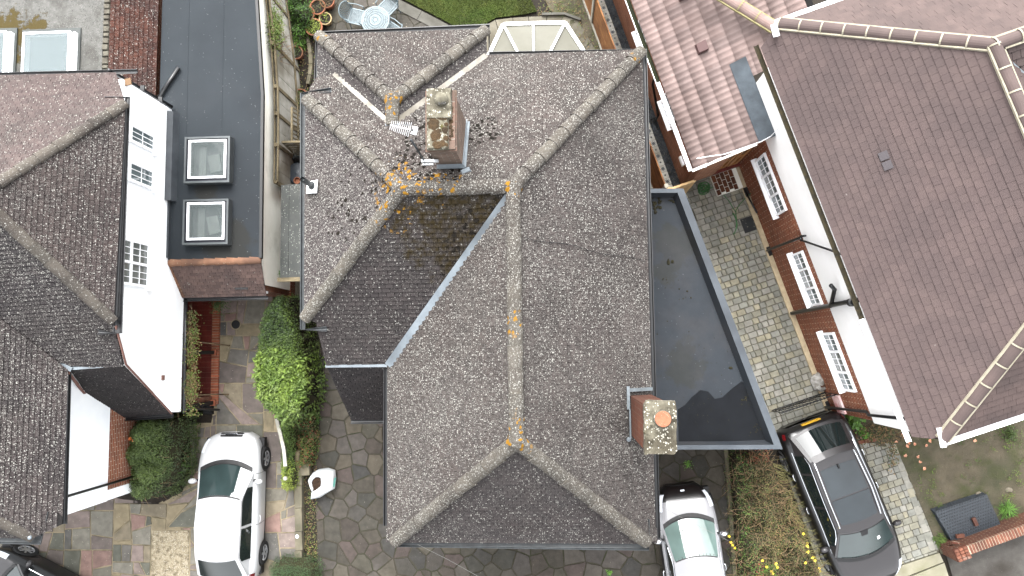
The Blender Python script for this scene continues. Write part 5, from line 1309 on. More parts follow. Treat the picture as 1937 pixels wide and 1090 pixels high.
# lawn
M_LAWN = mat('lawn_base', [srgb(70, 88, 26), srgb(92, 108, 38), srgb(62, 70, 26)], .95, 4., .8, 40.)
M_GRASS = mat('grass_blades', [srgb(80, 112, 28), srgb(112, 138, 44), srgb(104, 108, 40)], .8, 1.6, tint=.3, layers=[(l_patch(4.5, .55, .75, 4., .6), srgb(148, 146, 70))])
LW = poly_w([(748, -90), (757, -4), (800, 18), (850, 44), (868, 58), (880, 66), (903, 56), (937, 34), (990, 28), (1016, 22), (1004, 0), (1010, -90)])
sheet('lawn', LW, .02, M_LAWN)
b = MB(); xs = [p[0] for p in LW]; ys = [p[1] for p in LW]; n = 0
while n < 26000:
    x, y = ru(min(xs), max(xs)), ru(min(ys), max(ys))
    if not inside((x, y), LW): continue
    a = ru(0, 6.28); h = ru(.025, .06); l = ru(.01, .05); w = .006
    b.face([(x - w * math.cos(a), y - w * math.sin(a), .02), (x + w * math.cos(a), y + w * math.sin(a), .02), (x + l * math.sin(a), y - l * math.cos(a), .02 + h)], rnd()); n += 1
tag(b.build('grass', M_GRASS), kind='stuff')
GAIN = 1.2
# alley behind the slatted fence: star-pattern tiles and slate chips
al = thing('tiled_path', 'narrow path of pale tiles with dark grey stars beside the annex', 'path', (2.3, 8, 0)); al['kind'] = 'structure'
M_TW = mat('pale_path_tile', [srgb(176, 174, 164), srgb(192, 190, 182), srgb(156, 152, 140)], .7, 6., tint=.06); M_TD = mat('dark_star_glaze', [srgb(84, 88, 92), srgb(100, 104, 108)], .6, 5.)
def star_mesh(big):
    b = MB(); s_ = .094; b.box((0, 0, .01), (s_ * 2, s_ * 2, .02), 0, 0, 0, .003)
    R_, r_ = (.088, .034) if big else (.036, .022); vs = []
    for k in range(16): a = math.pi * 2 * k / 16; rr_ = R_ if k % 2 == 0 else r_; vs.append((rr_ * math.cos(a), rr_ * math.sin(a), .0215))
    b.face(vs, 0, 1)
    if not big:
        for sx in (-1, 1):
            for sy in (-1, 1): b.face([(sx * .094, sy * .094, .0214), (sx * .094, sy * .072, .0214), (sx * .072, sy * .094, .0214)][::sx * sy], 0, 1)
    me = bpy.data.meshes.new('star_tile'); me.from_pydata(b.v, [], b.f); me.materials.append(M_TW); me.materials.append(M_TD); me.polygons.foreach_set('material_index', b.m); return me
SM = [star_mesh(True), star_mesh(False)]
un0 = 4.28; r = 0; u_ = un(W(1288, 352, 0))[0] - .05
b = MB(); b.prism([RP(u_ + .1, un0 - .12, 0).to_2d()[:], RP(u_ + .1, NW_, 0).to_2d()[:], RP(-13, NW_, 0).to_2d()[:], RP(-13, un0 - .12, 0).to_2d()[:]], -.05, .002); b.build('bed', M_JOINTB, al)
while u_ > -12.5:
    for c in range(2):
        ob = bpy.data.objects.new('star_tile', SM[(r + c) % 2]); COL.objects.link(ob); ob.parent = al
        ob.matrix_local = Matrix.Translation(RP(u_, un0 + .1 + c * .195, .002) - ORG[al.name]) @ RB3.to_4x4()
    u_ -= .195; r += 1
M_CHIP = mat('slate_chips', [srgb(66, 70, 74), srgb(92, 96, 100), srgb(52, 54, 56)], .9, 20., tint=.3)
b = MB()
for _ in range(5200):
    u_, n_ = ru(-13, un(W(1288, 352, 0))[0]), ru(un0 + .4, NW_ - .01); p = RP(u_, n_, .0); b.box((p.x, p.y, .012), (ru(.02, .05), ru(.015, .035), ru(.012, .03)), ru(0, 3), rnd())
tag(b.build('slate_chips', M_CHIP, al), kind='stuff')

# ============================================================= fences and low walls
M_SLAT = mat('orange_brown_timber', [srgb(150, 100, 58), srgb(172, 122, 76), srgb(128, 84, 50)], .85, 7., .3, 30., tint=.15)
M_GREYW = mat('weathered_board', [srgb(160, 158, 148), srgb(180, 178, 170), srgb(140, 136, 122)], .92, 4., .5, 20., tint=.08, layers=[(l_patch(2.5, .52, .72, 5., .6), srgb(128, 120, 100))])
M_OLDW = mat('old_timber', [srgb(120, 108, 84), srgb(142, 130, 104), srgb(98, 88, 66)], .95, 9., .6, 30.)
M_PIER = mat('concrete_post', [srgb(160, 156, 142), srgb(176, 172, 160)], .9, 6., .3)
fr = thing('fence', 'orange-brown horizontally slatted fence with pale concrete posts beside the star-tiled path', 'fence', (2, 8, 0))
f0, f1 = W(1142, 95, 0), W(1250, 352, 0)
ft0, ft1 = W(1166, 97, 1.75), W(1262, 352, 1.75)
nF = 4.12; uF1 = un(W(1262, 352, 1.75))[0]
L_ = 13.; seg = 1.85; i = 0; u_ = uF1
while u_ > -12:
    b = MB(); b.box(RP(u_, nF - .0, .92), (.1, .1, 1.84), math.atan2(ND.y, ND.x)); b.build('post', M_PIER, fr)
    for k in range(12):
        z = .12 + k * .142; b = MB(); b.beam(RP(u_ - .06, nF, z), RP(u_ - seg + .06, nF, z), .03, .105); b.build('slat', M_SLAT, fr)
    b = MB(); b.beam(RP(u_ - .06, nF - .03, .06), RP(u_ - seg + .06, nF - .03, .06), .05, .12); b.build('gravel_board', M_PIER, fr)
    u_ -= seg
gt = thing('wooden_gate', 'pale new timber gate closing the passage between slatted fence and annex corner', 'gate', RP(uF1 + .05, 4.5, 0))
n_ = nF + .06; k = 0
while n_ < NW_ - .05:
    b = MB(); b.box(RP(uF1 + .12, n_ + .05, .9), (.096, .025, 1.75), math.atan2(ND.y, ND.x), 0); b.build('board', M_GP := bpy.data.materials.get('new_timber') or mat('new_timber', [srgb(196, 164, 118), srgb(214, 184, 140)], .85, 8., .3, tint=.1), gt); n_ += .102
for z in (.3, .9, 1.6): b = MB(); b.beam(RP(uF1 + .08, nF + .05, z), RP(uF1 + .08, NW_ - .02, z), .05, .08); b.build('rail', M_GP, gt)
b = MB(); b.box(RP(uF1 + .12, nF + .02, .95), (.1, .1, 1.9), math.atan2(ND.y, ND.x)); b.build('post', M_GP, gt)

fl_ = thing('fence', 'weathered pale board fence with timber posts along the cream extension wall', 'fence', (-7.4, 7, 0))
FP = [(-7.33, 4.5), (-7.33, 5.5), (-7.34, 6.35), (-7.37, 7.1), (-7.47, 8.3), (-7.66, 9.75), (-7.95, 11.5)]
for i, (p, q) in enumerate(zip(FP, FP[1:])):
    b = MB(); b.box((p[0], p[1], 1.05), (.09, .09, 2.1)); b.build('post', M_OLDW, fl_)
    dv = (Vector(q) - Vector(p)); nb_ = max(2, int(dv.length / .31))
    for k in range(nb_):
        a, c = Vector(p) + dv * (k / nb_), Vector(p) + dv * ((k + 1) / nb_ - .01)
        b = MB(); b.beam((a.x, a.y, .95), (c.x, c.y, .95), .025 + .006 * (k % 2), 1.86); b.build('board', M_GREYW, fl_)
    for dx, z in ((.0, 1.94), (.06, 2.06), (-.06, 2.0), (.05, .5)):
        b = MB(); b.beam((p[0] + dx, p[1], z), (q[0] + dx, q[1], z), .035, .05); b.build('rail', M_OLDW, fl_)
# low stone-edged wall between the drives
lw = thing('low_wall', 'low stone-slab edging wall between the left drive and the soil strip', 'wall', W(566, 980, 0))
M_COPS = mat('stone_coping', [srgb(122, 116, 98), srgb(140, 132, 112), srgb(104, 100, 84)], .93, 5., .4, 30., tint=.12, layers=[(l_patch(3, .5, .7, 4., .5), srgb(92, 88, 58))])
y = 890
for y1_ in (918, 960, 1004, 1040, 1078, 1120, 1180):
    p, q = W(566, y, .12), W(566 + (y1_ - 890) * .012, y1_, .12); dd = (q - p).normalized()
    b = MB(); b.beam(Vector((p.x, p.y, .1)) + dd * .008, Vector((q.x, q.y, .1)) - dd * .008, .2, .24); b.build('coping_stone', M_COPS, lw); y = y1_
b = MB(); b.box(W(573, 888, .1), (.46, .3, .3), .05); b.build('end_pier', M_COPS, lw)
b = MB(); b.lathe(W(562, 1015, .23), [(.05, 0), (.05, .008), (0, .01)], 12); b.build('white_disc', M_UPVC, lw)
GAIN = .75
# front brick wall, bottom right
gw = thing('garden_wall', 'red brick garden wall with brick-on-edge coping at the bottom right corner', 'wall', W(1810, 1040, 0))
M_GWB = mat('wall_brick', [srgb(150, 92, 70), srgb(176, 116, 92), srgb(134, 90, 76)], .92, 9., .5, 50., tint=.22, layers=[(l_patch(5., .55, .75, 4., .5), srgb(196, 176, 160))])
ZW = .78
a_ = W(1815, 1048, ZW); c_ = W(1937, 1003, ZW); dw = (c_ - a_).normalized(); nwv = Vector((-dw.y, dw.x, 0)); ang = math.atan2(dw.y, dw.x)
M_GWF = brick_mat('garden_wall_face', (dw.x, dw.y), srgb(150, 88, 66), srgb(126, 74, 58), srgb(176, 156, 136)); 
b = MB(); b.beam(a_ + dw * .15 + Vector((0, 0, -.45)), a_ + dw * 5 + Vector((0, 0, -.45)), .215, .72); b.build('wall_core', M_GWF, gw)
M_MORL = mat('light_mortar', [srgb(196, 182, 158), srgb(212, 200, 178)], .95, 9., .4)
b = MB(); b.beam(a_ + dw * .25 + Vector((0, 0, -.05)), a_ + dw * 5 + Vector((0, 0, -.05)), .222, .085); b.build('mortar_bed', M_MORL, gw)
me_b = None
for i in range(62):
    if me_b is None: t_ = MB(); t_.box((0, 0, 0), (.066, .228, .1), 0, 0, 0, .004); me_b = bpy.data.meshes.new('brick'); me_b.from_pydata(t_.v, [], t_.f); me_b.materials.append(M_GWB)
    ob = bpy.data.objects.new('brick', me_b); COL.objects.link(ob); ob.parent = gw; ob.location = a_ + dw * (.32 + i * .0765) + Vector((0, 0, -.045 + ru(-.003, .003))) - ORG[gw.name]; ob.rotation_euler.z = ang + ru(-.02, .02)
b = MB(); pc = a_ + dw * .08 - nwv * .03; b.box((pc.x, pc.y, ZW / 2 - .03), (.36, .34, ZW - .02), ang); b.m = [0] * 6; b.build('pier', M_GWF, gw)
for i in range(3):
    for j in range(4):
        q = pc + dw * (-.12 + i * .12) + nwv * (-.126 + j * .084); t_ = MB(); t_.box((q.x, q.y, ZW - .02), (.11 if (i + j) % 2 else .104, .074, .07), ang, 0, 0, .003); t_.build('brick', M_GWB, gw)
r0 = W(1778, 1035, .0)
b = MB(); b.beam(pc + dw * -.1 + Vector((0, .1, -.42 + .0)), Vector((r0.x + .1, r0.y + .15, .33)), .2, .62); b.build('return_wall', M_GWF, gw)
# iron gate
ig = thing('iron_gate', 'low black wrought-iron gate across the block drive behind the black car', 'gate', W(1510, 765, 0))
p, q = W(1458, 776, 0), W(1570, 738, 0); dd = (q - p); 
for z in (.12, .95): b = MB(); b.beam((p.x, p.y, z), (q.x, q.y, z), .03, .03); b.build('rail', M_BLACKM, ig)
for i in range(19):
    c = p + dd * (i / 18); b = MB(); b.tube([(c.x, c.y, .08), (c.x, c.y, 1.02 + .05 * math.sin(i / 18 * math.pi))], .011, 5); b.build('bar', M_BLACKM, ig)
b = MB()
for i in range(6):
    c = p + dd * ((i + .5) / 6); b.tube([(c.x + .08 * math.cos(a) * dd.normalized().x, c.y + .08 * math.cos(a) * dd.normalized().y, .5 + .08 * math.sin(a)) for a in [k * .7 for k in range(10)]], .008, 4)
b.build('scroll', M_BLACKM, ig)
b = MB(); b.beam((q.x - .35, q.y + .12, .2), (q.x + .15, q.y + .25, .25), .06, .25); b.build('rusty_bracket', mat('rust', [srgb(96, 60, 40), srgb(120, 80, 56)], .9, 9.), ig)
# ============================================================= PLANTS
GAIN = 1.15
def leafmat(name, cols, tint=.35, layers=()):
    m = mat(name, cols, .6, 2.2, tint=tint, spec=.35, layers=layers); nt = m.node_tree; b = nt.nodes['Principled BSDF']
    b.inputs['Subsurface Weight'].default_value = 0
    return m
ML_DARK = leafmat('dark_green_leaf', [srgb(66, 88, 34), srgb(92, 112, 46), srgb(52, 72, 36)])
ML_CONIF = leafmat('mid_green_leaf', [srgb(86, 114, 40), srgb(120, 144, 56), srgb(72, 98, 38)])
ML_LAUREL = leafmat('yellow_green_leaf', [srgb(92, 118, 46), srgb(124, 144, 68), srgb(76, 102, 38)], .3)
ML_LIME = leafmat('lime_leaf', [srgb(138, 156, 54), srgb(168, 178, 84), srgb(116, 136, 44)], .3)
ML_COTO = leafmat('cotoneaster_leaf', [srgb(84, 104, 56), srgb(106, 126, 70), srgb(70, 86, 50)], .35)
ML_BOX = leafmat('box_leaf', [srgb(58, 84, 46), srgb(78, 104, 58), srgb(50, 70, 40)], .35)
ML_DRY = leafmat('dry_leaf', [srgb(128, 104, 66), srgb(150, 124, 82), srgb(100, 84, 52)], .35)
ML_OLIVE = leafmat('olive_leaf', [srgb(104, 108, 52), srgb(130, 128, 68), srgb(84, 88, 42)], .35)
ML_RED = leafmat('red_leaf', [srgb(140, 70, 50), srgb(160, 92, 66)], .3)
ML_BRIGHT = leafmat('bright_green_leaf', [srgb(88, 138, 44), srgb(120, 168, 66), srgb(76, 116, 40)], .3)
M_TWIG = mat('twig', [srgb(120, 98, 72), srgb(156, 132, 100), srgb(92, 76, 56)], .95, 6., tint=.25)
M_CORE = mat('shaded_branches', [srgb(46, 46, 26), srgb(66, 62, 36)], .98, 9.)  # dark twig colour with the inner shade of the plants painted in
M_YEL = mat('yellow_petal', [srgb(226, 200, 50), srgb(240, 214, 80)], .6, 5.)
M_BERRY = mat('orange_berry', [srgb(214, 106, 44), srgb(226, 128, 60)], .5, 5.)
def leaf(b, p, n, L, w, t, bend=.25, m=0):
    n = Vector(n).normalized(); a = Vector((ru(-1, 1), ru(-1, 1), ru(-1, 1))); d = n.cross(a)
    if d.length < 1e-3: d = Vector((1, 0, 0))
    d.normalize(); s_ = n.cross(d) * w / 2; p = Vector(p); mid = p + d * L * .5 + n * bend * w; e_ = p + d * L
    i = len(b.v); b.v += [tuple(p), tuple(mid + s_), tuple(e_), tuple(mid - s_)]; b.f.append((i, i + 1, i + 2, i + 3)); b.t.append(t); b.m.append(m)
def edge_dist(p, P):
    d = 1e9; n = len(P)
    for i in range(n):
        ax, ay = P[i]; bx, by = P[(i + 1) % n]; ex, ey = bx - ax, by - ay; L2 = ex * ex + ey * ey or 1e-9
        t = max(0, min(1, ((p[0] - ax) * ex + (p[1] - ay) * ey) / L2)); d = min(d, math.hypot(p[0] - ax - ex * t, p[1] - ay - ey * t))
    return d
def bush(name, label, cat, P, h, mats, n, L=.06, w=.035, R=.5, z0=0., lump=.12, group=None, twigs=0, flowers=(), sel=None, core=True, up=.6, seed=1, freq=2.5):
    """foliage over a ground outline P (2D), domed to height h; leaves sit in a shell round a dark core"""
    if area2(P) < 0: P = P[::-1]
    cx = sum(p[0] for p in P) / len(P); cy = sum(p[1] for p in P) / len(P)
    t = thing(name, label, cat, (cx, cy, z0), group)
    def H(x, y, d): k = min(1, d / R); return h * math.sqrt(max(0, 1 - (1 - k) ** 2)) * (1 + lump * 1.6 * mnoise.noise(Vector((x * freq, y * freq, seed * 7.1)))) 
    xs = [p[0] for p in P]; ys = [p[1] for p in P]
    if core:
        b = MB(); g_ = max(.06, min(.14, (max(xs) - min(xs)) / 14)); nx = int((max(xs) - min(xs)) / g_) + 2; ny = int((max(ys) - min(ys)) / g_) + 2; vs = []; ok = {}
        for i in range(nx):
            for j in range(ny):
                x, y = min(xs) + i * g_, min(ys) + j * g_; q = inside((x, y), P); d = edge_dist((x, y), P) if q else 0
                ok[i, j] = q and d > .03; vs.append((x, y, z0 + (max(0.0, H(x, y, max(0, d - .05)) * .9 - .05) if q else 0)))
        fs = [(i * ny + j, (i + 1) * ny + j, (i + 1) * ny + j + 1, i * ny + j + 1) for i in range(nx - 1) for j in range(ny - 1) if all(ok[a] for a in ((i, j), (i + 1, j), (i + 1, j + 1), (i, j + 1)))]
        b.faces(vs, fs); b.build('shade_core', M_CORE, t, smooth=True)  # solid hull added under the leaves, coloured as the shaded inside
    b = MB(); k = 0; mats = mats if isinstance(mats, list) else [mats]
    tries = 0
    while k < n and tries < n * 6:
        tries += 1
        x, y = ru(min(xs), max(xs)), ru(min(ys), max(ys))
        if not inside((x, y), P): continue
        d = edge_dist((x, y), P); hz = H(x, y, d)
        if d < R * .35: zz = ru(.1, 1) * hz
        else: zz = hz * (1 - abs(random.gauss(0, .07)))
        e_ = .03; g = Vector((H(x - e_, y, edge_dist((x - e_, y), P) if inside((x - e_, y), P) else 0) - H(x + e_, y, edge_dist((x + e_, y), P) if inside((x + e_, y), P) else 0),
                              H(x, y - e_, edge_dist((x, y - e_), P) if inside((x, y - e_), P) else 0) - H(x, y + e_, edge_dist((x, y + e_), P) if inside((x, y + e_), P) else 0), 2 * e_)) if d < R else Vector((0, 0, 1))
        nn = g.normalized() * up + Vector((random.gauss(0, .4), random.gauss(0, .4), random.gauss(.25, .35)))
        s_ = ru(.6, 1.3); mi = sel(x, y, zz / h) if sel else random.randrange(len(mats))
        if mi is None: continue
        leaf(b, (x + ru(-.04, .04), y + ru(-.04, .04), z0 + zz + ru(-.02, .05)), nn, L * s_, w * s_, max(.001, rnd()), m=mi); k += 1
    o = b.build('foliage', mats, t); o['kind'] = 'stuff'
    if twigs:
        b = MB()
        for _ in range(twigs):
            x, y = ru(min(xs), max(xs)), ru(min(ys), max(ys))
            if not inside((x, y), P): continue
            hz = H(x, y, edge_dist((x, y), P)); a = ru(0, 6.28); l = ru(.12, .4)
            p = Vector((x, y, z0 + hz * ru(.8, 1.0))); q = p + Vector((math.cos(a) * l, math.sin(a) * l, ru(-.02, .14))); mid = p.lerp(q, .5) + Vector((ru(-.04, .04), ru(-.04, .04), .03))
            b.tube([p, mid, q], [.006, .005, .003], 3, t=rnd(), cap=False)
        o = b.build('twigs', M_TWIG, t); o['kind'] = 'stuff'
    for (nm, fm, pts, r) in flowers:
        for (px, py) in pts:
            p = W(px, py, z0 + h * .8); d = edge_dist((p.x, p.y), P) if inside((p.x, p.y), P) else .05
            c_ = Vector((p.x, p.y, z0 + H(p.x, p.y, max(.05, d)) + .05)); b = MB()
            for a in range(5): an = a * 1.257 + ru(-.2, .2); b.face([c_, c_ + Vector((math.cos(an - .5) * r, math.sin(an - .5) * r, .012)), c_ + Vector((math.cos(an) * r * 1.5, math.sin(an) * r * 1.5, .02)), c_ + Vector((math.cos(an + .5) * r, math.sin(an + .5) * r, .012))])
            b.lathe(c_, [(r * .35, 0), (0, r * .4)], 5); b.build(nm, fm, t)
    return t
def pw(pts, z=0.): return [tuple(W2(x, y, z)) for x, y in pts]
# evergreen hedge between the two drives
HG = pw([(514, 700), (484, 696), (483, 655), (490, 612), (500, 582), (519, 557), (540, 553)], 1.5) + pw([(576, 574), (592, 612), (602, 650), (606, 700), (560, 710)], .2)
bush('evergreen_hedge', 'tall clipped dark-green end of the hedge next to the lean-to roof', 'hedge', HG, 1.75, [ML_DARK, ML_CONIF], 16000, .05, .024, .2, lump=.06, seed=2, freq=5)
HG2 = pw([(535, 796), (508, 778), (488, 752), (480, 710), (483, 672), (510, 655)], 1.5) + pw([(580, 655), (606, 680), (612, 735), (604, 778), (576, 800), (550, 806)], .3)
bush('laurel_hedge', 'rounded yellow-green broad-leaved front half of the tall hedge beside the white hatchback', 'hedge', HG2, 1.8, [ML_LAUREL, ML_CONIF], 6500, .13, .05, .16, lump=.05, seed=3, freq=4,
     sel=lambda x, y, z: 0 if mnoise.noise(Vector((x * 2.2, y * 2.2, 0))) + (-y - 1.2) * .35 + ru(-.3, .3) > .12 else 1)
HG3 = pw([(524, 788), (556, 784), (556, 850), (556, 905), (552, 930), (536, 936), (525, 925), (524, 880)], .8)
bush('low_hedge', 'narrow low strip of lime-green hedge running down to the stone end pier', 'hedge', HG3, .85, [ML_CONIF, ML_LIME], 4200, .045, .028, .22, seed=5,
     sel=lambda x, y, z: 1 if y < -3.2 + ru(-.4, .4) else 0)
tl = thing('timber_rail', 'pale weathered timber rail lying along the top of the low hedge strip', 'rail', W(535, 840, .9))
b = MB(); pts_ = [W(523, 792, .92), W(530, 820, .94), (W(537, 850, .94)), W(540, 882, .92)]
for p, q in zip(pts_, pts_[1:]): b.beam(p, q, .09, .04)
b.build('rail', M_GREYW, tl); b = MB(); b.lathe(W(540, 905, .85), [(.06, 0), (.055, .04), (0, .05)], 8); b.build('post_top', M_GREYW, tl)
lg = thing('log', 'pale broken timber post standing in the soil by the low hedge', 'log', W(560, 900, 0)); b = MB(); b.tube([W(562, 905, .05), W(563, 855, .5)], [.11, .07], 8); b.build('stump', M_OLDW, lg)
bush('shrub', 'dark shrub with small red leaves in the soil strip below the tall hedge', 'shrub', pw([(540, 790), (598, 780), (600, 850), (590, 885), (560, 888), (556, 820)], .3), .5, [ML_DARK, ML_OLIVE, ML_RED, ML_CONIF], 2600, .05, .03, .3, seed=6, lump=.5, twigs=60,
     sel=lambda x, y, z: random.choice((0, 0, 0, 1, 3, 3, 2)) if rnd() < .98 else 2)
# cotoneaster in front of the left house
HC_ = [(-11.35, -1.6), (-11.35, W(212, 948, 2.2).y)] + pw([(235, 952), (275, 952)], 1.9) + pw([(318, 946), (346, 912), (362, 880)], .6) + pw([(364, 840), (364, 790)], .5) + [(-10.1, -1.72)]
bush('cotoneaster_hedge', 'wide dark-green small-leaved hedge with orange berries against the left brick wall', 'hedge', HC_, 2.1, [ML_COTO, ML_DARK], 24000, .048, .03, .3, lump=.16, seed=8, twigs=120,
     flowers=(('berry_cluster', M_BERRY, [(259, 828), (254, 832), (263, 826), (248, 826), (232, 898), (239, 902), (214, 908), (246, 899), (210, 904), (268, 830)], .03),))
# climber along the porch head
cl = thing('climbing_plant', 'leggy climbing plant trained along the black porch gutter of the left house', 'climber', (-9.55, 0, 0))
b = MB()
for i in range(26):
    y0_ = ru(-1.5, .9); p = Vector((-9.56 + ru(-.1, .1), y0_, 1.95)); path = [p]
    for k in range(6): p = p + Vector((ru(-.08, .08), ru(-.16, .2), ru(-.05, .06))); p.x = max(-9.7, min(-9.35, p.x)); path.append(p.copy())
    b.tube(path, [.014, .013, .012, .01, .008, .006, .004], 5, t=rnd(), cap=False)
for y_ in (-1.2, .2): b.tube([(-9.4, y_, 0), (-9.45, y_ + .05, 1.0), (-9.52, y_ + .1, 1.95)], .018, 6)
b.build('stems', M_TWIG, cl)
b = MB()
for _ in range(2600):
    y_ = ru(-1.65, 1.1); dn_ = mnoise.noise(Vector((y_ * 1.8, 3, 1)))
    if dn_ < ru(-.5, .3): continue
    leaf(b, (-9.53 + random.gauss(0, .09), y_, 1.98 + random.gauss(0, .08)), (random.gauss(0, .5), random.gauss(0, .5), 1), .05, .03, rnd(), m=random.choice((0, 0, 1, 2)))
o = b.build('leaves', [ML_OLIVE, ML_CONIF, ML_DRY], cl); o['kind'] = 'stuff'
# topiary
tp = pw([(605, 1075), (600, 1100), (585, 1130), (553, 1145), (520, 1130), (504, 1100), (502, 1075), (512, 1062), (530, 1055), (556, 1053), (580, 1056), (597, 1064)], .5)
bush('topiary', 'clipped round dark box dome at the bottom edge between the drives', 'shrub', tp, .85, [ML_BOX], 7000, .03, .02, .55, lump=.05, seed=9)
# brown hedge between garage drive and black car
HB = pw([(1384, 850), (1460, 850), (1470, 868), (1486, 905), (1510, 960), (1532, 1005), (1550, 1060), (1575, 1140), (1400, 1140), (1394, 1080), (1390, 1000), (1386, 920)], .9)
yl = [(1390, 1036), (1383, 1019), (1395, 1042), (1438, 1056), (1459, 1058), (1446, 1068), (1464, 1067), (1458, 1079), (1461, 1084), (1466, 1090), (1518, 1060), (1531, 1051), (1535, 1034), (1525, 1031), (1519, 1037), (1537, 1057), (1546, 1060), (1553, 1078), (1556, 1085), (1520, 1010), (1386, 1030), (1530, 1036)]
bush('overgrown_hedge', 'overgrown brown twiggy hedge with yellow flowers beside the black car', 'hedge', HB, 1.1, [ML_DARK, ML_DRY, ML_OLIVE, ML_BRIGHT, ML_RED], 11000, .042, .022, .35, lump=.35, seed=11, twigs=1500,
     sel=lambda x, y, z: (random.choice((0, 3, 0, 2)) if x < 4.95 + ru(-.15, .2) else (4 if (y > -3.05 and rnd() < .5) or (x < 5.3 and y < -5.5 and rnd() < .3) else (3 if y < -5.6 and x < 5.7 and rnd() < .75 else random.choice((1, 1, 2, 2, 2, 0))))),
     flowers=(('flower', M_YEL, yl, .028),))
b = MB()
for i in range(150):
    t_ = rnd(); p = W(1466 + 90 * t_, 870 + 220 * t_, .7); a = ru(-1.3, 1.2); l = ru(.1, .42); b.tube([p + Vector((-.1, 0, 0)), p + Vector((math.cos(a) * l * .4, math.sin(a) * l * .4, .1)), p + Vector((math.cos(a) * l, math.sin(a) * l, .14))], [.004, .003, .0015], 3, t=rnd(), cap=False)
o = tag(b.build('arching_twigs', leafmat('pale_shoot', [srgb(150, 146, 92), srgb(172, 166, 112)], .3), None), 'fringe of pale arching shoots leaning over the block drive by the black car', 'shrub'); 
# small plants
def tuft(name, label, px, py, r, n, m, L=.12, w=.03, z=0.03, cat='plant', group=None, h=.15):
    c = W(px, py, z); t = thing(name, label, cat, c, group); b = MB()
    for _ in range(n):
        a = ru(0, 6.28); d = abs(random.gauss(0, r * .5)); p = c + Vector((math.cos(a) * d, math.sin(a) * d, h * max(0, 1 - d / r) * ru(.3, 1)))
        leaf(b, p, (math.cos(a) * .5 + ru(-.3, .3), math.sin(a) * .5 + ru(-.3, .3), 1), L * ru(.6, 1.2), w * ru(.7, 1.2), rnd())
    b.build('leaves', m, t)
    b = MB(); b.tube([c + Vector((0, 0, -.03)), c + Vector((.01, 0, h * .6))], .008, 5); b.build('stem', M_TWIG, t); return t
tuft('broadleaf_plant', 'bright green broad-leaved plant at the corner of the right house wall', 1612, 798, .32, 160, ML_BRIGHT, .13, .1, h=.4)
tuft('broadleaf_plant', 'smaller bright green plant below the corner plant by the brick edging', 1632, 822, .2, 60, ML_BRIGHT, .1, .07, h=.25)
tuft('grassy_weed', 'long-bladed green tuft beside the black plastic crate', 1902, 962, .26, 110, ML_BRIGHT, .32, .018, h=.12)
tuft('weed', 'feathery green weed where the block drive meets the brick wall pier', 1778, 1022, .24, 240, ML_CONIF, .09, .02, h=.2)
tuft('weed', 'green moss-like weed growing through the middle drive behind the silver car', 1301, 878, .13, 130, ML_BRIGHT, .04, .02, h=.04)
tuft('weed', 'tiny green weed on the paving in front of the middle house', 1153, 1083, .09, 60, ML_BRIGHT, .05, .025, h=.04)
tuft('potted_shrub', 'dark leafy shrub in a black square pot beside the lean-to wall', 415, 578, .28, 420, ML_COTO, .05, .03, .45, h=.3)
tuft('spiky_plant', 'spiky green plant in the soil strip by the tall hedge', 598, 790, .2, 60, ML_BRIGHT, .2, .018, h=.1)
tuft('ivy', 'bright green ivy growing at the corner of the grey side roof', 527, 522, .2, 260, ML_BRIGHT, .07, .05, 1.0, h=.5)
tuft('young_shrub', 'small green shrub at the right of the front garden by the white gutter', 1905, 820, .3, 200, ML_DARK, .08, .04, h=.3)
tuft('hedge_plant', 'leafy green plant at the foot of the cotoneaster hedge by the white car', 347, 885, .22, 140, ML_BRIGHT, .11, .05, h=.2)
# dried hydrangea-like stems with coral petals
dd_ = thing('rose_bush', 'straggly low bush with coral and cream petals on the bare soil', 'bush', W(1700, 830, .02)); b = MB()
for _ in range(90):
    p = W(1660 + ru(-20, 50), 818 + ru(-14, 20), .1); a = ru(0, 6.28); l = ru(.1, .4); b.tube([p, p + Vector((math.cos(a) * l, math.sin(a) * l, ru(0, .15)))], [.006, .003], 3, t=rnd(), cap=False)
b.build('stems', M_TWIG, dd_)
b = MB()
for _ in range(500): px, py = (1668 + random.gauss(0, 22), 822 + random.gauss(0, 9)) if rnd() < .7 else (1690 + random.gauss(0, 6), 858 + random.gauss(0, 16)); leaf(b, W(px, py, ru(.08, .3)), (0, 0, 1), .05, .035, rnd(), m=random.choice((0, 1, 1)))
b.build('leaves', [ML_DARK, ML_DRY], dd_)
M_PET = mat('coral_petal', [srgb(214, 130, 96), srgb(236, 190, 160)], .6, 30., tint=.2)
for (px, py) in ((1694, 836), (1716, 844), (1718, 838), (1712, 862), (1736, 864), (1740, 874), (1748, 886), (1758, 834), (1843, 834), (1711, 826), (1707, 822), (1730, 840), (1752, 842)):
    c = W(px, py, .09); b = MB()
    for a in range(6): an = a * 1.05; r = ru(.025, .045); b.face([c, c + Vector((math.cos(an - .5) * r, math.sin(an - .5) * r, .02)), c + Vector((math.cos(an) * r * 1.3, math.sin(an) * r * 1.3, .035)), c + Vector((math.cos(an + .5) * r, math.sin(an + .5) * r, .02))])
    b.build('petal', M_PET, dd_)
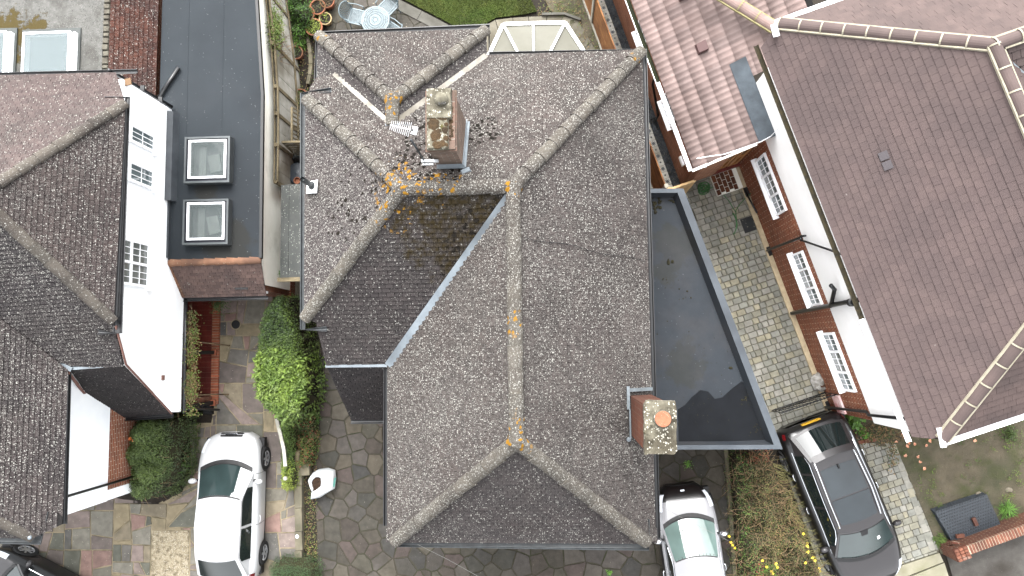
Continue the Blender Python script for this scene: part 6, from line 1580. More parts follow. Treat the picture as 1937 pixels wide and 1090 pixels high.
# weeds and litter over the beds
b = MB()
P_ = pw([(1660, 850), (1930, 780), (1937, 960), (1790, 1030), (1700, 855)])
for _ in range(120):
    x, y = ru(min(p[0] for p in P_), max(p[0] for p in P_)), ru(min(p[1] for p in P_), max(p[1] for p in P_))
    if not inside((x, y), P_) or mnoise.noise(Vector((x * 1.5, y * 1.5, 2))) < -.15: continue
    for _k in range(random.randint(5, 26)): leaf(b, (x + random.gauss(0, .05), y + random.gauss(0, .05), .06 + ru(0, .03)), (random.gauss(0, .3), random.gauss(0, .3), 1), ru(.02, .06), .02, rnd(), m=random.choice((0, 0, 1)))
o = b.build('weeds', [ML_CONIF, ML_OLIVE]); o['kind'] = 'stuff'
b = MB()
for (x0_, x1_, y0_, y1_, n) in ((572, 600, 900, 1090, 700), (545, 600, 790, 900, 300), (532, 606, 40, 220, 700), (345, 362, 780, 930, 120), (1018, 1110, 0, 30, 300), (1090, 1150, 30, 100, 220), (728, 745, 790, 880, 60)):
    for _ in range(n): leaf(b, W(ru(x0_, x1_), ru(y0_, y1_), .06), (random.gauss(0, .3), random.gauss(0, .3), 1), ru(.03, .07), ru(.012, .03), rnd(), m=random.choice((0, 1, 2, 1)))
o = b.build('leaf_litter', [ML_CONIF, ML_DRY, ML_OLIVE]); o['kind'] = 'stuff'
# garden corner: shrubs and pots, top
bush('shrub', 'bright leafy shrub among the terracotta pots in the garden corner', 'shrub', pw([(540, -20), (580, -20), (595, 20), (592, 50), (575, 70), (562, 95), (548, 60), (545, 20)], .4), .55, [ML_BRIGHT, ML_DARK], 2600, .055, .035, .3, seed=12, lump=.5)
bush('shrub', 'low green shrub below the pots beside the curved stone edging', 'shrub', pw([(548, 50), (575, 50), (578, 75), (572, 92), (556, 95), (549, 75)], .2), .35, [ML_BRIGHT, ML_CONIF], 900, .05, .03, .2, seed=13, lump=.5)
bush('shrub', 'straggly shrub at the left of the lattice panel behind the middle house', 'shrub', pw([(550, 170), (572, 165), (574, 200), (560, 212), (550, 200)], .4), .5, [ML_OLIVE, ML_DARK], 900, .045, .03, .25, seed=14, lump=.4, twigs=60)
cw = thing('climbing_plant', 'bushy green climber hanging over the pale board fence at the top', 'climber', W(520, 60, 1.8)); b = MB()
for _ in range(1700): p = W(521 + random.gauss(0, 7), 55 + random.gauss(0, 18), 1.9 + random.gauss(0, .15)); leaf(b, p, (random.gauss(0, .6), random.gauss(0, .6), 1), .07, .022, rnd(), m=random.choice((0, 0, 1)))
o = b.build('foliage', [ML_CONIF, ML_OLIVE], cw); o['kind'] = 'stuff'
b = MB()
for _ in range(70): p = W(530 + random.gauss(0, 8), 85 + random.gauss(0, 18), 1.6); a = ru(0, 6.28); b.tube([p, p + Vector((math.cos(a) * .3, math.sin(a) * .3, ru(-.3, .2)))], [.007, .003], 3, t=rnd(), cap=False)
b.build('stems', M_TWIG, cw)
# pots
M_POT2 = mat('old_terracotta', [srgb(150, 92, 66), srgb(172, 112, 82), srgb(130, 100, 76)], .9, 8., .3, tint=.2); M_POTC = mat('stone_pot', [srgb(160, 140, 100), srgb(186, 168, 128)], .9, 8.)
POTS = [(556, 18, .21, 'terracotta pot full of bright leaves touching the fence, uppermost left of the pots', M_POT2, ML_BRIGHT, 120), (587, 34, .23, 'deep terracotta pot of strap-leaved bulbs left of the dish of grit', M_POT2, ML_BRIGHT, 170),
        (607, 22, .24, 'wide shallow dish of grit with few plants in the garden corner', M_POT2, ML_OLIVE, 40), (624, 10, .22, 'terracotta pot with dry twigs nearest the patio table', M_POT2, ML_DRY, 90),
        (620, 42, .19, 'small stone-rimmed pot with a sprouting bulb on the patio', M_POTC, ML_LIME, 24), (600, 60, .26, 'broad mossy dish at the corner of the rear roof', M_POT2, ML_LIME, 300),
        (566, 106, .2, 'terracotta pot of dark stems standing alone by the curved edging', M_POT2, ML_DARK, 50), (574, 188, .22, 'orange terracotta pot half under the west gutter', M_POT, ML_DARK, 30)]
for px, py, r, lab, mm, lm, n in POTS:
    c = W(px, py, 0); t = thing('plant_pot', lab, 'plant pot', c, 'plant pots in the garden corner'); hh = r * 1.3
    b = MB(); b.lathe(c, [(r * .7, 0), (r * .95, hh * .85), (r * 1.02, hh * .86), (r * 1.02, hh), (r * .86, hh), (r * .84, hh * .86), (0, hh * .86)], 20); b.build('pot', mm, t, smooth=False)
    b = MB(); b.lathe(c, [(r * .85, hh * .87), (0, hh * .9)], 14); b.build('compost', M_SOIL, t)
    b = MB()
    for _ in range(n): a = ru(0, 6.28); d = r * .85 * math.sqrt(rnd()); leaf(b, c + Vector((math.cos(a) * d, math.sin(a) * d, hh + ru(0, .06 if n > 200 else .14))), (random.gauss(0, .5), random.gauss(0, .5), 1), .035 if n > 200 else .08, .02 if n != 170 else .015, rnd())
    b.build('leaves', lm, t)
# curved stone edging of the border
ce = thing('edging', 'curved stone edging separating the pot border from the rear wall of the middle house', 'edging', W(590, 110, 0))
pe = [(577, 50), (581, 66), (586, 84), (589, 104), (590, 124), (588, 144), (584, 162)]
for a, c in zip(pe, pe[1:]): p, q = W(*a), W(*c); d_2 = (q - p).normalized(); b = MB(); b.beam(p + d_2 * .008 + Vector((0, 0, .06)), q - d_2 * .008 + Vector((0, 0, .06)), .1, .14); b.build('kerb_stone', M_COPS, ce)
# ============================================================= CARS
GAIN = .9
def paint(name, c, coat=1., metal=0., rough=.35):
    m, nt, b = mk(name); pos = nd(nt, 'ShaderNodeTexCoord').outputs['Object']
    col = mixc(nt, mapr(nt, noise(nt, pos, 3., 4.), .4, .7, 0, .12), c, tuple(x * .8 for x in c[:3]) + (1,))
    nt.links.new(col, b.inputs['Base Color']); b.inputs['Roughness'].default_value = rough; b.inputs['Metallic'].default_value = metal
    b.inputs['Specular IOR Level'].default_value = .4; b.inputs['Coat Weight'].default_value = coat * .6; b.inputs['Coat Roughness'].default_value = .04; return m
M_PW = paint('white_paint', (.33, .335, .34, 1)); M_PB = paint('black_paint_gloss', (.004, .004, .0045, 1), .5)
M_PG = paint('dark_grey_paint', (.017, .0155, .0165, 1), .5, .1, .45); M_PS = paint('pale_silver_paint', (.16, .16, .168, 1), 1., .0, .35)
M_CG = glass_mat('car_glass', (.004, .006, .006, 1), .02); M_CGW = glass_mat('windscreen_glass', (.01, .016, .016, 1), .02); M_CGT = glass_mat('pale_windscreen_glass', (.045, .065, .06, 1), .03)
M_PAN = glass_mat('roof_glass', (.012, .015, .017, 1), .08)
M_TYRE = mat('tyre', [(.008, .008, .0085, 1), (.012, .012, .012, 1)], .85, 8.); M_RIM = mat('alloy_rim', [srgb(180, 182, 186), srgb(206, 208, 210)], .3, 6., metal=.6)
M_CHR = mat('chrome', [srgb(225, 228, 232)], .12, metal=.9); M_TRIM = mat('black_trim', [(.006, .006, .0065, 1), (.011, .011, .0115, 1)], .55, 6.)
M_HL = glass_mat('headlamp_glass', (.35, .37, .4, 1), .05); M_TL = mat('red_lamp', [(.09, .004, .006, 1), (.06, .003, .004, 1)], .12, 6., spec=.7)
M_INT = mat('car_seat', [(.03, .03, .032, 1), (.05, .05, .052, 1)], .8, 4.)
def lerp(a, b, t): return a + (b - a) * t
def interp(tab, x):
    """tab: rows (x, a, b, ...) sorted by x; smooth interpolation"""
    if x <= tab[0][0]: return tab[0][1:]
    for i in range(len(tab) - 1):
        if x <= tab[i + 1][0]:
            p0, p1, p2, p3 = tab[max(i - 1, 0)], tab[i], tab[i + 1], tab[min(i + 2, len(tab) - 1)]; h = p2[0] - p1[0]; t = (x - p1[0]) / h; out = []
            for k in range(1, len(p1)):
                m1 = (p2[k] - p0[k]) / max(1e-6, p2[0] - p0[0]) * h; m2 = (p3[k] - p1[k]) / max(1e-6, p3[0] - p1[0]) * h
                if i == 0: m1 = p2[k] - p1[k]
                out.append((2 * t ** 3 - 3 * t ** 2 + 1) * p1[k] + (t ** 3 - 2 * t ** 2 + t) * m1 + (-2 * t ** 3 + 3 * t ** 2) * p2[k] + (t ** 3 - t ** 2) * m2)
            return tuple(out)
    return tab[-1][1:]
def car(name, label, loc, heading, S):
    t = thing(name, label, 'car', loc, rz=heading)
    ORG[t.name] = Vector()
    tab = S['body']      # x, half width, top z, shoulder z
    x0, x1 = tab[0][0], tab[-1][0]; zs = S.get('sill', .22)
    prof = [(0, 0), (.35, .004), (.62, .018), (.8, .06), (.9, .3), (.965, .62), (1., 1.), (1.0, 1.6), (.99, 2.2), (.95, 3.)]
    def B(x, s):
        """s 0..9 across: 0 centre top, ~5 shoulder, 9 sill"""
        w, zt, zsh = interp(tab, x); i = min(int(s), 8); f = s - i
        def pt(k):
            a, b = prof[k]
            if b <= 1: z = zt - (zt - zsh) * b
            else: z = zsh + (zs - zsh) * (b - 1) / 2
            return a * w, z
        (ya, za), (yb, zb) = pt(i), pt(i + 1); return Vector((x, ya + (yb - ya) * f, za + (zb - za) * f))
    NX_ = 44; xs = [x0 + (x1 - x0) * (.5 - .5 * math.cos(math.pi * i / NX_)) for i in range(NX_ + 1)]
    b = MB(); vs = []; fs = []; M_ = 19
    for x in xs:
        row = [B(x, s) for s in range(10)]; vs += [Vector((p.x, -p.y, p.z)) for p in row[:0:-1]] + row
    two = S.get('two')  # lower flanks, nose and tail take the second, dark material
    mi = []
    for i in range(NX_):
        for k in range(M_ - 1): fs.append((i * M_ + k, i * M_ + k + 1, (i + 1) * M_ + k + 1, (i + 1) * M_ + k)); mi.append(1 if two and (k < 4 or k > 13 or xs[i] > two or xs[i] < -two - .2) else 0)
    fs += [tuple(range(M_)), tuple(NX_ * M_ + k for k in range(M_))[::-1]]; mi += [1 if two else 0] * 2
    b.faces(vs, fs); b.m = mi; b.t = [0.] * len(fs)
    body = b.build('body', [S['paint'], M_PB], t, smooth=True, local=True)
    b = MB(); b.box((0, 0, .28), (x1 - x0 - .3, tab[len(tab) // 2][1] * 1.9, .2)); b.build('underbody', M_TRIM, t, local=True)
    def bpatch(nm, m, xa, xb, sa, sb, side, off=.006, nu=5, nv=4, par=None, shape=None):
        g = MB(); vs = []
        for i in range(nu + 1):
            for j in range(nv + 1):
                u, v = i / nu, j / nv
                x = lerp(xa, xb, u); s = lerp(sa, sb, v)
                if shape: x, s = shape(u, v)
                p = B(x, s); q = B(x + .01, s) - p; r = B(x, min(9, s + .05)) - B(x, max(0, s - .05)); n = q.cross(r).normalized()
                if n.z < -.2 or (n.y < 0 and s > 6): n = -n
                p = p + n * off; p.y *= side; vs.append(p)
        g.faces(vs, [(i * (nv + 1) + j, i * (nv + 1) + j + 1, (i + 1) * (nv + 1) + j + 1, (i + 1) * (nv + 1) + j) for i in range(nu) for j in range(nv)])
        return g.build(nm, m, par or t, smooth=True, local=True)
    # greenhouse as loft between cross curves
    G = S['house']       # list of curves (x, halfw, z, bow, crown); 0 base front, 1 roof front, ... , n-2 roof rear, n-1 base rear
    def curve(c, v): x, Y, z, bow, cr = c; k = 1 - v * v; return Vector((x + bow * k, Y * v, z + cr * k))
    def GP(k, u, v, off=0.):
        p = curve(G[k], v).lerp(curve(G[k + 1], v), u)
        if off:
            a = curve(G[k + 1], v) - curve(G[k], v); c = curve(G[k], min(1, v + .05)).lerp(curve(G[k + 1], min(1, v + .05)), u) - curve(G[k], max(-1, v - .05)).lerp(curve(G[k + 1], max(-1, v - .05)), u)
            n = a.cross(c).normalized(); n = n if n.z > 0 else -n; p = p + n * off
        return p
    def gpatch(nm, m, k, u0, u1, v0, v1, off=0., nu=3, nv=12, par=None, flare=0.):
        g = MB(); vs = [GP(k, lerp(u0, u1, i / nu), lerp(v0, v1, j / nv) * (1 + flare * (i / nu - .5)), off) for i in range(nu + 1) for j in range(nv + 1)]
        g.faces(vs, [(i * (nv + 1) + j, i * (nv + 1) + j + 1, (i + 1) * (nv + 1) + j + 1, (i + 1) * (nv + 1) + j) for i in range(nu) for j in range(nv)])
        return g.build(nm, m, par or t, smooth=True, local=True)
    n = len(G)
    g = MB(); nv = 20; SU = 6; vs = [curve(G[k], lerp(-1, 1, j / nv)).lerp(curve(G[k + 1], lerp(-1, 1, j / nv)), u / SU) for k in range(n - 1) for u in range(SU + (k == n - 2)) for j in range(nv + 1)]
    g.faces(vs, [(i * (nv + 1) + j, i * (nv + 1) + j + 1, (i + 1) * (nv + 1) + j + 1, (i + 1) * (nv + 1) + j) for i in range((n - 1) * SU) for j in range(nv)])
    # sides down to the belt
    for sd in (-1, 1):
        top = [curve(c, sd) for c in G]; bot = []
        for p in top:
            q = B(p.x, 3.6); bot.append(Vector((p.x, sd * q.y, q.z - .02)))
        m_ = len(top); g.faces(top + bot, [(i, i + 1, m_ + i + 1, m_ + i) for i in range(m_ - 1)])
    cabin = g.build('cabin', S['roofpaint'], t, smooth=False, local=True)
    gpatch('windscreen', S['ws'], 0, .03, .95, -.93, .93, .01, 6, 20)
    gpatch('rear_window', M_CG, n - 2, .06, .9, -.86, .86, .012, 6, 20)
    # side windows
    for sd in (-1, 1):
        top = [curve(c, sd) for c in G]
        def SP(x, h, off=.012):
            for i in range(n - 1):
                if top[i].x >= x >= top[i + 1].x:
                    f = (top[i].x - x) / max(1e-6, top[i].x - top[i + 1].x); a = top[i].lerp(top[i + 1], f); break
            else: a = top[0] if x > top[0].x else top[-1]
            q = B(x, 3.6); bq = Vector((x, sd * q.y, q.z - .02)); p = bq.lerp(a, h); p.y += sd * off; return p
        for (xa, xb, hb) in S['sidewin']:
            g = MB(); N_ = 8; vs = []
            for i in range(N_ + 1):
                x = lerp(xa, xb, i / N_); vs += [SP(x, .1), SP(x, .5), SP(x, .9)]
            g.faces(vs, [(i * 3 + j, i * 3 + j + 1, i * 3 + j + 4, i * 3 + j + 3) for i in range(N_) for j in range(2)]); g.build('side_window', M_CG, t, local=True)
        if S.get('chrome'):
            xa, xb = S['sidewin'][0][0], S['sidewin'][-1][1]
            for h in (.02, .93):
                g = MB(); g.tube([SP(lerp(xa + (.22 if h < .5 else -.05), xb - (.1 if h < .5 else -.02), i / 12), h, .018) for i in range(13)], .011, 5); g.build('chrome_strip', M_CHR, t, local=True)
        if S.get('rails'):
            g = MB(); xa, xb = S['rails']; pts = [curve(G[1], 0)]; pth = []
            for i in range(11):
                x = lerp(xa, xb, i / 10); a = SP(x, 1., 0); pth.append(Vector((x, sd * (abs(a.y) - .08), a.z + (.05 if 0 < i < 10 else .02))))
            g.tube(pth, .02, 6); g.build('roof_rail', M_CHR, t, local=True)
        # mirror
        mx = S['mirror']; q = B(mx, 4.); g = MB()
        g.lathe((mx - .02, sd * (q.y + .14), q.z + .06), [(.02, -.07), (.1, -.05), (.12, 0), (.1, .06), (.03, .09), (0, .092)], 10, sx=.62, sy=1.0); mo = g.build('wing_mirror', S['mirpaint'], t, smooth=True, local=True)
        g = MB(); g.beam((mx, sd * (q.y - .02), q.z + .02), (mx, sd * (q.y + .1), q.z + .03), .06, .03); g.build('mirror_arm', M_TRIM, mo, local=True)
        for hx in S['handles']:
            q = B(hx, 6.3); g = MB(); g.tube([(hx - .09, sd * (q.y + .005), q.z), (hx - .05, sd * (q.y + .03), q.z + .01), (hx + .05, sd * (q.y + .03), q.z + .01), (hx + .09, sd * (q.y + .005), q.z)], .012, 6); g.build('door_handle', S['handlemat'], t, local=True)
        for sx in S['seams']:
            g = MB(); g.tube([(lambda p: Vector((p.x, sd * (p.y + .001), p.z)))(B(sx, s)) for s in (4.3, 5, 6, 7, 8, 8.8)], .005, 4); g.build('door_seam', M_TRIM, t, local=True)
        for wx in S['wheels']:
            r = S.get('wr', .31); yw = B(wx, 7).y - .1
            g = MB(); ring = []; K = 28
            prof_ = [(r * .62, -.1), (r * .9, -.105), (r, -.07), (r, .07), (r * .93, .105), (r * .66, .1)]
            vs = []
            for rr_, oo in prof_:
                for k in range(K): a = 2 * math.pi * k / K; vs.append((wx + rr_ * math.cos(a), sd * (yw + oo + .03), r + rr_ * math.sin(a)))
            g.faces(vs, [(i * K + k, i * K + (k + 1) % K, (i + 1) * K + (k + 1) % K, (i + 1) * K + k) for i in range(5) for k in range(K)]); wheel = g.build('wheel', M_TYRE, t, smooth=False, local=True)
            g = MB()
            for k in range(S.get('spokes', 5)):
                a = 2 * math.pi * k / S.get('spokes', 5) + .3; c_ = Vector((wx, sd * (yw + .115), r)); e_ = c_ + Vector((math.cos(a) * r * .64, sd * .005, math.sin(a) * r * .64)); g.beam(c_, e_, .05, .02, up=(0, sd, 0))
            K = 20; vs = []
            for rr_, oo in ((r * .56, .1), (r * .66, .12), (r * .68, .12)):
                for k in range(K): a = 2 * math.pi * k / K; vs.append((wx + rr_ * math.cos(a), sd * (yw + oo + .01), r + rr_ * math.sin(a)))
            g.faces(vs, [(i * K + k, i * K + (k + 1) % K, (i + 1) * K + (k + 1) % K, (i + 1) * K + k) for i in range(2) for k in range(K)]); g.build('rim', M_RIM, wheel, local=True)
            g = MB(); vs = []; K = 24      # dark wheel housing and arch lip
            for rr_, oo in ((.0, .085), (r * 1.14, .088)):
                for k in range(K + 1): a = math.pi * (k / K) * 1.16 - .25; vs.append((wx + rr_ * math.cos(a), sd * (B(wx + rr_ * math.cos(a), 7).y + .008), r + max(-.08, rr_ * math.sin(a))))
            g.faces(vs, [(k, k + 1, K + 2 + k, K + 1 + k) for k in range(K)]); g.build('wheel_arch', M_TRIM, t, local=True)
        bpatch('headlight', M_HL, *S['hl'][:4], sd, .007, shape=S.get('hlshape'))
        bpatch('tail_light', M_TL, *S['tl'][:4], sd, .008)
    for sd in (-1, 1): bpatch('grille', M_TRIM, x1 - .035, x1 - .002, 0, 2.6, sd, .006)
    g = MB(); c0 = [GP(0, .02, v, .03) for v in (-.8, -.4, 0)]; g.tube(c0, .009, 5); g.tube([GP(0, .0, v, .035) for v in (0.02, .3, .75)], .009, 5); g.build('wiper', M_TRIM, t, local=True)
    g = MB(); vs = [GP(0, u, v, .0) + Vector((.0 if u else .1, 0, -.015 if not u else .002)) for u in (0, .05) for v in [lerp(-.95, .95, j / 10) for j in range(11)]]
    g.faces(vs, [(j, j + 1, 12 + j, 11 + j) for j in range(10)]); g.build('scuttle', M_TRIM, t, local=True)
    return t, B, GP, gpatch, bpatch
def place(pr, pf, side, w, wb):
    """ground frame of a car from its two visible wheel faces"""
    d = (pf - pr); hd = math.atan2(d.y, d.x); mid = (pf + pr) / 2; n = Vector((-math.sin(hd), math.cos(hd), 0)) * (-side); c = mid + n * w; return (c.x, c.y, 0), hd
# white three-door hatchback
S1 = dict(body=[(-2.0, .62, .66, .5), (-1.9, .74, .86, .6), (-1.6, .83, .93, .7), (-1.0, .86, .95, .74), (0, .87, .95, .76), (.8, .87, .95, .76), (1.2, .86, .91, .74), (1.6, .80, .83, .68), (1.88, .66, .70, .58), (2.02, .42, .55, .46)],
          paint=M_PW, roofpaint=M_PW, mirpaint=M_PW, handlemat=M_PW, ws=M_CGW, house=[(1.0, .77, .93, .24, .0), (.32, .6, 1.34, .1, .03), (-.4, .62, 1.41, 0, .03), (-1.15, .58, 1.39, -.08, .03), (-1.72, .68, 1.0, -.16, .02)],
          sidewin=[(.62, -.35, 1), (-.42, -1.28, 1)], mirror=.78, handles=[-.28], seams=[.95, -.42], wheels=[1.29, -1.29], wr=.32, spokes=5, hl=(1.5, 1.86, 3.2, 4.8), tl=(-1.98, -1.72, 3.6, 5.4))
w1, w2 = W(499, 1044, .32), W(503, 868, .32); loc, hd = place(Vector((w1.x, w1.y, 0)), Vector((w2.x, w2.y, 0)), -1, .86, 2.58)
c, B, GP, gp, bp = car('hatchback', 'white three-door hatchback parked on the crazy paving of the left house', loc, hd, S1)
g = MB(); q = B(1.93, 0); g.box((1.95, 0, .62), (.05, .62, .1)); g.build('grille_bar', M_TRIM, c, local=True)
g = MB()
for k in range(4): g.lathe((1.985, -.13 + k * .086, .66), [(.05, 0), (.05, .01), (.035, .01), (.035, 0)], 12)
g.build('badge_rings', M_CHR, c, local=True)
gp('sun_blind_band', M_TRIM, 0, .95, 1., -.95, .95, .009, 1, 12)
# silver-topped small car
S2 = dict(body=[(-1.75, .58, .7, .5), (-1.65, .7, .9, .62), (-1.3, .77, .97, .76), (0, .79, .98, .8), (.75, .79, .98, .8), (1.2, .76, .9, .74), (1.5, .68, .8, .66), (1.7, .52, .64, .5), (1.78, .4, .5, .42)],
          paint=M_PS, roofpaint=M_PS, mirpaint=M_CHR, handlemat=M_CHR, ws=M_CGT, two=1.42, house=[(.78, .7, .97, .24, 0.), (.0, .58, 1.42, .1, .03), (-.6, .6, 1.46, 0, .03), (-1.2, .57, 1.42, -.05, .03), (-1.6, .64, 1.0, -.1, .02)],
          sidewin=[(.42, -.5, 1), (-.56, -1.3, 1)], mirror=.52, handles=[-.42], seams=[.75, -.55], wheels=[1.15, -1.15], wr=.29, hl=(1.2, 1.6, 3.2, 4.9), tl=(-1.72, -1.5, 3.6, 5.2), chrome=True)
fc = W(1287, 918, .5); hd2 = math.radians(97); loc = (fc.x - math.cos(hd2) * 1.76, fc.y - math.sin(hd2) * 1.76, 0)
c, B, GP, gp, bp = car('small_car', 'small pale silver car with dark sides partly under the middle house eaves', loc, hd2, S2)
gp('dashboard_shade', M_TRIM, 0, .9, .98, -.9, .9, .01, 1, 12)
g = MB(); g.box((1.66, 0, .71), (.04, .1, .02)); g.build('badge', M_CHR, c, local=True)
g = MB(); g.tube([GP(0, .35, .0, .014) + Vector((.05 * math.cos(a), .17 + .1 * math.sin(a), 0.0)) for a in [k * .5 for k in range(13)]], .006, 4); g.build('sticker_ring', M_CHR, c, local=True)
# black car with glass roof
S3 = dict(body=[(-2.28, .66, .74, .5), (-2.18, .84, .98, .66), (-1.85, .91, 1.06, .84), (-1.0, .94, 1.06, .88), (.3, .94, 1.05, .88), (1.0, .94, 1.03, .86), (1.5, .9, .98, .8), (1.95, .78, .86, .7), (2.2, .58, .7, .56), (2.3, .4, .56, .48)],
          paint=M_PB, roofpaint=M_PG, mirpaint=M_PG, handlemat=M_CHR, ws=M_CGW, house=[(1.1, .82, 1.04, .22, .0), (.42, .62, 1.5, .1, .03), (-.4, .64, 1.58, 0, .03), (-1.45, .6, 1.55, -.06, .03), (-2.08, .72, 1.1, -.12, .02)],
          sidewin=[(.78, -.2, 1), (-.28, -1.1, 1), (-1.16, -1.62, 1)], mirror=.85, handles=[-.15, -1.05], seams=[.95, -.22, -1.15], wheels=[1.38, -1.38], wr=.35, spokes=7, hl=(1.75, 2.15, 3.3, 4.9), tl=(-2.18, -2.05, 4.0, 4.9), chrome=True, rails=(.3, -1.4))
w1, w2 = W(1486, 881, .35), W(1559, 1058, .35); loc, hd3 = place(Vector((w1.x, w1.y, 0)), Vector((w2.x, w2.y, 0)), -1, .0, 2.76)
nn_ = Vector((-math.sin(hd3), math.cos(hd3), 0)); loc = (loc[0] + nn_.x * .93, loc[1] + nn_.y * .93, 0)
c, B, GP, gp, bp = car('estate_car', 'black crossover with grey glass roof and chrome rails on the block paving', loc, hd3, S3)
for k, (u0_, u1_) in ((1, (.25, .98)), (2, (.02, .72))): gp('roof_glass', M_PAN, k, u0_, u1_, -.76, .76, .008, 3, 12)
bp('bonnet', M_PG, 1.15, 2.05, 0, 3.6, 1, .006, 8, 6); bp('bonnet', M_PG, 1.15, 2.05, 0, 3.6, -1, .006, 8, 6)
gp('roof_spoiler', M_PG, 3, -.1, .12, -.9, .9, .02, 2, 12)
g = MB(); g.box((-2.25, 0, .86), (.03, .52, .11), 0); g.hexa([(-2.27, -.26, .8), (-2.27, .26, .8), (-2.25, .26, .8), (-2.25, -.26, .8)], [(-2.17, -.26, .92), (-2.17, .26, .92), (-2.15, .26, .92), (-2.15, -.26, .92)]); g.build('number_plate', mat('yellow_plate', [srgb(226, 176, 40)], .5), c, local=True)
g = MB(); g.lathe((-1.15, 0, 1.6), [(.05, 0), (.035, .05), (0, .07)], 8, sx=1.4, sy=.6); g.build('aerial_fin', M_TRIM, c, local=True)
g = MB(); vs = [GP(0, u, v, .012) for u, v in ((.4, .42), (.4, .52), (.52, .52), (.52, .42))]; g.face(vs); g.build('permit_sticker', M_UPVC, c, local=True)
g = MB(); vs = [GP(0, u, v, .012) for u, v in ((.78, -.12), (.78, .12), (.96, .16), (.96, -.16))]; g.face(vs); g.build('sensor_housing', M_TRIM, c, local=True)
# dark car at the bottom left corner
S4 = dict(S1); S4.update(paint=M_PB, roofpaint=M_PB, mirpaint=M_PG, handlemat=M_CHR, chrome=True, wr=.33, body=[(a * 1.1, w * 1.03, z, s) for a, w, z, s in S1['body']], house=[(a * 1.08, w * 1.03, z, b_, c_) for a, w, z, b_, c_ in S1['house']], wheels=[1.38, -1.38], mirror=.8, spokes=7)
hd4 = math.radians(155); fw_ = W(50, 1040, .33); dv_ = Vector((math.cos(hd4), math.sin(hd4), 0)); nv_ = Vector((-dv_.y, dv_.x, 0))
cc = Vector((fw_.x, fw_.y, 0)) - dv_ * 1.38 + nv_ * .9
c, B, GP, gp, bp = car('saloon_car', 'black car showing one flank at the bottom left corner of the drive', (cc.x, cc.y, 0), hd4, S4)
bp('bonnet', M_PG, 1.25, 2.0, 0, 3.6, 1, .006, 8, 6); bp('bonnet', M_PG, 1.25, 2.0, 0, 3.6, -1, .006, 8, 6)
# ============================================================= SMALL THINGS
GAIN = .7
# garden table and chairs
GAIN = .45
M_IRON = mat('pale_blue_iron', [srgb(150, 174, 184), srgb(172, 194, 202)], .5, 8., spec=.5)
tc = W(710, 38, .72); tb = thing('garden_table', 'pale blue round cast-metal garden table with pierced top', 'table', (tc.x, tc.y, 0))
b = MB()
def annulus(bb, c, r0, r1, z0, z1, n=48):
    vs = []
    for r, z in ((r0, z0), (r1, z0), (r1, z1), (r0, z1)):
        for k in range(n): a = 2 * math.pi * k / n; vs.append((c.x + r * math.cos(a), c.y + r * math.sin(a), z))
    bb.faces(vs, [(i * n + k, i * n + (k + 1) % n, ((i + 1) % 4) * n + (k + 1) % n, ((i + 1) % 4) * n + k) for i in range(4) for k in range(n)])
rings = [(0, .05), (.085, .1), (.125, .155), (.2, .215), (.27, .285), (.33, .345), (.375, .41)]
for r0, r1 in rings: annulus(b, tc, max(.001, r0), r1, .71, .73)
for (ra, rb, n, w) in ((.04, .1, 16, .012), (.1, .13, 20, .02), (.15, .21, 36, .014), (.21, .28, 40, .018), (.28, .34, 48, .018), (.34, .38, 52, .02)):
    for k in range(n): a = 2 * math.pi * (k + .5 * (n % 8 == 0)) / n; d_ = Vector((math.cos(a), math.sin(a), 0)); b.beam(Vector((tc.x, tc.y, .72)) + d_ * ra, Vector((tc.x, tc.y, .72)) + d_ * rb, w, .016)
b.build('table_top', M_IRON, tb)
for k in range(4):
    a = .8 + k * math.pi / 2; d_ = Vector((math.cos(a), math.sin(a), 0)); c0 = Vector((tc.x, tc.y, 0)); b = MB(); b.tube([c0 + d_ * .3, c0 + d_ * .2 + Vector((0, 0, .2)), c0 + d_ * .1 + Vector((0, 0, .45)), c0 + d_ * .22 + Vector((0, 0, .7))], .016, 6); b.build('leg', M_IRON, tb)
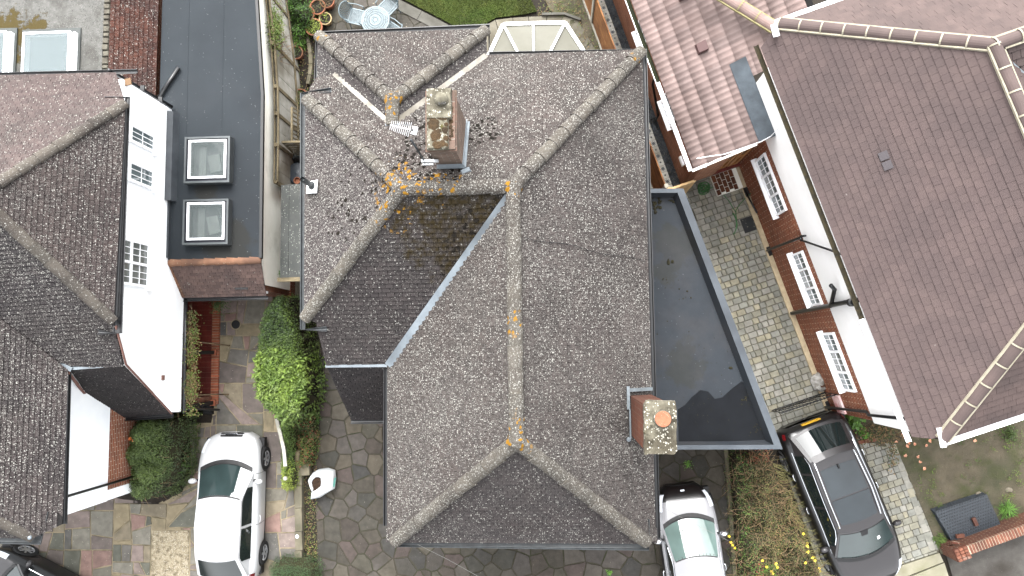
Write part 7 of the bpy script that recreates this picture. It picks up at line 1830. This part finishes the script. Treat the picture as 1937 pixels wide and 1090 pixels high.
def make_chair(label, loc, rz):
    t = thing('garden_chair', label, 'chair', loc, 'pale blue metal garden chairs round the table', rz=rz); ORG[t.name] = Vector()
    b = MB(); n = 13
    for i in range(n): x = -.2 + .4 * i / (n - 1); b.beam((x, -.2, .42), (x, .2, .42), .012, .012)
    for i in range(n): y = -.2 + .4 * i / (n - 1); b.beam((-.2, y, .421), (.2, y, .421), .012, .012)
    for p, q in (((-.21, -.21), (.21, -.21)), ((.21, -.21), (.21, .21)), ((.21, .21), (-.21, .21)), ((-.21, .21), (-.21, -.21))): b.beam((*p, .42), (*q, .42), .035, .03)
    b.build('seat', M_IRON, t, local=True)
    b = MB(); K = 13
    def bp_(a, h): return Vector((-.2 - .06 * math.cos(a) * (h) - .1 * h, .25 * math.sin(a), .42 + .44 * h)) + Vector((-.05 * (math.cos(a)), 0, 0))
    top = [bp_(-1.5 + 3. * i / (K - 1), 1 - .25 * abs(-1 + 2 * i / (K - 1)) ** 2) for i in range(K)]; bot = [bp_(-1.5 + 3. * i / (K - 1), .05) for i in range(K)]
    b.tube(top, .014, 6); b.tube(bot, .012, 6)
    for i in range(K): b.tube([bot[i], bot[min(K - 1, i + 2)].lerp(top[min(K - 1, i + 2)], .55), top[min(K - 1, i + 1)]], .008, 4); b.tube([bot[i], bot[max(0, i - 2)].lerp(top[max(0, i - 2)], .55), top[max(0, i - 1)]], .008, 4)
    b.build('backrest', M_IRON, t, local=True)
    for s in (-1, 1):
        b = MB(); b.tube([(-.26, s * .24, .68), (.0, s * .27, .66), (.18, s * .25, .64), (.2, s * .21, .42)], .013, 6); b.build('armrest', M_IRON, t, local=True)
        for x in (-.19, .19): b = MB(); b.tube([(x, s * .19, .42), (x * 1.15, s * .22, 0)], .014, 6); b.build('leg', M_IRON, t, local=True)
    return t
for lab, px, py, tx, ty in (('pale blue metal chair left of the round table, its arched back to the fence', 675, 32, 710, 40), ('pale blue metal chair pushed in at the upper right of the round table', 733, 14, 710, 38), ('pale blue metal chair at the lower right of the table, half under the eaves', 740, 58, 708, 36)):
    p, q = W(px, py, .42), W(tx, ty, .42); make_chair(lab, (p.x, p.y, 0), math.atan2(q.y - p.y, q.x - p.x))
GAIN = .6
# grey side roof between the houses, with fascia
sr = thing('lean_to', 'narrow grey felted lean-to roof between the cream wall and the middle house', 'lean-to', (-6, 3, 0))
M_SR = mat('grey_green_felt', [srgb(96, 100, 98), srgb(112, 114, 110), srgb(84, 88, 84)], .9, 3., .3, 50., layers=[(l_spots(26., .42, .5, .8, .1), srgb(170, 172, 164)), (l_patch(1.5, .6, .8, 4., .6), srgb(84, 86, 66))])
z_ = 2.25; p0, p1 = W(532, 350, z_), W(530, 526, z_)
b = MB(); b.hexa([(p0.x, p1.y, z_ - .06), (-5.0, p1.y, z_ + .2), (-5.0, p0.y, z_ + .2), (p0.x, p0.y, z_ - .06)], [(p0.x, p1.y, z_), (-5.0, p1.y, z_ + .26), (-5.0, p0.y, z_ + .26), (p0.x, p0.y, z_)]); b.build('roof_sheet', M_SR, sr)
b = MB(); b.beam((p0.x + .22, p1.y, z_ + .035), (p0.x + .22, p0.y, z_ + .035), .02, .012); b.build('seam', M_SR, sr)
b = MB(); b.beam((p0.x - .04, p1.y - .05, z_ - .02), (-5.05, p1.y - .05, z_ + .22), .1, .16); b.build('fascia', M_OLDW, sr)
b = MB(); b.beam((p0.x + .02, p1.y + .1, z_ / 2), (p0.x + .02, p0.y - .1, z_ / 2), .05, z_ - .15); b.build('side_wall', M_OLDW, sr)
b = MB(); b.beam((p0.x + .05, p1.y + .05, z_ / 2), (-5.1, p1.y + .05, z_ / 2), .05, z_ - .1); b.build('door', M_OLDC, sr)
# lattice panels
tr = thing('trellis', 'upright timber lattice panel leaning in the side passage under the west gutter', 'trellis', W(560, 235, 1)); b = MB()
pa, pb = W(552, 203, 1.75), W(552, 268, 1.75); o2 = Vector((.35, 0, -1.6))
for i in range(9): q = pa.lerp(pb, i / 8); b = MB(); b.beam(q, q + o2, .03, .03); b.build('slat', M_OLDW, tr)
for f in (0, .5, 1): b = MB(); b.beam(pa + o2 * f, pb + o2 * f, .05, .035); b.build('rail', M_OLDW, tr)
tr = thing('trellis', 'fine diamond lattice panel standing across the side passage above the bins', 'trellis', W(553, 282, 1))
pa, pb = W(533, 269, 1.8), W(574, 268, 1.8); o2 = Vector((.0, -.1, -1.1))
for i in range(15): q = pa.lerp(pb, i / 14); q2 = pa.lerp(pb, min(1, i / 14 + .22)) if i < 12 else pb; b = MB(); b.beam(q, q2 + o2, .014, .012); b.build('slat', M_OLDW, tr)
for i in range(15): q = pa.lerp(pb, i / 14); q2 = pa.lerp(pb, max(0, i / 14 - .22)); b = MB(); b.beam(q + Vector((0, -.012, 0)), q2 + o2 + Vector((0, -.012, 0)), .014, .012); b.build('slat', M_OLDW, tr)
for f in (0, 1): b = MB(); b.beam(pa + o2 * f, pb + o2 * f, .05, .04); b.build('rail', M_OLDW, tr)
# bins
M_BINB = mat('dark_blue_plastic', [srgb(58, 70, 82), srgb(74, 86, 98)], .45, 4., spec=.5); M_BAGB = mat('dark_bag', [srgb(48, 54, 54), srgb(78, 84, 82)], .4, 7., .6, 20.)
bn = thing('water_butt', 'round dark blue plastic butt with a clay pot on its lid in the side passage', 'water butt', W(560, 338, 0)); c = W(562, 328, 1.0); c.z = 0
b = MB(); b.lathe(c, [(.26, 0), (.3, .5), (.29, .95)], 20); b.build('barrel', M_BINB, bn, smooth=True); b = MB(); b.lathe(c, [(.31, .94), (.31, .98), (.27, 1.01), (0, 1.04)], 20); b.build('lid', M_BINB, bn)
b = MB(); q = W(564, 343, 1.1); b.lathe(q, [(.07, 0), (.1, .1), (.085, .1), (.07, .03), (0, .03)], 14); tag(b.build('clay_pot', M_POT), 'small empty clay pot standing on the blue water butt lid', 'plant pot')
b = MB(); c = W(563, 304, .5); c.z = 0; pr_ = [(.2, 0), (.3, .2), (.3, .5), (.2, .72), (.06, .82), (.08, .9), (0, .9)]; b.lathe(c, pr_, 14); o = b.build('refuse_sack', M_BAGB, smooth=True); tag(o, 'tied black refuse sack beside the water butt in the side passage', 'sack')
# drain covers
def tcover(label, px, py, r):
    t = thing('manhole_cover', label, 'manhole cover', W(px, py, .03)); c = W(px, py, .03); b = MB(); b.lathe(c, [(r, 0), (r, .008), (r * .9, .01), (0, .01)], 28); b.build('lid', M_BLACKM, t); b = MB(); annulus(b, c, r * 1.02, r * 1.25, .02, .034, 28); b.build('surround', M_JOINT, t)
tcover('round black drain lid set in the crazy paving by the porch', 446, 614, .125)
sq = thing('manhole_cover', 'square dark metal manhole cover flecked with lichen in the block drive', 'manhole cover', W(1418, 424, .04)); c = W(1418, 424, .045)
b = MB(); b.box((c.x, c.y, .04), (.36, .36, .03), math.atan2(ND.y, ND.x)); b.build('lid', mat('lichened_iron', [srgb(58, 62, 64), srgb(80, 84, 86)], .7, 8., layers=[(l_spots(22., .5, .4, 3.), srgb(170, 166, 150))]), sq)
b = MB(); b.box((c.x, c.y, .035), (.42, .42, .02), math.atan2(ND.y, ND.x)); b.build('frame', M_BLACKM, sq)
gl = thing('drain_cover', 'square black gully cover at the foot of the left house porch post', 'drain cover', W(394, 775, 0)); c = W(394, 775, .05); b = MB(); b.box((c.x, c.y, .06), (.3, .28, .1), .03, 0, 0, .03); b.build('cover', M_BLACKM, gl)
b = MB(); b.lathe((c.x - .1, c.y + .05, .1), [(.06, 0), (.06, .08), (.04, .08), (.04, .03), (0, .03)], 10); b.build('spigot', M_GUT, gl)
# hose
M_HOSE = mat('green_hose', [srgb(58, 150, 62), srgb(84, 176, 84)], .45, 6., spec=.5)
hp = []
for i in range(80): a = i * .47; r = .1 + .07 * math.sin(i * .37) + .03 * math.sin(i * 1.3); hp.append(W(1331, 357, .05) + Vector((r * math.cos(a) * 1.0 + .03 * math.sin(i * .11), r * 1.25 * math.sin(a), .0 + .05 * rnd())))
for q in ((1346, 355), (1355, 353), (1361, 360), (1370, 370), (1380, 382), (1388, 396), (1392, 402)): hp.append(W(*q, .05))
for i in range(60): a = i * .55; hp.append(W(1390, 420, .06) + Vector((.05 * math.cos(a) * (1 + .3 * math.sin(i)), .3 * math.sin(a * .5) - .05, .02 * rnd())))
for q in ((1392, 398), (1400, 386), (1412, 373), (1425, 362), (1438, 351)): hp.append(W(*q, .08 if q[0] < 1425 else .3))
b = MB(); b.tube(hp, .011, 6); tag(b.build('hose', M_HOSE, smooth=True), 'tangled green garden hose on the block paving below the back doorstep', 'hose')
# white sack of soil
M_SACK = mat('woven_white_sack', [srgb(222, 226, 228), srgb(240, 242, 242), srgb(206, 212, 214)], .6, 5., .3, 12.)
sk = thing('rubble_sack', 'open white woven sack of brown soil on the middle driveway', 'sack', W(612, 912, 0)); out_ = [(595, 895), (606, 887), (622, 886), (634, 890), (636, 905), (634, 922), (620, 930), (607, 938), (594, 941), (596, 932), (590, 916), (588, 905)]
b = MB(); K = len(out_); base_ = [W(*p, .02) for p in out_]; cen = sum(base_, Vector()) / K; vs = []
levels = [(1.0, .02), (1.06, .12), (1.0, .24), (.92, .33)]
for k_, z in levels: vs += [Vector((cen.x + (p.x - cen.x) * k_ + ru(-.015, .015), cen.y + (p.y - cen.y) * k_ + ru(-.015, .015), z)) for p in base_]
mouth = [(598, 900), (604, 897), (609, 899), (611, 906), (611, 914), (609, 920), (603, 926), (598, 922), (594, 914), (594, 908), (594, 904), (596, 901)]
mo = [W(*mouth[i], .34) for i in range(12)]
# order the mouth ring like the outline
mo = [Vector((cen.x - .1 + (p.x - cen.x) * .42, cen.y - .0 + (p.y - cen.y) * .55, .36 + ru(-.01, .01))) for p in base_]
vs += mo; vs += [Vector((p.x * 1 + (cen.x - .1 - p.x) * .15, p.y + (cen.y - p.y) * .15, .26)) for p in mo]
b.faces(vs, [(i * K + k, i * K + (k + 1) % K, (i + 1) * K + (k + 1) % K, (i + 1) * K + k) for i in range(5) for k in range(K)])
b.build('bag', M_SACK, sk, smooth=True)
b = MB(); b.face([v for v in [Vector((p.x, p.y, .285)) for p in vs[5 * K:6 * K]]]); 
for _ in range(60): p = Vector((cen.x - .1 + random.gauss(0, .05), cen.y + random.gauss(0, .07), .29)); crumb(b, p, ru(.01, .022))
b.build('soil', mat('brown_compost', [srgb(74, 52, 38), srgb(104, 76, 54)], .98, 14.), sk)
b = MB(); b.face([W(632, 905, .25), W(636, 903, .2), W(633, 921, .2), W(629, 922, .25)]); b.build('green_print', mat('turquoise_print', [srgb(120, 196, 180)], .6), sk)
# clear bag by the gate
M_CLB = mat('crumpled_clear_bag', [srgb(178, 172, 160), srgb(226, 226, 222), srgb(140, 132, 116)], .25, 9., 1.2, 16., spec=.7)
c = W(1547, 722, .0); b = MB(); K = 14; vs = []
for r, z in ((.16, 0), (.22, .06), (.23, .16), (.19, .27), (.1, .33), (.0, .35)):
    for k in range(K): a = 2 * math.pi * k / K; rr_ = r * (1 + ru(-.12, .12)); vs.append((c.x + rr_ * math.cos(a), c.y + rr_ * 1.15 * math.sin(a), z + ru(-.015, .015)))
b.faces(vs, [(i * K + k, i * K + (k + 1) % K, (i + 1) * K + (k + 1) % K, (i + 1) * K + k) for i in range(5) for k in range(K)]); tag(b.build('refuse_bag', M_CLB), 'crumpled translucent bag of rubbish by the right house wall near the gate', 'bag')
# black plastic crate / panels with two bricks
M_CRATE = mat('blue_black_plastic', [srgb(66, 76, 86), srgb(82, 92, 102)], .4, 5., spec=.5)
P4 = [W(1768, 968, .2), W(1866, 935, .2), W(1896, 1000, .2), W(1806, 1034, .2)]
kr = thing('plastic_panels', 'stack of black studded plastic panels weighted with two bricks by the garden wall', 'panels', (P4[0].x, P4[0].y, 0))
for i in range(4):
    o_ = Vector((-.012 * (3 - i) + ru(-.008, .008), .012 * (3 - i), 0)); b = MB(); z = .02 + i * .05; q = [p + o_ for p in P4]
    b.hexa([(p.x, p.y, z) for p in q[::-1]], [(p.x, p.y, z + .035) for p in q[::-1]]); b.build('panel', M_CRATE, kr)
b = MB(); u_ = (P4[1] - P4[0]); v_ = (P4[3] - P4[0]); nu, nv_2 = 19, 13
for i in range(nu):
    for j in range(nv_2):
        p = P4[0] + u_ * ((i + .5 + .5 * (j % 2) * .9) / (nu + .5)) + (v_ + (P4[2] - P4[1] - v_) * (i / nu)) * ((j + .5) / nv_2); b.lathe((p.x, p.y, .203), [(.026, 0), (.021, .016), (0, .018)], 6)
o = b.build('studs', M_CRATE, kr); o['kind'] = 'stuff'
b = MB()
for i in range(nu):
    for j in range(nv_2):
        p = P4[0] + u_ * ((i + 1.0 + .5 * (j % 2) * .9) / (nu + .5)) + (v_ + (P4[2] - P4[1] - v_) * (i / nu)) * ((j + .5) / nv_2); b.box((p.x, p.y, .2055), (.022, .022, .003), .6)
o = b.build('holes', M_BLACKM, kr); o['kind'] = 'stuff'
for px, py, a, lab in ((1844, 987, -1.2, 'orange brick lying on the black plastic panels nearest their centre'), (1816, 1014, .12, 'reddish brick lying on the black plastic panels near the lower edge')):
    c = W(px, py, .25); b = MB(); b.box((c.x, c.y, .255), (.215, .1, .065), a, 0, 0, .004); tag(b.build('brick', M_GWB), lab, 'brick')
# stones
for i, (px, py, r, lab) in enumerate(((1852, 936, .1, 'pale stone lying against the upper edge of the black plastic panels'), (1908, 927, .08, 'smooth grey stone lying on the bare soil of the front garden'))):
    b = MB(); c = W(px, py, .02); b.lathe(c, [(r, 0), (r * .95, r * .3), (r * .5, r * .55), (0, r * .6)], 8, sx=1.3, sy=.9); tag(b.build('stone', mat('pale_stone%d' % i, [srgb(150, 140, 120), srgb(176, 166, 146)], .9, 9., .5)), lab, 'stone')
# brick edging by the corner plants
be = thing('brick_edging', 'short row of red bricks edging the plants at the right house corner', 'edging', W(1620, 835, 0))
for i in range(7):
    p = W(1606 + i * 3.2, 806 + i * 6.6, .08) if i < 4 else W(1617 + (i - 3) * 12, 838 - (i - 3) * 2, .08); b = MB(); b.box((p.x, p.y, .06), (.2, .1, .1), -1.1 if i < 4 else .2, 0, 0, .004); b.build('brick', M_GWB, be)
b = MB(); p, q = W(1573, 745, .1), W(1606, 810, .1); b.beam(p, q, .06, .1); b.build('edging_kerb', M_BLACKM, be)
# overhead wires
M_WIRE = mat('pale_wire', [srgb(140, 140, 136), srgb(150, 150, 146)], .5, 5.)
b = MB(); pts_ = [W(790, 1030, 5.3), W(850, 1060, 5.2), W(900, 1088, 5.1), W(990, 1140, 5.0)]; b.tube(pts_, .004, 5); tag(b.build('overhead_wire', M_WIRE), 'thin pale wire running from the middle house eaves over the front paving', 'wire')
b = MB(); pts_ = [W(1245, 955, 4.9), W(1300, 985, 4.8), W(1378, 1023, 4.9)]; b.tube(pts_, .003, 5); tag(b.build('overhead_wire', M_WIRE), 'thin pale wire crossing above the silver car and the overgrown hedge', 'wire')
# thin kerb line between garage drive and hedge
ek = thing('edging', 'narrow concrete edging strip between the garage drive and the overgrown hedge', 'edging', W(1378, 950, 0)); y = 850
for y2 in (905, 960, 1015, 1070, 1130): p, q = W(1373 + (y - 850) * .07, y, .05), W(1373 + (y2 - 850) * .07, y2 - 2, .05); b = MB(); b.beam(p, q, .1, .1); b.build('edging_stone', M_COPS, ek); y = y2
# terracotta crock by the west gutter, plank
for (px, py, L, a) in ((606, 255, .0, 0),): pass
